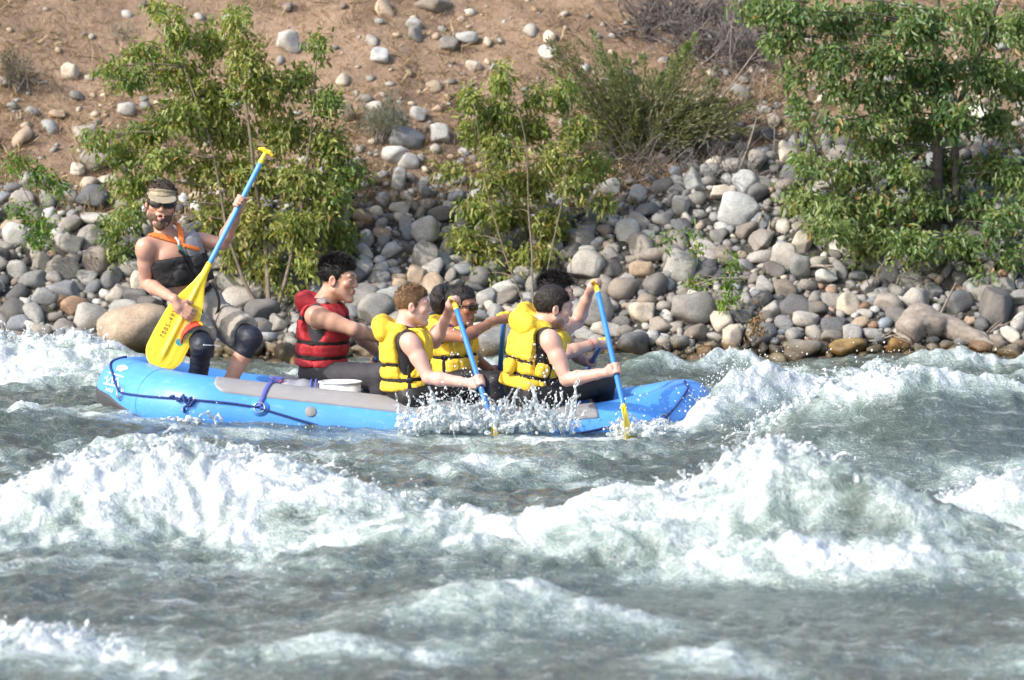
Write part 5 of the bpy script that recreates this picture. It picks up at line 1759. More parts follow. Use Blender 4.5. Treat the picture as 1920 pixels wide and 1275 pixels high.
def grip(S, c, a, w, r=0.017, side=1.0, sc=1.0, k=0.004, thumb=True):
    """A closed hand about the point c of a shaft along a, coming from the wrist w."""
    c = np.array(c, float); a = nrm(a); w = np.array(w, float)
    p = w - c; p = nrm(p - a * (p @ a)); q = np.cross(a, p) * side
    up = nrm(w - c)
    S.ell(c + p * (r + 0.016) * sc + q * 0.006, [a, p, q], np.array([0.044, 0.021, 0.033]) * sc, 0.010)
    S.cone(w, c + p * (r + 0.026) * sc, 0.027 * sc, 0.030 * sc, 0.015)
    for i in range(4):
        o = a * (i - 1.5) * 0.0205 * sc
        ln = (0.88, 1.0, 0.96, 0.78)[3 - i]
        ph = np.radians(np.linspace(15, 15 + 215 * ln, 7))
        rad = (r + 0.0085) * (1 + 0.25 * np.sin(np.linspace(0, np.pi, 7)))
        pts = [c + o + p * 0.045 * sc * 0.9 + q * 0.012]
        pts += [c + o + (p * np.cos(t) + q * np.sin(t)) * rr for t, rr in zip(ph, rad)]
        rr = np.array([0.0105, 0.0105, 0.0102, 0.0098, 0.0092, 0.0090, 0.0085, 0.0080]) * sc
        S.chain(pts, rr, k)
    if thumb:
        b0 = c + p * 0.046 * sc + a * 0.022 * sc - q * 0.006
        pts = [b0, c + a * 0.040 * sc + p * (r + 0.012) - q * 0.018, c + a * 0.038 * sc - q * (r + 0.012) + p * 0.004, c + a * 0.028 * sc - p * (r + 0.008) - q * 0.010]
        S.chain(pts, np.array([0.014, 0.0125, 0.011, 0.009]) * sc, k)


def flow_(s, f): return s.hr * f[0] + s.hf * f[1] + s.hu * f[2]


class Person:
    def __init__(s, label, J, fwd, head, hs, skin, sc=1.0, female=False):
        s.J = {k: np.array(P(*v)) if not isinstance(v, np.ndarray) else v for k, v in J.items()}
        j = s.J; s.sc = sc; s.label = label; s.skin = np.array(skin); s.female = female
        s.U = nrm(j['neck'] - j['pelvis']); f = np.array(fwd, float)
        s.F = nrm(f - s.U * (f @ s.U)); s.R = np.cross(s.F, s.U)
        s.L = float(np.linalg.norm(j['neck'] - j['pelvis']))
        hf, hu = head
        s.hu = nrm(hu); s.hf = nrm(np.array(hf) - s.hu * (np.array(hf) @ s.hu)); s.hr = np.cross(s.hf, s.hu); s.hs = hs
        allp = np.array(list(j.values()))
        s.lo = allp.min(0) - 0.17; s.hi = allp.max(0) + 0.17
        s.paint = []; s.post = []

    def H(s, r, f, u): return s.J['head'] + s.hs * (s.hr * r + s.hf * f + s.hu * u)

    def torso(s, S, k=0.05, g=0.0, arms=True, wide=1.0):
        j = s.J; M = [s.R, s.F, s.U]; L = s.L; c = s.sc
        f = 0.92 if s.female else 1.0
        S.ell(j['pelvis'] + s.U * 0.01, M, np.array([0.160, 0.118, 0.115]) * c + g, k)
        S.ell(j['pelvis'] + s.U * 0.34 * L, M, np.array([0.135 * f * wide, 0.100 * wide, 0.16]) * c + g, k)
        S.ell(j['pelvis'] + s.U * 0.62 * L + s.F * 0.010, M, np.array([0.150 * f, 0.112 * wide, 0.17]) * c + g, k)
        S.ell(j['pelvis'] + s.U * 0.80 * L + s.F * 0.005, M, np.array([0.155 * f, 0.100, 0.10]) * c + g, k)
        for q in ('shR', 'shL'):
            S.cone(j['neck'] - s.U * 0.045, j[q] - s.U * 0.005, 0.058 * c + g, 0.055 * c + g, k * 0.8)
        if not s.female:
            for sg in (-1, 1):
                S.ell(j['pelvis'] + s.U * 0.76 * L + s.F * 0.075 * c + s.R * sg * 0.062, M, np.array([0.070, 0.035, 0.052]) * c + g, 0.03)

    def legs(s, S, g=0.0, k=0.03, parts=('R', 'L'), upto=1.0):
        j = s.J; c = s.sc
        for q in parts:
            h, kn, an = j['hip' + q], j['knee' + q], j['ank' + q]
            S.cone(h, kn, 0.084 * c + g, 0.060 * c + g, k)
            S.ell(kn, np.eye(3), np.array([0.060, 0.060, 0.060]) * c + g, 0.02)
            d = nrm(an - kn); ll = np.linalg.norm(an - kn)
            S.chain([kn, kn + d * ll * 0.32, an], [0.054 * c + g, 0.056 * c + g, 0.038 * c + g], 0.02)

    def build_body(s, h=0.0070, hands=()):
        j = s.J; c = s.sc; S = SDF(s.lo, s.hi, h); s.S = S
        s.torso(S)
        s.legs(S)
        for q in ('R', 'L'):
            an = j['ank' + q]; d = j.get('toe' + q)
            if d is not None: S.chain([an - np.array([0, 0, 0.03]), an * 0.4 + d * 0.6 + np.array([0, 0, -0.005]), d], [0.042, 0.038, 0.026], 0.02)
        for q in ('R', 'L'):
            a, b, w = j['sh' + q], j['el' + q], j['wr' + q]
            ax = nrm(b - a); fx = nrm(w - b); la = np.linalg.norm(b - a); lf = np.linalg.norm(w - b)
            S.ell(a + ax * 0.035, np.eye(3), np.array([0.060, 0.060, 0.060]) * c, 0.03)
            S.chain([a, a + ax * la * 0.45, b], [0.054 * c, 0.050 * c, 0.039 * c], 0.02)
            side = np.cross(ax, fx); side = nrm(side) if np.linalg.norm(side) > 1e-3 else s.F
            bi = nrm(np.cross(side, ax))
            S.ell(a + ax * la * 0.5 + bi * 0.012, [ax, bi, side], np.array([0.085, 0.042, 0.042]) * c, 0.02)
            S.chain([b, b + fx * lf * 0.28, b + fx * lf * 0.75, w], [0.040 * c, 0.045 * c, 0.032 * c, 0.027 * c], 0.015)
        s.head_shape(S)
        for fn in s.post: fn(S)
        for hd in hands: grip(S, **hd)
        V, Q = S.mesh()
        # colour of the skin
        T = np.tile(s.skin.astype(np.float32), (len(V), 1))
        n = pn3(V * 9, 3)[:, None]
        T *= 1 + 0.11 * n
        T *= np.array([1.0, 0.97, 0.95]) ** (pn3(V * 4, 8)[:, None] * 2)
        for (p, r, col, am) in s.paint:
            d = np.linalg.norm((V - p) / np.array(r), axis=1)
            w = (am * (1 - sstep(0.55, 1.0, d)))[:, None]
            T = T * (1 - w) + np.array(col, np.float32) * w
        me = mesh_np('person', V, Q, mat_skin); vattr(me, 'tint', T)
        base = j['pelvis'].copy(); base[2] = V[:, 2].min()
        o = add_obj('person', me); set_origin(o, base); s.obj = o
        tag(o, s.label, 'person', 'people riding in the raft')
        return o

    def head_shape(s, S):
        k = s.hs; M = [s.hr, s.hf, s.hu]; H = s.H; E = lambda c, r, kk=0.012, op='u', p=2.0: S.ell(H(*c), M, np.array(r) * k, kk, op, p)
        E((0, -0.014, 0.045), (0.074, 0.096, 0.086), 0.02)
        E((0, 0.028, -0.030), (0.060, 0.064, 0.080), 0.025)
        E((0, 0.045, 0.030), (0.062, 0.048, 0.055), 0.02)
        for g in (-1, 1):
            S.cone(H(g * 0.055, 0.0, -0.045), H(g * 0.018, 0.072, -0.098), 0.022 * k, 0.020 * k, 0.02)
            E((g * 0.043, 0.064, -0.012), (0.026, 0.024, 0.024), 0.015)
            E((g * 0.034, 0.102, 0.016), (0.020, 0.018, 0.012), 0.010, 's')
            # ear
            E((g * 0.080, -0.010, 0.002), (0.010, 0.021, 0.034), 0.006)
            E((g * 0.087, -0.004, 0.004), (0.006, 0.011, 0.019), 0.005, 's')
            # brow and lids
            S.cone(H(g * 0.012, 0.094, 0.034), H(g * 0.050, 0.078, 0.036), 0.011 * k, 0.009 * k, 0.008)
            E((g * 0.033, 0.080, 0.014), (0.019, 0.015, 0.014), 0.003)
        E((0, 0.078, -0.100), (0.021, 0.017, 0.018), 0.015)
        S.cone(H(0, 0.090, 0.026), H(0, 0.107, -0.017), 0.0085 * k, 0.0125 * k, 0.010)
        for g in (-1, 1): E((g * 0.013, 0.098, -0.021), (0.010, 0.011, 0.009), 0.006)
        E((0, 0.088, -0.055), (0.027, 0.014, 0.018), 0.010)
        E((0, 0.097, -0.050), (0.023, 0.010, 0.0065), 0.004)
        E((0, 0.094, -0.066), (0.020, 0.010, 0.0075), 0.004)
        mo = getattr(s, 'mouth', 0)
        if mo: E((0, 0.104, -0.059), (0.017 * (1 + 0.3 * (mo < 0)), 0.014, 0.003 + 0.009 * abs(mo)), 0.003, 's')
        # neck
        S.cone(H(0, -0.025, -0.040), s.J['neck'] - s.U * 0.01 - s.F * 0.01, 0.056 * k, 0.060 * s.sc, 0.03)
        dark = s.skin * np.array([0.35, 0.25, 0.25])
        s.paint += [(H(0, 0.100, -0.057), np.array([0.026, 0.026, 0.013]) * k, s.skin * np.array([0.85, 0.55, 0.55]), 0.8)]
        if mo: s.paint += [(H(0, 0.094, -0.059), np.array([0.014, 0.014, 0.010]) * k, (0.05, 0.012, 0.012), 0.95)]
        for g in (-1, 1):
            s.paint += [(H(g * 0.034, 0.090, 0.015), np.array([0.024, 0.024, 0.014]) * k, s.skin * 0.62, 0.7),
                        (H(g * 0.045, 0.075, -0.020), np.array([0.03, 0.03, 0.022]) * k, s.skin * np.array([1.08, 0.80, 0.78]), 0.45),
                        (H(g * 0.082, -0.008, 0.0), np.array([0.025, 0.03, 0.04]) * k, s.skin * np.array([1.05, 0.78, 0.75]), 0.5)]
            s.paint += [(H(g * 0.033, 0.092, 0.040), np.array([0.022, 0.02, 0.007]) * k, getattr(s, 'browcol', (0.03, 0.02, 0.015)), 0.9)]
        s.paint += [(H(0, 0.115, -0.02), np.array([0.018] * 3) * k, s.skin * np.array([1.08, 0.78, 0.76]), 0.5)]

    def eyes(s):
        for g in (-1, 1):
            c = s.H(g * 0.033, 0.0845, 0.0145)
            bm = bmesh.new(); bmesh.ops.create_uvsphere(bm, u_segments=16, v_segments=10, radius=0.0128 * s.hs)
            v = np.array([x.co[:] for x in bm.verts]); f3 = np.array([[q.index for q in p.verts] for p in bm.faces if len(p.verts) == 3]); f4 = np.array([[q.index for q in p.verts] for p in bm.faces if len(p.verts) == 4]); bm.free()
            v = v * np.array([1.25, 0.97, 0.50])
            V = c + v[:, :1] * s.hr + v[:, 1:2] * s.hf + v[:, 2:3] * s.hu
            e = add_obj('eye', mesh_np('eye', V, [f4, f3], mat_white_eye), s.obj)
            lathe_obj('iris', [(0.0, 0.0015), (0.004, 0.0012), (0.0058, 0.0)], c + s.hf * 0.0122 * s.hs, mat_iris, e, 16, s.hf)

    def part(s, name, V, Q, mat, parent=None, label=None):
        o = add_obj(name, mesh_np(name, V, Q, mat), parent or s.obj)
        if label: o['label'] = label
        return o

    def hair(s, mat, off=0.014, top=0.012, front=0.085, name='hair', strands=1500, slen=0.02, lift=0.6, noise_a=0.006, back=-0.055, fthr=0.075, side=0.012, seed=0, curl=0.0, flow=(0.0, -0.35, -0.2)):
        k = s.hs; M = [s.hr, s.hf, s.hu]
        c = s.H(0, -0.014, 0.045); ext = (0.14 + top) * k
        S = SDF(c - ext, c + ext, 0.0055, 0.03)
        S.ell(c + s.hu * top * k, M, (np.array([0.074, 0.096, 0.086]) + off) * k, 0.01)
        X, Y, Z = S.pts(); j = s.J['head']
        dot = lambda a: (X - j[0]) * a[0] + (Y - j[1]) * a[1] + (Z - j[2]) * a[2]
        f = dot(s.hf) / k; u = dot(s.hu) / k; r = dot(s.hr) / k
        thr = np.interp(f, [-0.12, -0.045, -0.02, 0.02, 0.035, 0.06, 0.09], [back, back + 0.015, side, side - 0.012, 0.045, fthr - 0.008, fthr])
        S.D = smax(S.D, (thr - u) * k * 0.8, 0.006)
        V, Q = S.mesh(); N = vert_normals(V, Q)
        V = V + N * (noise_a * pn3(V * 28, seed)[:, None] + noise_a * 0.6 * pn3(V * 70, seed + 2)[:, None])
        rg = np.random.default_rng(seed + 40)
        Wm, Qw = V, Q
        if strands:
            ii = rg.integers(0, len(V), strands); p = V[ii]; n = N[ii]
            fl = -s.hu * 0.35 - s.hf * 0.25
            d = n * lift * (0.35 + 0.65 * sstep(0.04, 0.11, ((p - s.J['head']) @ s.hu) / k))[:, None] + fl * (1 - lift) + flow_(s, flow) + rg.normal(size=(strands, 3)) * (0.11 + curl)
            d /= np.linalg.norm(d, axis=1, keepdims=True)
            hh_ = ((p - s.J['head']) @ s.hu) / k
            ln = slen * rg.uniform(0.5, 1.3, (strands, 1)) * (0.30 + 0.70 * sstep(0.05, 0.115, hh_))[:, None]; sd = np.cross(d, rg.normal(size=(strands, 3))); sd /= np.linalg.norm(sd, axis=1, keepdims=True)
            w = 0.0022
            b = p - n * 0.003; m = p + d * ln * 0.55 + n * 0.002; t = p + d * ln - s.hu * ln * 0.15
            sv = np.stack([b - sd * w, b + sd * w, m + sd * w * 0.8, m - sd * w * 0.8, t], 1).reshape(-1, 3)
            kk = np.arange(strands)[:, None] * 5 + len(V)
            Wm = np.concatenate([V, sv]); Qw = [Q, (kk + np.array([[0, 1, 2, 3]])), ]
            Tt = kk + np.array([[3, 2, 4]])
            me = mesh_np(name, Wm, [Q, Qw[1], Tt], mat)
        else:
            me = mesh_np(name, V, Q, mat)
        return add_obj(name, me, s.obj)

    def torso_field(s, h=0.0088, pad=0.09, wide=1.0):
        j = s.J; pts = np.array([j['pelvis'], j['neck'], j['shR'], j['shL']])
        S = SDF(pts.min(0) - 0.27, pts.max(0) + 0.24, h, pad)
        s.torso(S, 0.05, 0.0, wide=wide)
        X, Y, Z = S.pts(); p0 = j['pelvis']
        dot = lambda a, o=p0: (X - o[0]) * a[0] + (Y - o[1]) * a[1] + (Z - o[2]) * a[2]
        s.tf = dict(S=S, T=S.D.copy(), u=dot(s.U), f=dot(s.F), r=dot(s.R), X=X, Y=Y, Z=Z)
        return s.tf

    def caps(s, a, b, r):
        t = s.tf; ba = b - a; L2 = float(ba @ ba) + 1e-9
        q = np.clip(((t['X'] - a[0]) * ba[0] + (t['Y'] - a[1]) * ba[1] + (t['Z'] - a[2]) * ba[2]) / L2, 0, 1)
        return np.sqrt((t['X'] - a[0] - ba[0] * q) ** 2 + (t['Y'] - a[1] - ba[1] * q) ** 2 + (t['Z'] - a[2] - ba[2] * q) ** 2) - r

    def net(s, D):
        return surface_nets(D.astype(np.float32), s.tf['S'].lo, s.tf['S'].h)

    def arm_cut(s, r, drop=0.09, out=0.14, lift=0.0):
        d = None
        for q, sg in (('shR', 1), ('shL', -1)):
            a = s.J[q] + s.R * sg * 0.035 + s.U * lift
            e = np.minimum(s.caps(a, a + s.R * sg * out, r), s.caps(a, a - s.U * drop, r * 0.92))
            d = e if d is None else np.minimum(d, e)
        return d

    def wetsuit(s, mat, name='wetsuit', g=0.009, armr=0.078, legs=True, neck=0.07, top=None, torso=True, wr=0.004):
        t = s.tf
        D = t['T'] - g
        D = smax(D, -s.arm_cut(armr, 0.05), 0.006)
        D = smax(D, -s.caps(s.J['neck'] - s.U * 0.01 + s.F * 0.04, s.J['neck'] + s.U * 0.2, neck), 0.006)
        V, Q = s.net(D)
        out = s.part(name, V, Q, mat) if torso else None
        if legs:
            j = s.J; pts = np.array([j['pelvis'], j['hipR'], j['hipL'], j['kneeR'], j['kneeL'], j['ankR'], j['ankL']])
            S = SDF(pts.min(0) - 0.19, pts.max(0) + 0.19, 0.0115)
            S.ell(j['pelvis'] + s.U * 0.01, [s.R, s.F, s.U], np.array([0.160, 0.118, 0.115]) * s.sc + g + 0.004, 0.04)
            s.legs(S, g + 0.003)
            V, Q = S.mesh(); N = vert_normals(V, Q)
            V = V + N * (wr * pn3(V * 13, 4) + wr * 0.6 * pn3(V * 31, 9))[:, None]
            s.part('wetsuit_leg' if torso else name, V, Q, mat)
        return out

    def vest(s, mat, bands, h0, h1, th=0.042, collar=0.06, armr=0.098, armdrop=0.10, strap_w=0.019, name='life_jacket', seed=0, neck_r=0.088, back_tall=0.0, seams=True, webbing=True):
        """Buoyancy vest: padded front and back, closed sides below the armhole, black belts."""
        t = s.tf; u, f, r = t['u'], t['f'], t['r']
        puff = np.zeros_like(u) + th
        for b in bands: puff = puff - th * 0.42 * np.exp(-((u - b) / 0.016) ** 2)
        puff = puff * (0.62 + 0.38 * sstep(0.02, 0.10, np.abs(f))) + 0.006 * np.sin(u * 9)
        D = t['T'] - puff
        D = smax(D, u - h1, 0.02); D = smax(D, h0 - u, 0.02)
        D = smax(D, -s.arm_cut(armr, armdrop), 0.016)
        D = smax(D, -s.caps(s.J['neck'] - s.U * 0.02 + s.F * 0.02, s.J['neck'] + s.U * 0.25, neck_r), 0.015)
        D = smax(D, -s.caps(s.J['neck'] - s.U * 0.09 + s.F * 0.13, s.J['neck'] + s.U * 0.1 + s.F * 0.12, 0.035), 0.015)
        # front opening and side seams as grooves
        if seams:
            D = D + 0.010 * np.exp(-(r / 0.007) ** 2) * (f > 0)
            for x in (-0.095, 0.095): D = D + 0.006 * np.exp(-((r - x) / 0.007) ** 2) * (f > 0)
            D = D + 0.007 * np.exp(-((f + 0.01) / 0.008) ** 2) * (u < 0.6 * s.L)
        V, Q = s.net(D); N = vert_normals(V, Q)
        V = V + N * (0.0045 * pn3(V * 18, seed) + 0.0028 * pn3(V * 42, seed + 3))[:, None]
        v = s.part(name, V, Q, mat)
        s.vD = D
        for b in bands:
            B = np.maximum(np.maximum(D - 0.010 - 0.006, -(D + 0.012)), np.abs(u - b) - strap_w * 0.5)
            Vb, Qb = s.net(np.maximum(t['T'] - puff - 0.004, np.maximum(-(t['T'] - puff + 0.012), np.abs(u - b) - strap_w * 0.5)))
            # keep belts out of the armhole
            Bd = np.maximum(t['T'] - puff - 0.0045, np.maximum(-(t['T'] - puff + 0.010), np.abs(u - b) - strap_w * 0.5))
            Bd = np.maximum(Bd, -s.arm_cut(armr * 0.96, armdrop))
            Vb, Qb = s.net(Bd)
            if len(Vb): add_obj('belt', mesh_np('belt', Vb, Qb, mat_webbing), v)
        # upright webbing at the side
        for x0, sg in (((0.045, 1), (0.045, -1)) if webbing else ()):
            Bd = np.maximum(t['T'] - puff - 0.006, np.maximum(-(t['T'] - puff + 0.008), np.abs(f - x0) - 0.011))
            Bd = np.maximum(np.maximum(Bd, h0 + 0.02 - u), u - (bands[-1] if len(bands) else h1))
            Bd = np.maximum(Bd, 0.09 - sg * r)
            Vb, Qb = s.net(Bd)
            if len(Vb): add_obj('side_webbing', mesh_np('side_webbing', Vb, Qb, mat_webbing), v)
            for b in bands:
                ts = np.linspace(0.05, 0.32, 80); pp = s.J['pelvis'] + s.U * b + s.F * x0 + s.R * sg * ts[:, None]
                ix = np.round((pp - t['S'].lo) / t['S'].h).astype(int); ok = ((ix >= 0) & (ix < np.array(D.shape))).all(1)
                vals = np.where(ok, D[tuple(np.clip(ix, 0, np.array(D.shape) - 1).T)], 1.0)
                ins = np.where(vals < 0)[0]
                if len(ins):
                    pc = pp[ins[-1]] + s.R * sg * 0.008
                    B2 = SDF(pc - 0.045, pc + 0.045, 0.005); B2.ell(pc, [s.R, s.F, s.U], (0.011, 0.024, 0.019), 0, 'u', 3.4)
                    V2, Q2 = B2.mesh(); add_obj('buckle', mesh_np('buckle', V2, Q2, mat_lens), v)
        if collar:
            j = s.J; n = j['neck']; c = collar
            S = SDF(n - 0.30, n + 0.30, 0.0095)
            S.ell(n - s.F * 0.125 + s.U * 0.005, [s.R, nrm(s.F + s.U * 0.35), nrm(s.U - s.F * 0.35)], np.array([0.155, 0.058, 0.088]) * (c / 0.06), 0.02, 'u', 2.6)
            for g in (-1, 1):
                S.chain([n - s.F * 0.10 + s.R * g * 0.08 + s.U * 0.015, n - s.F * 0.01 + s.R * g * 0.105 + s.U * 0.0, n + s.F * 0.075 + s.R * g * 0.085 - s.U * 0.065, n + s.F * 0.11 + s.R * g * 0.07 - s.U * 0.16], [0.050, 0.040, 0.036, 0.030], 0.02)
            V, Q = S.mesh(); N = vert_normals(V, Q)
            V = V + N * (0.006 * pn3(V * 14, seed + 7) + 0.0035 * pn3(V * 36, seed + 8))[:, None]
            add_obj('collar', mesh_np('collar', V, Q, mat), v)
        return v

    def sunglasses(s):
        k = s.hs; M = [s.hr, s.hf, s.hu]; c = s.H(0, 0.07, 0.014)
        S = SDF(c - 0.13, c + 0.13, 0.0036)
        for g in (-1, 1):
            nr = nrm(s.hr * 0.92 - s.hf * 0.38 * -g * -1) if False else nrm(s.hr - s.hf * 0.42 * g)
            nf = nrm(np.cross(s.hu, nr)); nf = nf if nf @ s.hf > 0 else -nf
            S.ell(s.H(g * 0.037, 0.102, 0.012), [nr, nf, s.hu], np.array([0.034, 0.0065, 0.021]) * k, 0.004, 'u', 2.8)
            S.chain([s.H(g * 0.068, 0.086, 0.020), s.H(g * 0.081, 0.05, 0.020), s.H(g * 0.086, -0.005, 0.018)], [0.006, 0.0055, 0.005], 0.003)
        S.cone(s.H(-0.012, 0.114, 0.020), s.H(0.012, 0.114, 0.020), 0.005, 0.005, 0.003)
        V, Q = S.mesh()
        return s.part('sunglasses', V, Q, mat_lens)


def perp(a, b): return nrm(np.array(b) - np.array(a))


# ---------------------------------------------------------------- paddles (their axes are needed by the hands)
def pad_axis(top, bot):
    a = np.array(P(*top)); b = np.array(P(*bot)); return a, b, nrm(b - a)


PADDLES = dict(
    guide=pad_axis((499, 284, 0.60), (303, 672, 0.44)),
    fair=pad_axis((850, 561, 0.12), (899, 719, -0.29)),
    front=pad_axis((1117, 530, 0.18), (1154, 695, -0.28)),
    woman=pad_axis((946, 589, 1.15), (937, 700, 1.62)),
    far=pad_axis((1131, 638, 1.10), (1106, 686, 1.75)),
    red=pad_axis((728, 642, 1.28), (694, 690, 1.85)),
)


def on(pd, v):
    """Point of a paddle's axis at the image row v."""
    a, b, d = PADDLES[pd]
    lo, hi = -0.5, 2.5
    def row(q):
        cp, sp = math.cos(PITCH), math.sin(PITCH)
        y = q[1] - CAM_Y; z = q[2] - CAM_H
        return 637.5 - FPX * (z * cp + y * sp) / (y * cp - z * sp)
    for _ in range(40):
        m = 0.5 * (lo + hi)
        if row(a + d * m) < v: lo = m
        else: hi = m
    return a + d * lo


X = np.array([1.0, 0, 0]); Yv_ = np.array([0, 1.0, 0]); Zv = np.array([0, 0, 1.0])
hair_dark = hair_mat('hair_black', (0.014, 0.012, 0.011))
hair_brown = hair_mat('hair_brown', (0.022, 0.016, 0.012))
beard_g = hair_mat('beard_guide', (0.085, 0.048, 0.028))
hair_guide = hair_mat('hair_guide', (0.05, 0.035, 0.022))
hair_fair = hair_mat('hair_fair', (0.15, 0.085, 0.042))
beard_m = hair_mat('beard', (0.085, 0.045, 0.022))

# ---------------------------------------------------------------- the standing guide
gR = on('guide', 583); gL = on('guide', 379)
g = Person('bearded shirtless guide standing at the stern with a yellow paddle',
           dict(pelvis=(374, 580, 0.82), neck=(309, 437, 0.74), shR=(272, 462, 0.64), shL=(344, 450, 0.90), elR=(275, 532, 0.76), wrR=(324, 575, 0.52), elL=(418, 456, 0.80), wrL=(446, 394, 0.60),
                head=(302, 386, 0.68), hipR=(352, 592, 0.76), hipL=(396, 588, 0.88), kneeR=(379, 650, 0.44), ankR=(366, 742, 0.62), kneeL=(470, 634, 0.60), ankL=(418, 742, 0.62), toeR=(372, 762, 0.50), toeL=(420, 762, 0.46)),
           (0.45, -0.89, 0), ((0.10, -0.985, -0.10), (0.10, 0.02, 1)), 1.13, (0.50, 0.285, 0.205), 1.0)
for q in (-1, 1): g.paint.append((g.H(q * 0.050, 0.035, -0.070), np.array([0.035, 0.060, 0.045]) * 1.13, (0.17, 0.10, 0.07), 0.85))
g.paint.append((g.H(0, 0.085, -0.098), np.array([0.045, 0.045, 0.030]) * 1.13, (0.09, 0.05, 0.03), 0.9))
g.mouth = 1; g.browcol = (0.05, 0.03, 0.02)
gd = PADDLES['guide'][2]
g.post.append(lambda S: S.ell(g.H(0.004, 0.108, -0.070), [g.hr, g.hf, g.hu], np.array([0.014, 0.012, 0.012]) * g.hs, 0.003))
g.paint.append((g.H(0.004, 0.115, -0.070), np.array([0.018, 0.02, 0.014]), (0.55, 0.22, 0.20), 0.9))
fcG = nrm(np.array([0.12, -1.0, 0.10]) - gd * (np.array([0.12, -1.0, 0.10]) @ gd)); sdG = np.cross(gd, fcG); sdG = sdG if sdG[0] > 0 else -sdG
g.J['wrR'] = gR - sdG * 0.100 - gd * 0.035 + fcG * 0.045


def blade_hand(S):
    o = gR
    S.cone(g.J['wrR'], o - sdG * 0.055 + fcG * 0.043, 0.027, 0.030, 0.015)
    S.ell(o - sdG * 0.040 + fcG * 0.042, [sdG, gd, fcG], np.array([0.046, 0.043, 0.018]), 0.012)
    for i in range(4):
        o2 = o + gd * (i - 1.5) * 0.0225
        ln = (0.95, 1.0, 0.94, 0.78)[i]
        S.chain([o2 - sdG * 0.012 + fcG * 0.046, o2 + sdG * 0.030 * ln + fcG * 0.046 + gd * 0.004, o2 + sdG * 0.052 * ln + fcG * 0.034 + gd * 0.006, o2 + sdG * 0.062 * ln + fcG * 0.018 + gd * 0.006], [0.0115, 0.0105, 0.0098, 0.0085], 0.003)
    S.chain([o - sdG * 0.058 - gd * 0.030 + fcG * 0.040, o - sdG * 0.025 - gd * 0.056 + fcG * 0.040, o + sdG * 0.012 - gd * 0.062 + fcG * 0.032], [0.015, 0.0125, 0.010], 0.005)


g.post.append(blade_hand)
body = g.build_body(hands=(dict(c=gL, a=-gd, w=g.J['wrL'], r=0.017, side=1.0),))
g.hair(hair_guide, 0.010, 0.002, strands=2600, slen=0.022, lift=0.6, noise_a=0.008, fthr=0.085, curl=0.3, seed=3)
# beard
S = SDF(g.J['head'] - 0.19, g.J['head'] + 0.19, 0.005)
M3 = [g.hr, g.hf, g.hu]
S.ell(g.H(0, 0.030, -0.064), M3, np.array([0.0625, 0.0665, 0.060]) * g.hs, 0.01)
S.ell(g.H(0, 0.077, -0.108), M3, np.array([0.030, 0.026, 0.029]) * g.hs, 0.015)
for q in (-1, 1):
    S.cone(g.H(q * 0.064, 0.010, 0.0), g.H(q * 0.056, 0.03, -0.07), 0.008, 0.011, 0.012)
    S.cone(g.H(q * 0.026, 0.092, -0.058), g.H(0, 0.100, -0.040), 0.007, 0.007, 0.006)
S.ell(g.H(0, 0.118, -0.062), M3, np.array([0.022, 0.035, 0.018]) * g.hs, 0.004, 's')
S.ell(g.H(0, 0.085, 0.012), M3, np.array([0.062, 0.06, 0.060]) * g.hs, 0.012, 's')
V, Q = S.mesh(); N = vert_normals(V, Q); V = V + N * (0.004 * pn3(V * 60, 2))[:, None]
g.part('beard', V, Q, beard_g)
g.sunglasses()
# visor: band and brim
S = SDF(g.J['head'] - 0.2, g.J['head'] + 0.24, 0.005, 0.02)
S.ell(g.H(0, -0.012, 0.045), M3, (np.array([0.076, 0.098, 0.1]) + 0.010) * g.hs, 0)
Xs, Ys, Zs = S.pts(); jh = g.J['head']
uu = ((Xs - jh[0]) * g.hu[0] + (Ys - jh[1]) * g.hu[1] + (Zs - jh[2]) * g.hu[2]) / g.hs; ff = ((Xs - jh[0]) * g.hf[0] + (Ys - jh[1]) * g.hf[1] + (Zs - jh[2]) * g.hf[2]) / g.hs
D0 = S.D.copy()
tl = uu - 0.068 + 0.10 * (0.09 - ff) * 0.35
V, Q = surface_nets(np.maximum(np.maximum(D0, -(D0 + 0.012)), np.abs(tl - 0.008) * g.hs - 0.023).astype(np.float32), S.lo, S.h)
vis = g.part('visor', V, Q, mat_visor)
D1 = S.D * 0 + 0.2
S2 = SDF(g.J['head'] - 0.2, g.J['head'] + 0.24, 0.005)
S2.ell(g.H(0, 0.088, 0.050), [g.hr, nrm(g.hf - g.hu * 0.42), nrm(g.hu + g.hf * 0.42)], np.array([0.082, 0.078, 0.0075]) * g.hs, 0)
S2.D = np.maximum(S2.D, -(D0 + 0.004))
V, Q = S2.mesh(); add_obj('brim', mesh_np('brim', V, Q, mat_visor), vis)
V, Q = surface_nets(np.maximum(np.maximum(D0 - 0.003, -(D0 + 0.01)), np.abs(tl - 0.018) * g.hs - 0.008).astype(np.float32), S.lo, S.h)
add_obj('stripe', mesh_np('stripe', V, Q, mat_visor_band), vis)

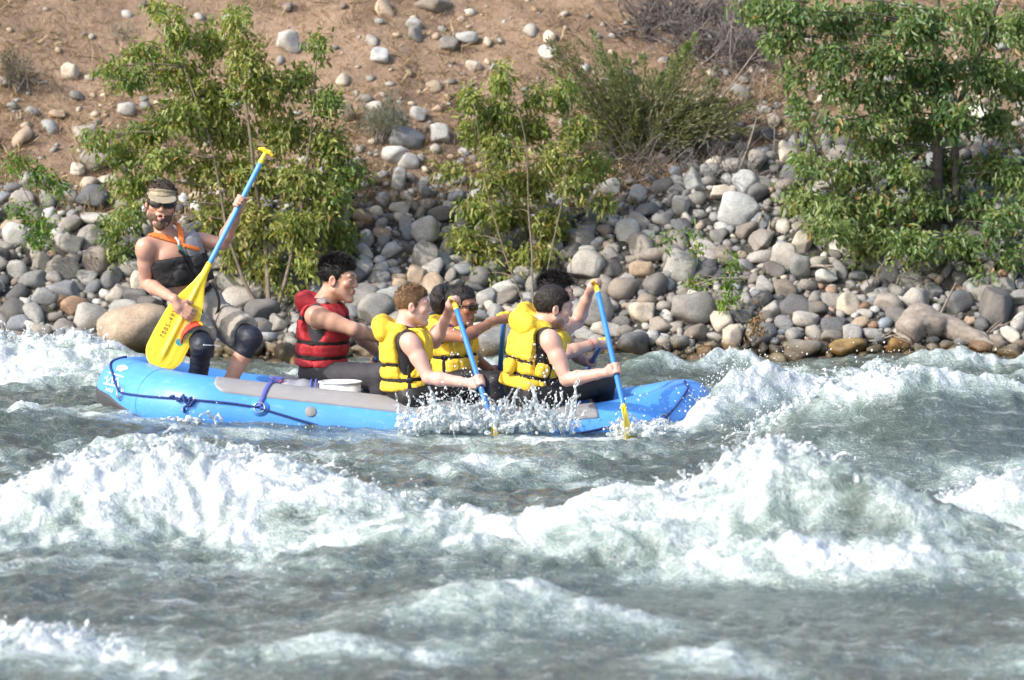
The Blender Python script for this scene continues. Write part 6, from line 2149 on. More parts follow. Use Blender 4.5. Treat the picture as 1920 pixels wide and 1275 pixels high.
# his short black vest with orange harness and grey chest panel
t = g.torso_field(0.0075)
u, f, r, T = t['u'], t['f'], t['r'], t['T']
L = g.L
sl = u - 0.30 * r                                   # the vest hangs askew
D = T - (0.040 - 0.016 * np.exp(-((r + 0.01) / 0.012) ** 2) * (f > 0))
D = smax(D, sl - 0.70 * L, 0.02); D = smax(D, 0.34 * L - sl, 0.02)
D = smax(D, -g.arm_cut(0.085, 0.06), 0.012)
V, Q = g.net(D); N = vert_normals(V, Q); V = V + N * (0.004 * pn3(V * 22, 1) + 0.003 * pn3(V * 50, 2))[:, None]
pfd = g.part('life_jacket', V, Q, mat_vestblack)
Dg = smax(smax(T - 0.034, 0.66 * L - sl, 0.012), u - 0.93 * L, 0.015)
Dg = smax(Dg, r + 0.030, 0.01); Dg = smax(Dg, u - 0.88 * L, 0.012); Dg = smax(Dg, -f, 0.01); Dg = smax(Dg, -g.arm_cut(0.080, 0.04), 0.012)
Dg = smax(Dg, -g.caps(g.J['neck'] + g.F * 0.03, g.J['neck'] + g.U * 0.2, 0.075), 0.012)
V, Q = g.net(Dg); add_obj('chest_panel', mesh_np('chest_panel', V, Q, mat_vestgrey), pfd)


def strap_on(fieldoff, a, b, w, mat, name, parent, front=True, who=None):
    """A strap on the chest along the line from a=(r,u) to b=(r,u) in body coordinates."""
    t_ = who.tf; a = np.array(a); b = np.array(b); d = b - a; Ls = np.linalg.norm(d); d = d / Ls; n_ = np.array([-d[1], d[0]])
    al = (t_['r'] - a[0]) * d[0] + (t_['u'] - a[1]) * d[1]; ac = (t_['r'] - a[0]) * n_[0] + (t_['u'] - a[1]) * n_[1]
    Ds = np.maximum(t_['T'] - fieldoff, -(t_['T'] - fieldoff + 0.014))
    Ds = np.maximum(np.maximum(Ds, np.abs(ac) - w / 2), np.abs(al - Ls / 2) - Ls / 2)
    Ds = np.maximum(Ds, -t_['f'] if front else t_['f'])
    V_, Q_ = who.net(Ds)
    if len(V_): return add_obj(name, mesh_np(name, V_, Q_, mat), parent)


strap_on(0.016, (0.105, 1.10 * L), (-0.04, 0.84 * L), 0.036, mat_vestorange, 'shoulder_strap', pfd, True, g)
strap_on(0.042, (-0.01, 0.83 * L), (-0.10, 1.06 * L), 0.036, mat_vestorange, 'shoulder_strap', pfd, True, g)
strap_on(0.045, (-0.02, 0.83 * L), (-0.115, 0.68 * L), 0.026, mat_vestorange, 'chest_strap', pfd, True, g)
strap_on(0.046, (0.02, 0.80 * L), (-0.03, 0.56 * L), 0.020, mat_webbing, 'chest_strap', pfd, True, g)
strap_on(0.026, (-0.045, 0.46 * L), (-0.03, 0.20 * L), 0.022, mat_webbing, 'crotch_strap', pfd, True, g)
Db = np.maximum(np.maximum(T - 0.014, -(T - 0.0)), np.abs(u - 0.20 * L) - 0.014)
V, Q = g.net(Db); add_obj('waist_belt', mesh_np('waist_belt', V, Q, mat_webbing), pfd)
for (rr, uu2, ss, mt) in ((0.05, 0.60, 0.022, mat_vestblack), (-0.07, 0.58, 0.045, mat_vestblack), (0.075, 0.52, 0.045, mat_vestblack)):
    S = SDF(g.J['pelvis'] - 0.35, g.J['pelvis'] + np.array([0.35, 0.35, 0.6]), 0.006)
    S.ell(g.J['pelvis'] + g.U * uu2 * L + g.R * rr + g.F * 0.155, [g.R, g.F, g.U], (ss, 0.024, ss * 0.9), 0, 'u', 3.2)
    V, Q = S.mesh(); add_obj('pocket', mesh_np('pocket', V, Q, mt), pfd)
# green and white clip at the collar bone
cp = g.J['pelvis'] + g.U * 0.80 * L + g.R * 0.0 + g.F * 0.150
mat_clip = plain_mat('clip_green', (0.02, 0.14, 0.12), 0.4)
S = SDF(cp - 0.09, cp + 0.09, 0.005); S.chain([cp + g.U * 0.02, cp - g.U * 0.02, cp - g.U * 0.055 - g.R * 0.012], [0.012, 0.014, 0.011], 0.006)
V, Q = S.mesh(); clip = add_obj('clip', mesh_np('clip', V, Q, mat_clip), pfd)
S = SDF(cp - 0.09, cp + 0.11, 0.005); S.chain([cp + g.U * 0.075, cp + g.U * 0.05 - g.R * 0.008, cp + g.U * 0.025], [0.008, 0.009, 0.007], 0.004)
V, Q = S.mesh(); add_obj('clip_ring', mesh_np('clip_ring', V, Q, mat_print), pfd)
tube_obj('loose_strap', bez(np.array(P(396, 530, 0.72)), np.array(P(425, 570, 0.70)), np.array(P(398, 600, 0.72)), 14), 0.009, mat_webbing, pfd)
tube_obj('loose_strap', bez(np.array(P(372, 548, 0.62)), np.array(P(382, 575, 0.60)), np.array(P(378, 592, 0.62)), 10), 0.006, mat_webbing, pfd)

# shorts, knee sleeves
j = g.J
pts = np.array([j['pelvis'], j['hipR'], j['hipL'], j['kneeR'], j['kneeL']])
S = SDF(pts.min(0) - 0.22, pts.max(0) + 0.22, 0.0075)
S.ell(j['pelvis'] + g.U * 0.0, [g.R, g.F, g.U], np.array([0.175, 0.135, 0.125]), 0.04)
ends = {}
for q in ('R', 'L'):
    a, b = j['hip' + q], j['knee' + q]; e = a + (b - a) * (0.70 if q == 'R' else 0.74)
    S.cone(a, e, 0.106, 0.116, 0.03); ends[q] = (e, nrm(b - a))
Xs, Ys, Zs = S.pts()
for q in ('R', 'L'):
    e, d = ends[q]
    pl = (Xs - e[0]) * d[0] + (Ys - e[1]) * d[1] + (Zs - e[2]) * d[2]
    nearleg = np.sqrt((Xs - e[0]) ** 2 + (Ys - e[1]) ** 2 + (Zs - e[2]) ** 2) < 0.19
    S.D = np.where(nearleg, smax(S.D, pl - 0.035, 0.008), S.D)
pl = (Xs - j['pelvis'][0]) * g.U[0] + (Ys - j['pelvis'][1]) * g.U[1] + (Zs - j['pelvis'][2]) * g.U[2]
S.D = smax(S.D, pl - 0.085, 0.006)
V, Q = S.mesh(); N = vert_normals(V, Q)
V = V + N * (0.013 * pn3(V * np.array([13, 13, 7], np.float32), 5) + 0.007 * pn3(V * 28, 6))[:, None]
shorts = g.part('shorts', V, Q, mat_tan)
# red and orange panel on the near leg's hem
e, d = ends['R']
S = SDF(e - 0.2, e + 0.2, 0.006); S.cone(j['hipR'], e + d * 0.06, 0.114, 0.127, 0)
Xs, Ys, Zs = S.pts(); q0 = e + d * 0.03
ax1 = nrm(np.array([-0.85, -0.5, 0.0])); pl = (Xs - q0[0]) * d[0] + (Ys - q0[1]) * d[1] + (Zs - q0[2]) * d[2]; sd = (Xs - e[0]) * ax1[0] + (Ys - e[1]) * ax1[1] + (Zs - e[2]) * ax1[2]
for nm, mt, s0, s1 in (('hem_panel', mat_panel, 0.030, 0.2), ('hem_stripe', mat_panel_y, 0.008, 0.030)):
    Dp = np.maximum(np.maximum(S.D, -(S.D + 0.012)), np.maximum(pl - 0.028, -0.10 - pl)); Dp = np.maximum(np.maximum(Dp, np.maximum(s0 - sd, sd - s1)), Ys - e[1] + 0.0)
    V, Q = surface_nets(Dp.astype(np.float32), S.lo, S.h)
    if len(V): V, Q = biggest(V, Q); add_obj(nm, mesh_np(nm, V, Q, mt), shorts)
for q, t0, t1 in (('R', 0.62, 0.66), ('L', 0.70, 0.26)):
    a, b, c2 = j['hip' + q], j['knee' + q], j['ank' + q]
    S = SDF(np.minimum(np.minimum(a, b), c2) - 0.12, np.maximum(np.maximum(a, b), c2) + 0.12, 0.006)
    S.cone(a + (b - a) * t0, b, 0.076, 0.070, 0); S.ell(b, np.eye(3), (0.073, 0.073, 0.073), 0.02)
    m = b + (c2 - b) * t1; dd = nrm(c2 - b)
    S.cone(b, m, 0.066, 0.060 if q == 'R' else 0.064, 0.02)
    Xs, Ys, Zs = S.pts(); S.D = smax(S.D, (Xs - m[0]) * dd[0] + (Ys - m[1]) * dd[1] + (Zs - m[2]) * dd[2] - 0.01, 0.006)
    V, Q = S.mesh(); N = vert_normals(V, Q); V = V + N * (0.0035 * pn3(V * np.array([16, 16, 40], np.float32), 8))[:, None]
    ks_ = g.part('knee_sleeve', V, Q, mat_navy)
    if q == 'R':
        # a line of small white print across the thigh: unreadable strokes
        vs, fs = [], []
        rgp = np.random.default_rng(2)
        o3 = np.array(P(374, 655, 0.0)); o3[1] = b[1] - 0.085
        for k in range(15):
            x0 = k * 0.0072; hh_ = 0.010 if k == 0 else 0.0045 + 0.003 * rgp.random(); z0 = -x0 * 0.08
            for (ax_, w_) in ((0.0, 0.0022), (0.0032, 0.0022)):
                n0 = len(vs)
                for (dx, dz) in ((0, -hh_ / 2), (w_, -hh_ / 2), (w_, hh_ / 2), (0, hh_ / 2)):
                    xx = x0 + ax_ + dx
                    vs.append((o3[0] + xx, b[1] - 0.083 + (xx - 0.05) ** 2 * 5.0 - 0.002, o3[2] + z0 + dz))
                fs.append((n0, n0 + 1, n0 + 2, n0 + 3))
        # lift the print onto the sleeve's surface
        vs = np.array(vs); 
        for k in range(len(vs)):
            dd2 = np.where((np.abs(V[:, 0] - vs[k, 0]) < 0.008) & (np.abs(V[:, 2] - vs[k, 2]) < 0.008))[0]
            if len(dd2): vs[k, 1] = V[dd2, 1].min() - 0.0025
        add_obj('printed_lettering', mesh_np('printed_lettering', vs, np.array(fs), mat_print), ks_)
# small radio clip by his ear
S = SDF(g.J['head'] - 0.2, g.J['head'] + 0.2, 0.005); S.ell(g.H(0.093, -0.005, -0.025), M3, np.array([0.016, 0.018, 0.024]), 0)
V, Q = S.mesh(); V = V + 0.004 * pn3(V * 80, 1)[:, None]; g.part('ear_ring', V, Q, mat_steel)

# ---------------------------------------------------------------- the man in red
rd = PADDLES['red'][2]
rG = on('red', 643)
m = Person('man in a red life vest and black wetsuit leaning forward behind the bucket',
           dict(pelvis=(602, 700, 1.22), neck=(606, 570, 1.20), shR=(590, 592, 1.00), shL=(622, 590, 1.40), elR=(662, 617, 0.98), wrR=(712, 634, 1.18), elL=(668, 622, 1.50), wrL=(716, 668, 1.60),
                head=(634, 527, 1.17), hipR=(614, 708, 1.10), hipL=(614, 706, 1.33), kneeR=(716, 704, 0.92), ankR=(716, 778, 0.95), kneeL=(722, 706, 1.25), ankL=(730, 772, 1.15), toeR=(745, 782, 0.93), toeL=(760, 776, 1.12)),
           (0.95, -0.20, -0.1), ((0.965, -0.26, -0.03), (0.06, 0, 1)), 1.14, (0.50, 0.30, 0.21), 1.12)
m.mouth = 1; m.browcol = (0.02, 0.015, 0.012)
m.build_body(hands=(dict(c=rG, a=-rd, w=m.J['wrR'], side=1.0), dict(c=on('red', 676), a=-rd, w=m.J['wrL'], side=-1.0)))
m.eyes()
m.hair(hair_dark, 0.006, 0.010, strands=4200, slen=0.034, lift=0.8, noise_a=0.003, fthr=0.070, back=-0.055, seed=7, side=0.004, flow=(0.0, 0.25, 0.15))
m.torso_field(wide=1.02)
m.wetsuit(mat_charcoal, armr=0.088)
L = m.L
v = m.vest(mat_red, [0.26 * L, 0.48 * L, 0.82 * L], 0.12 * L, 1.04 * L, 0.038, 0.050, 0.104, 0.10, 0.030, seed=11, webbing=False)
S = SDF(m.J['neck'] - 0.25, m.J['neck'] + 0.25, 0.005)
bq = m.J['shR'] * 0.45 + m.J['neck'] * 0.55 + m.F * 0.02 + m.U * 0.055 + m.R * 0.03
S.ell(bq, [m.R, m.F, m.U], (0.022, 0.034, 0.018), 0, 'u', 3)
V, Q = S.mesh(); add_obj('buckle', mesh_np('buckle', V, Q, mat_buckle), v)

# ---------------------------------------------------------------- the fair haired man
fd = PADDLES['fair'][2]
fT, fB = on('fair', 566), on('fair', 717)
tbar_f = nrm(np.array([0.35, 0.93, 0.1]))
a = Person('fair haired man in a yellow life vest paddling in front of the bucket',
           dict(pelvis=(762, 732, 0.05), neck=(757, 617, 0.05), shR=(768, 640, -0.14), shL=(772, 628, 0.26), elR=(803, 708, -0.20), wrR=(880, 718, -0.28), elL=(815, 642, 0.36), wrL=(840, 588, 0.26),
                head=(774, 576, 0.04), hipR=(772, 742, -0.06), hipL=(774, 740, 0.16), kneeR=(888, 726, 0.16), ankR=(884, 790, 0.36), kneeL=(896, 722, 0.36), ankL=(905, 786, 0.52), toeR=(912, 796, 0.40), toeL=(930, 790, 0.55)),
           (0.98, -0.12, -0.05), ((0.995, 0.05, -0.02), (0.0, 0, 1)), 1.0, (0.60, 0.37, 0.30), 0.97)
a.mouth = -0.5; a.browcol = (0.30, 0.17, 0.10)
a.build_body(hands=(dict(c=fB, a=-fd, w=a.J['wrR'], side=1.0), dict(c=fT, a=tbar_f, w=a.J['wrL'], r=0.014, side=1.0)))
a.eyes()
S = SDF(a.J['head'] - 0.15, a.J['head'] + 0.15, 0.004); S.ell(a.H(0, 0.096, -0.058), [a.hr, a.hf, a.hu], (0.018, 0.006, 0.006), 0)
V, Q = S.mesh(); a.part('teeth', V, Q, mat_teeth)
a.hair(hair_fair, 0.006, 0.006, strands=3600, slen=0.024, lift=0.30, noise_a=0.002, fthr=0.074, back=-0.052, seed=9, side=0.002, flow=(0.0, 0.45, 0.0))
a.torso_field()
a.wetsuit(mat_black, armr=0.080)
L = a.L
a.vest(mat_yellow, [0.20 * L, 0.45 * L], 0.02 * L, 1.03 * L, 0.046, 0.062, 0.112, 0.15, 0.027, seed=21)

# ---------------------------------------------------------------- the front man
bd_ = PADDLES['front'][2]
bT, bB = on('front', 533), on('front', 695)
c = Person('dark haired man in a yellow life vest paddling at the front of the raft',
           dict(pelvis=(986, 728, 0.05), neck=(1010, 612, 0.05), shR=(1030, 634, -0.14), shL=(1040, 624, 0.28), elR=(1062, 712, -0.20), wrR=(1138, 698, -0.30), elL=(1082, 604, 0.46), wrL=(1105, 549, 0.32),
                head=(1037, 580, 0.04), hipR=(998, 740, -0.05), hipL=(1002, 738, 0.17), kneeR=(1132, 718, 0.13), ankR=(1128, 782, 0.30), kneeL=(1128, 722, 0.40), ankL=(1135, 780, 0.52), toeR=(1152, 788, 0.33), toeL=(1160, 786, 0.55)),
           (0.86, 0.44, -0.15), ((0.93, 0.30, -0.10), (0.10, 0.0, 1)), 1.06, (0.56, 0.345, 0.275), 1.0)
c.browcol = (0.03, 0.02, 0.015)
for q in (-1, 1): c.paint.append((c.H(q * 0.050, 0.035, -0.075), np.array([0.035, 0.055, 0.040]) * 1.06, (0.17, 0.105, 0.085), 0.8))
c.paint.append((c.H(0, 0.085, -0.100), np.array([0.04, 0.04, 0.030]) * 1.06, (0.15, 0.09, 0.075), 0.85))
c.build_body(hands=(dict(c=bB, a=-bd_, w=c.J['wrR'], side=1.0), dict(c=bT, a=nrm(np.array([0.3, 0.95, 0.05])), w=c.J['wrL'], r=0.014, side=1.0)))
c.eyes()
c.hair(hair_brown, 0.010, 0.004, strands=4200, slen=0.026, lift=0.20, noise_a=0.003, fthr=0.066, back=-0.068, seed=13, side=-0.012, flow=(0.0, 0.35, -0.35))
c.torso_field()
c.wetsuit(mat_black, armr=0.074)
L = c.L
cv = c.vest(mat_yellow, [0.22 * L, 0.44 * L], 0.0 * L, 0.99 * L, 0.046, 0.050, 0.114, 0.16, 0.027, seed=31)
# a pouch on his belt
for (rr, ff_, uu_, dim) in ((0.185, -0.01, 0.36, (0.03, 0.045, 0.045)), (0.06, -0.175, 0.32, (0.045, 0.03, 0.05))):
    pc = c.J['pelvis'] + c.U * uu_ * L + c.R * rr + c.F * ff_
    S = SDF(pc - 0.1, pc + 0.1, 0.006)
    S.ell(pc, [c.R, c.F, c.U], dim, 0.005, 'u', 3)
    V, Q = S.mesh(); V = V + 0.003 * pn3(V * 30, 3)[:, None]
    add_obj('pouch', mesh_np('pouch', V, Q, mat_yellow), cv)

# ---------------------------------------------------------------- the woman
wd = PADDLES['woman'][2]
wT, wB = on('woman', 592), on('woman', 698)
w = Person('woman with afro puff and sunglasses in a yellow life vest reaching forward',
           dict(pelvis=(850, 712, 1.30), neck=(846, 612, 1.28), shR=(820, 624, 1.08), shL=(866, 622, 1.46), elR=(870, 632, 0.88), wrR=(928, 601, 1.08), elL=(884, 668, 1.62), wrL=(918, 692, 1.62),
                head=(864, 576, 1.24), hipR=(852, 716, 1.18), hipL=(862, 716, 1.42), kneeR=(930, 716, 0.95), ankR=(935, 780, 0.95), kneeL=(945, 716, 1.25), ankL=(950, 775, 1.15), toeR=(965, 786, 0.95), toeL=(975, 780, 1.15)),
           (0.80, -0.58, 0), ((0.90, -0.40, -0.16), (0.10, -0.05, 1)), 0.98, (0.30, 0.145, 0.085), 0.90, True)
w.browcol = (0.02, 0.012, 0.01)
w.build_body(hands=(dict(c=wT, a=nrm(np.array([0.9, 0.35, 0.0])), w=w.J['wrR'], r=0.014, side=1.0), dict(c=wB, a=-wd, w=w.J['wrL'], side=-1.0)))
hair_afro = hair_mat('hair_afro', (0.020, 0.017, 0.017))
w.hair(hair_afro, 0.010, 0.010, strands=1500, slen=0.012, lift=0.7, noise_a=0.006, fthr=0.075, back=-0.05, seed=17, side=0.005, curl=0.4)
# the puff tied behind
S = SDF(w.J['head'] - 0.32, w.J['head'] + 0.32, 0.007)
S.ell(w.H(0.0, -0.150, 0.035), [w.hr, w.hf, w.hu], (0.085, 0.068, 0.098), 0.02)
V, Q = S.mesh(); N = vert_normals(V, Q); V = V + N * (0.010 * pn3(V * 30, 5) + 0.006 * pn3(V * 80, 6))[:, None]
w.part('afro_puff', V, Q, hair_afro)
w.sunglasses()
w.torso_field()
w.wetsuit(mat_purple, 'shirt', armr=0.074, legs=False)
w.wetsuit(mat_black, 'wetsuit', torso=False)
L = w.L
w.vest(mat_yellow, [0.16 * L, 0.48 * L], 0.02 * L, 1.03 * L, 0.044, 0.045, 0.100, 0.11, 0.026, seed=41)

# ---------------------------------------------------------------- the man behind
qd = PADDLES['far'][2]
qT, qB = on('far', 640), on('far', 680)
q_ = Person('half hidden man in a yellow life vest behind the front man',
            dict(pelvis=(1012, 716, 1.30), neck=(1020, 597, 1.26), shR=(1030, 624, 1.06), shL=(1042, 620, 1.46), elR=(1062, 662, 0.92), wrR=(1115, 644, 1.04), elL=(1080, 664, 1.62), wrL=(1096, 678, 1.66),
                 head=(1043, 555, 1.24), hipR=(1020, 722, 1.18), hipL=(1024, 722, 1.42), kneeR=(1125, 716, 1.0), ankR=(1120, 775, 1.0), kneeL=(1130, 714, 1.25), ankL=(1130, 772, 1.2), toeR=(1150, 780, 1.0), toeL=(1160, 776, 1.2)),
            (0.95, -0.2, -0.05), ((0.98, 0.1, -0.05), (0.03, 0, 1)), 1.05, (0.53, 0.32, 0.24), 1.0)
q_.browcol = (0.02, 0.015, 0.012)
q_.build_body(hands=(dict(c=qT, a=nrm(np.array([0.6, 0.75, 0.0])), w=q_.J['wrR'], r=0.014, side=1.0), dict(c=qB, a=-qd, w=q_.J['wrL'], side=-1.0)))
q_.eyes()
q_.hair(hair_dark, 0.008, 0.008, strands=3200, slen=0.034, lift=0.8, noise_a=0.003, fthr=0.075, seed=23, flow=(0, 0.2, 0.1))
q_.torso_field(0.011)
q_.wetsuit(mat_black, armr=0.076)
L = q_.L
q_.vest(mat_yellow, [0.22 * L, 0.44 * L], 0.02 * L, 1.03 * L, 0.046, 0.058, 0.104, 0.12, 0.024, seed=51)
cw = q_.J['wrR'] * 0.85 + q_.J['elR'] * 0.15
Vt, Qt = torus_np(cw, q_.J['wrR'] - q_.J['elR'], 0.031, 0.003)
q_.part('bracelet', Vt, Qt, plain_mat('bracelet_red', (0.55, 0.03, 0.03), 0.6))

# ================================================================ paddles
mat_shaft = gloss_mat('shaft_blue', (0.040, 0.20, 0.58), 0.35, 0.08, 0.0, 0.5)
mat_shaft_pale = gloss_mat('shaft_pale_blue', (0.085, 0.31, 0.66), 0.35, 0.08, 0.0, 0.5)
mat_pyellow = gloss_mat('paddle_yellow', (0.80, 0.58, 0.035), 0.38, 0.06, 0.0, 0.5)
mat_ink = plain_mat('marker_black', (0.10, 0.08, 0.025), 0.7)
mat_sticker = plain_mat('sticker_teal', (0.03, 0.28, 0.34), 0.5, 0.3, 120)
mat_sticker_w = plain_mat('sticker_grey', (0.42, 0.43, 0.33), 0.6, 0.45, 160)


def paddle(key, label, face, total=1.52, blade=0.52, width=0.21, tdir=None, shaft_mat=None, r=0.0165, top_gap=0.0):
    a, b, d = PADDLES[key]
    face = np.array(face, float); face = nrm(face - d * (face @ d)); side = np.cross(d, face)
    root = bpy.data.objects.new('paddle', None); COL.objects.link(root); root.location = a
    tag(root, label, 'paddle', 'paddles held by the crew')
    s1 = total - blade
    tube_obj('shaft', np.stack([a + d * q for q in np.linspace(0.05, s1 + 0.04, 12)]), r, shaft_mat or mat_shaft, root, 16)
    # grip: stem and crossbar
    td = np.array(tdir if tdir is not None else side, float); td = nrm(td - d * (td @ d) * 0.7)
    S = SDF(a - 0.12, a + 0.12, 0.0045)
    S.cone(a + d * 0.075, a + d * 0.01, 0.0185, 0.013, 0.0)
    S.chain([a - td * 0.045 + d * 0.004, a - td * 0.02 - d * 0.004, a + td * 0.02 - d * 0.004, a + td * 0.045 + d * 0.004], [0.0105, 0.013, 0.013, 0.0105], 0.01)
    V, Q = S.mesh(); add_obj('grip', mesh_np('grip', V, Q, mat_pyellow), root)
    # blade: throat that flares into a flat, round cornered sheet with a spine and ribs
    nl, nw = 70, 25
    t = np.linspace(0, 1, nl)
    hw = np.interp(t, [0, 0.10, 0.22, 0.36, 0.50, 0.70, 0.86, 1.0], [0.0175, 0.020, 0.040, 0.075, 0.100, 0.108, 0.108, 0.108]) * (width / 0.216)
    hw = np.where(t > 0.84, hw * np.sqrt(np.clip(1 - ((t - 0.84) / 0.16) ** 2 * 0.86, 0.02, 1)), hw)
    y = np.linspace(-1, 1, nw)
    Tt, Yy = np.meshgrid(t, y, indexing='ij'); W = hw[:, None] * Yy
    flat = np.clip((Tt - 0.06) / 0.25, 0, 1)
    th = 0.0175 * np.sqrt(np.clip(1 - Yy ** 2, 0, 1)) * (1 - flat) + 0.0045 * flat * np.sqrt(np.clip(1 - Yy ** 8, 0, 1))
    spine = 0.0130 * np.exp(-(W / 0.013) ** 2) * flat * (1 - np.clip((Tt - 0.86) / 0.1, 0, 1))
    rib = 0.0045 * np.exp(-((np.abs(W) - 0.055) / 0.004) ** 2) * ((Tt > 0.62) & (Tt < 0.93))
    hgt = th + spine + rib
    ctr = a + d * s1 + 0
    base = ctr[None, None, :] + d * (Tt * blade)[..., None] + side * W[..., None]
    Vf = base + face * hgt[..., None]; Vb = base - face * hgt[..., None]
    V = np.concatenate([Vf.reshape(-1, 3), Vb.reshape(-1, 3)])
    k = (np.arange(nl - 1)[:, None] * nw + np.arange(nw - 1)[None, :]).ravel(); n = nl * nw
    Q1 = np.stack([k, k + 1, k + 1 + nw, k + nw], 1); Q2 = Q1[:, ::-1] + n
    e = np.concatenate([np.arange(nw - 1), (nl - 1) * nw + np.arange(nw - 1)]); e2 = e + 1
    l0 = np.arange(nl - 1) * nw; l1 = l0 + nw - 1
    E = np.concatenate([np.stack([e, e2, e2 + n, e + n], 1), np.stack([l0, l0 + nw, l0 + nw + n, l0 + n], 1), np.stack([l1, l1 + nw, l1 + nw + n, l1 + n], 1)])
    bl = add_obj('blade', mesh_np('blade', V, np.concatenate([Q1, Q2, E]), mat_pyellow), root)
    return root, bl, ctr, d, side, face, blade


a, b, d = PADDLES['guide']
tot = float(np.linalg.norm(np.array(P(296, 690, 0.43)) - a))
cp_, sp_ = math.cos(PITCH), math.sin(PITCH)
root, bl, ctr, d, side, face, blade = paddle('guide', 'yellow bladed paddle with pale blue shaft held blade down by the guide', (0.12, -1.0, 0.10), tot, 0.735, 0.245, shaft_mat=mat_shaft_pale)
if side[0] < 0: sgn = -1.0
else: sgn = 1.0


def write(txt, t0, w0, size, mat, name, flip=1.0, lift=0.0065):
    """Flat lettering on the blade: starts t0 metres above the tip, w0 metres to the right of the spine, runs up the blade."""
    cu = bpy.data.curves.new(name, 'FONT'); cu.body = txt; cu.size = size; cu.extrude = 0.0; cu.space_character = 1.25
    o = bpy.data.objects.new(name, cu); COL.objects.link(o)
    bpy.context.view_layer.update()
    me = bpy.data.meshes.new_from_object(o.evaluated_get(bpy.context.evaluated_depsgraph_get()))
    bpy.data.objects.remove(o)
    n = len(me.vertices); co = np.empty(n * 3, np.float32); me.vertices.foreach_get('co', co); co = co.reshape(-1, 3)
    tip = ctr + d * blade
    rt = side * sgn                                   # towards the right in the photograph
    V = tip - d * (t0 + co[:, :1]) + rt * (w0 - co[:, 1:2]) + face * lift
    me.vertices.foreach_set('co', V.astype(np.float32).ravel()); me.materials.clear(); me.materials.append(mat); me.update()
    me.name = name
    return add_obj(name, me, bl)


write('7885-49Y', 0.18, -0.046, 0.041, mat_ink, 'written_number')
tip = ctr + d * blade; rt = side * sgn
A_ = np.arange(28) / 28 * 2 * np.pi
sc_ = tip - d * 0.205 + rt * 0.052 + face * 0.0072
Vs = np.concatenate([[sc_], sc_ + 0.022 * (np.cos(A_)[:, None] * d + np.sin(A_)[:, None] * rt)])
kk = np.arange(28)
add_obj('round_sticker', mesh_np('round_sticker', Vs, np.stack([np.zeros(28, int), 1 + kk, 1 + (kk + 1) % 28], 1), mat_sticker), bl)
for (w0, ln, w_, off) in ((0.033, 0.120, 0.013, 0.25), (0.052, 0.135, 0.012, 0.245), (0.072, 0.12, 0.013, 0.235)):
    p0 = tip - d * off + rt * w0 + face * 0.0074
    nseg = 9
    vs, fs = [], []
    for k in range(nseg):
        s0 = ln * k / nseg; s1_ = s0 + ln / nseg * (0.72 if k % 3 else 0.5)
        n0 = len(vs)
        for (ss, ww) in ((s0, 0), (s1_, 0), (s1_, w_), (s0, w_)): vs.append(p0 - d * ss + rt * ww)
        fs.append((n0, n0 + 1, n0 + 2, n0 + 3))
    add_obj('sticker_lettering', mesh_np('sticker_lettering', np.array(vs), np.array(fs), mat_sticker_w), bl)
# a drip from the tip
paddle('fair', 'blue shafted paddle held by the fair haired man, dipping in white splash', (0.85, -0.45, 0.2), 1.46, 0.50, 0.20, np.array([0.35, 0.93, 0.1]))
paddle('front', 'blue shafted paddle held high by the front man, blade entering the water', (0.9, -0.4, 0.2), 1.46, 0.50, 0.20, np.array([0.3, 0.95, 0.05]))
paddle('woman', 'dark blue upright paddle held by the woman between the two yellow vests', (0.9, 0.3, 0.2), 1.40, 0.48, 0.20, np.array([0.9, 0.35, 0.0]))
paddle('far', 'short visible piece of blue paddle held by the half hidden man', (0.9, 0.3, 0.2), 1.40, 0.48, 0.20, np.array([0.6, 0.75, 0.0]))
paddle('red', 'blue paddle shaft showing low between the red and yellow vests', (0.9, 0.3, 0.2), 1.40, 0.48, 0.20)

# ================================================================ spray and splashes
mat_spray, nt, b = new_mat('spray')
setp(b, color=(0.74, 0.77, 0.79), rough=0.2, spec=0.6)
tr = nnode(nt, 'ShaderNodeBsdfTransparent'); mx = nnode(nt, 'ShaderNodeMixShader'); mx.inputs[0].default_value = 0.72
nt.links.new(tr.outputs[0], mx.inputs[1]); nt.links.new(b.outputs[0], mx.inputs[2]); nt.links.new(mx.outputs[0], nt.nodes['Material Output'].inputs['Surface'])
mat_splash, nt, b = new_mat('splash')
pos = geo_pos(nt)
n = noise(nt, 40, 4, 0.65, pos)
nt.links.new(ramp(nt, n.outputs['Fac'], [(0.36, (0.45, 0.50, 0.51)), (0.58, (0.74, 0.77, 0.79))]).outputs['Color'], b.inputs['Base Color'])
setp(b, rough=0.18, spec=0.7)
bump(nt, n.outputs['Fac'], 0.5, 0.02, b)
lw = nnode(nt, 'ShaderNodeLayerWeight'); lw.inputs['Blend'].default_value = 0.45
cover = math_n(nt, 'ADD', math_n(nt, 'MULTIPLY', lw.outputs['Facing'], 0.55), maprange(nt, n.outputs['Fac'], 0.40, 0.64, 0.05, 0.75), clamp=True)
tr = nnode(nt, 'ShaderNodeBsdfTransparent'); tr.inputs[0].default_value = (0.88, 0.93, 0.94, 1)
mx = nnode(nt, 'ShaderNodeMixShader'); nt.links.new(cover, mx.inputs[0])
nt.links.new(tr.outputs[0], mx.inputs[1]); nt.links.new(b.outputs[0], mx.inputs[2]); nt.links.new(mx.outputs[0], nt.nodes['Material Output'].inputs['Surface'])


def ico(sub):
    bm = bmesh.new(); bmesh.ops.create_icosphere(bm, subdivisions=sub, radius=1.0)
    v = np.array([p.co[:] for p in bm.verts], np.float32); f = np.array([[q.index for q in p.verts] for p in bm.faces], np.int32); bm.free()
    return v, f


I0, I1 = ico(1), ico(2)
rg = np.random.default_rng(99)
PTS, RAD_ = [], []


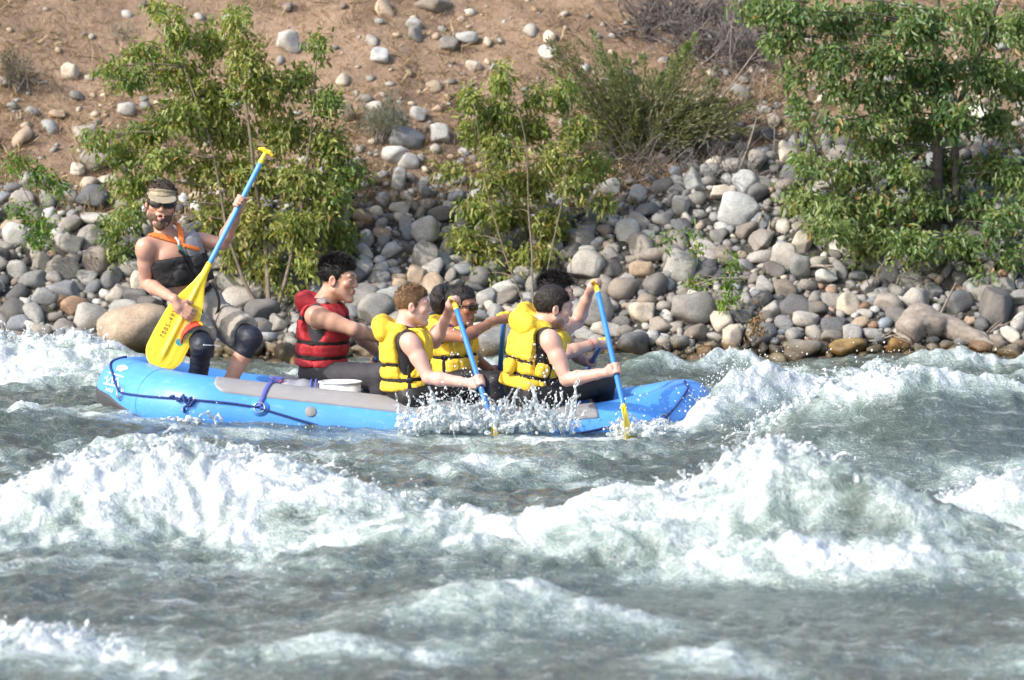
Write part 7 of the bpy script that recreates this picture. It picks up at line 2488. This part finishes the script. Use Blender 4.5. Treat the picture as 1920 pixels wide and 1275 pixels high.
def drops(n, u0, u1, v0, v1, Y0, Y1, bias=1.0, rmax=0.010, shape='box'):
    """n drops of spray in the body of air seen between the given columns, rows and depths; denser near the bottom."""
    u = rg.uniform(u0, u1, n)
    if shape == 'hill': v1a = v1; v0a = v1 - (v1 - v0) * np.exp(-((u - (u0 + u1) / 2) / (0.30 * (u1 - u0))) ** 2)
    else: v0a = np.full(n, float(v0))
    v = v1 - (v1 - v0a) * rg.random(n) ** (1 + bias)
    for k in range(n):
        PTS.append(P(u[k], v[k], rg.uniform(Y0, Y1)))
        RAD_.append(0.0011 + (rmax * 0.75 - 0.0011) * rg.random() ** 5)


drops(1300, 740, 960, 660, 800, -0.62, -0.28, 0.9, 0.012, 'hill')
drops(800, 930, 1090, 640, 800, -0.55, -0.26, 0.9, 0.012, 'hill')
drops(420, 780, 1080, 600, 760, -0.5, 0.4, 0.4, 0.007)
drops(260, 1130, 1260, 720, 805, -0.7, -0.2, 1.2, 0.010, 'hill')
drops(1500, 1270, 1460, 655, 790, 0.0, 0.8, 0.8, 0.011, 'hill')
drops(260, 1380, 1700, 630, 720, 0.6, 2.5, 0.8, 0.009)
drops(260, 0, 240, 615, 670, 3.0, 4.2, 1.0, 0.012)
drops(120, 60, 200, 610, 650, 3.0, 4.0, 0.6, 0.010)
drops(160, 1230, 1440, 630, 670, 3.6, 4.4, 1.0, 0.010)
drops(160, 1640, 1900, 640, 670, 3.5, 4.0, 1.0, 0.010)
drops(120, 230, 420, 740, 800, -0.6, -0.3, 1.0, 0.010)
drops(260, 420, 800, 790, 830, -1.2, -0.4, 0.6, 0.008)


def crest_drops(w, n, x0, x1, lift, spread):
    cx, cy, ch = w['c']
    x = rg.uniform(x0, x1, n); y = np.interp(x, cx, cy) + rg.normal(size=n) * spread
    z0 = np.interp(x, cx, ch)
    z = z0 * (1 - 0.35 * rg.random(n)) + rg.exponential(lift * 0.8, n) + 0.012
    for k in range(n):
        PTS.append(Vector((x[k], y[k], z[k]))); RAD_.append(0.0011 + 0.0060 * rg.random() ** 4)


crest_drops(WAVES[0], 900, -2.7, -0.1, 0.035, 0.20)
crest_drops(WAVES[2], 700, 0.4, 1.9, 0.045, 0.18)
crest_drops(WAVES[5], 650, 1.2, 3.3, 0.035, 0.15)
crest_drops(WAVES[13], 500, 0.9, 1.9, 0.04, 0.2)
crest_drops(WAVES[4], 250, 1.9, 2.7, 0.03, 0.15)
crest_drops(WAVES[10], 200, -2.3, -1.5, 0.03, 0.12)
PTS_a = np.array([tuple(p) for p in PTS], np.float32); RAD_a = np.array(RAD_, np.float32)
small = RAD_a < 0.0065
VV, FF, nv = [], [], 0
for msk, (v, f) in ((small, ico(1)), (~small, ico(1))):
    if msk is small:
        v, f = ico(1)
    p, r = PTS_a[msk], RAD_a[msk]
    st = np.stack([rg.uniform(0.8, 1.2, len(p)), rg.uniform(0.8, 1.2, len(p)), rg.uniform(0.9, 1.6, len(p))], 1)
    VV.append((p[:, None, :] + v[None, :, :] * (r[:, None] * st)[:, None, :]).reshape(-1, 3))
    FF.append((f[None, :, :] + (np.arange(len(p)) * len(v))[:, None, None] + nv).reshape(-1, 3)); nv += len(p) * len(v)
o = add_obj('water_spray', mesh_np('water_spray', np.concatenate(VV), np.concatenate(FF), mat_spray))
tag(o, kind='stuff')


def splash(name, box_px, Y0, Y1, n_arc, n_base, seed, h=0.0088, up=1.9, out=0.5):
    """A torn crown of thrown water: lumps along the base and ropes of water on ballistic paths."""
    r = np.random.default_rng(seed)
    u0, u1, v0, v1 = box_px
    lo = np.array(P(u0, v1, Y0)); hi = np.array(P(u1, v0, Y1))
    S = SDF(np.minimum(lo, hi) - 0.12, np.maximum(lo, hi) + 0.12, h)
    for _ in range(n_base):
        t = r.random(); u = u0 + (u1 - u0) * t; e = math.exp(-((t - 0.5) / 0.36) ** 2)
        v = v1 - (v1 - v0) * 0.45 * e * r.random() ** 1.3
        c = np.array(P(u, v, r.uniform(Y0 + 0.02, Y1 - 0.02))); q = r.uniform(0.008, 0.026) * (0.5 + 0.5 * e)
        S.ell(c, np.eye(3), np.array([q * r.uniform(0.8, 1.6), q, q * r.uniform(0.7, 1.3)]), 0.012)
    for _ in range(n_arc):
        t = np.clip(r.normal(0.5, 0.24), 0.02, 0.98); u = u0 + (u1 - u0) * t
        p = np.array(P(u, v1 - 8, r.uniform(Y0 + 0.03, Y1 - 0.03)))
        vel = np.array([r.normal() * 0.55, r.normal() * out * 0.5 - 0.1, up * r.uniform(0.35, 1.0)])
        T = r.uniform(0.08, 0.26); tt = np.linspace(0, T, 9)
        pts = p + vel * tt[:, None] + 0.5 * np.array([0, 0, -9.8]) * (tt ** 2)[:, None]
        pts += r.normal(size=pts.shape) * 0.008
        rad = np.linspace(r.uniform(0.009, 0.018), 0.0042, 9) * r.uniform(0.7, 1.15, 9)
        k0 = 0
        S.chain(list(pts), list(rad), 0.008)
    V, Q = S.mesh()
    V = V + 0.006 * pn3(V * 40, seed)[:, None] * vert_normals(V, Q)
    o = add_obj(name, mesh_np(name, V, Q, mat_splash)); tag(o, kind='stuff')


splash('water_splash', (745, 950, 728, 812), -0.70, -0.22, 120, 120, 1, up=2.3)
splash('water_splash', (925, 1080, 720, 812), -0.60, -0.24, 60, 60, 2, up=2.6)
splash('water_splash', (1140, 1250, 778, 815), -0.75, -0.30, 30, 110, 3, up=1.4)
splash('water_splash', (1265, 1440, 690, 800), 0.05, 0.70, 70, 200, 4)
splash('water_splash', (240, 420, 770, 800), -0.40, -0.18, 18, 50, 5, up=1.1)


def crest_splash(w, x0, x1, n_arc, n_base, seed, up=1.2, h=0.0108, back=0.12, rbig=0.02):
    """Fingers and lumps of water torn off along a wave's crest."""
    r = np.random.default_rng(seed); cx, cy, ch = w['c']
    zq = lambda x: float(np.interp(x, cx, ch)); yq = lambda x: float(np.interp(x, cx, cy))
    xs_ = np.linspace(x0, x1, 30); ys_ = np.interp(xs_, cx, cy); zs_ = np.interp(xs_, cx, ch)
    S = SDF((x0 - 0.15, ys_.min() - 0.4, zs_.min() - 0.08), (x1 + 0.15, ys_.max() + 0.35, zs_.max() + 0.26), h)
    for _ in range(n_base):
        x = r.uniform(x0, x1); q = r.uniform(0.006, rbig)
        S.ell((x, yq(x) + r.normal() * back * 0.7, zq(x) + r.uniform(-0.05, 0.035)), np.eye(3), np.array([q * r.uniform(0.8, 2.0), q, q * r.uniform(0.6, 1.2)]), 0.01)
    for _ in range(n_arc):
        x = r.uniform(x0, x1); p = np.array([x, yq(x) + r.normal() * back, zq(x) - 0.02])
        vel = np.array([r.normal() * 0.5 - 0.2, -0.25 + r.normal() * 0.3, up * r.uniform(0.3, 1.0)])
        tt = np.linspace(0, r.uniform(0.06, 0.2), 8)
        pts = p + vel * tt[:, None] + 0.5 * np.array([0, 0, -9.8]) * (tt ** 2)[:, None] + r.normal(size=(8, 3)) * 0.007
        S.chain(list(pts), list(np.linspace(r.uniform(0.009, 0.017), 0.0045, 8) * r.uniform(0.7, 1.1, 8)), 0.008)
    V, Q = S.mesh()
    V = V + 0.005 * pn3(V * 40, seed)[:, None] * vert_normals(V, Q)
    o = add_obj('water_splash', mesh_np('water_splash', V, Q, mat_splash)); tag(o, kind='stuff')


crest_splash(WAVES[0], -2.75, -0.35, 130, 260, 11)
crest_splash(WAVES[2], 0.55, 1.75, 110, 170, 12, up=1.4)
crest_splash(WAVES[5], 1.35, 2.35, 70, 130, 13, back=0.16)
crest_splash(WAVES[4], 1.95, 2.7, 40, 60, 15)
crest_splash(WAVES[14], -3.75, -2.75, 70, 120, 16, up=1.6, rbig=0.03)
crest_splash(WAVES[10], -2.35, -1.6, 40, 60, 17)
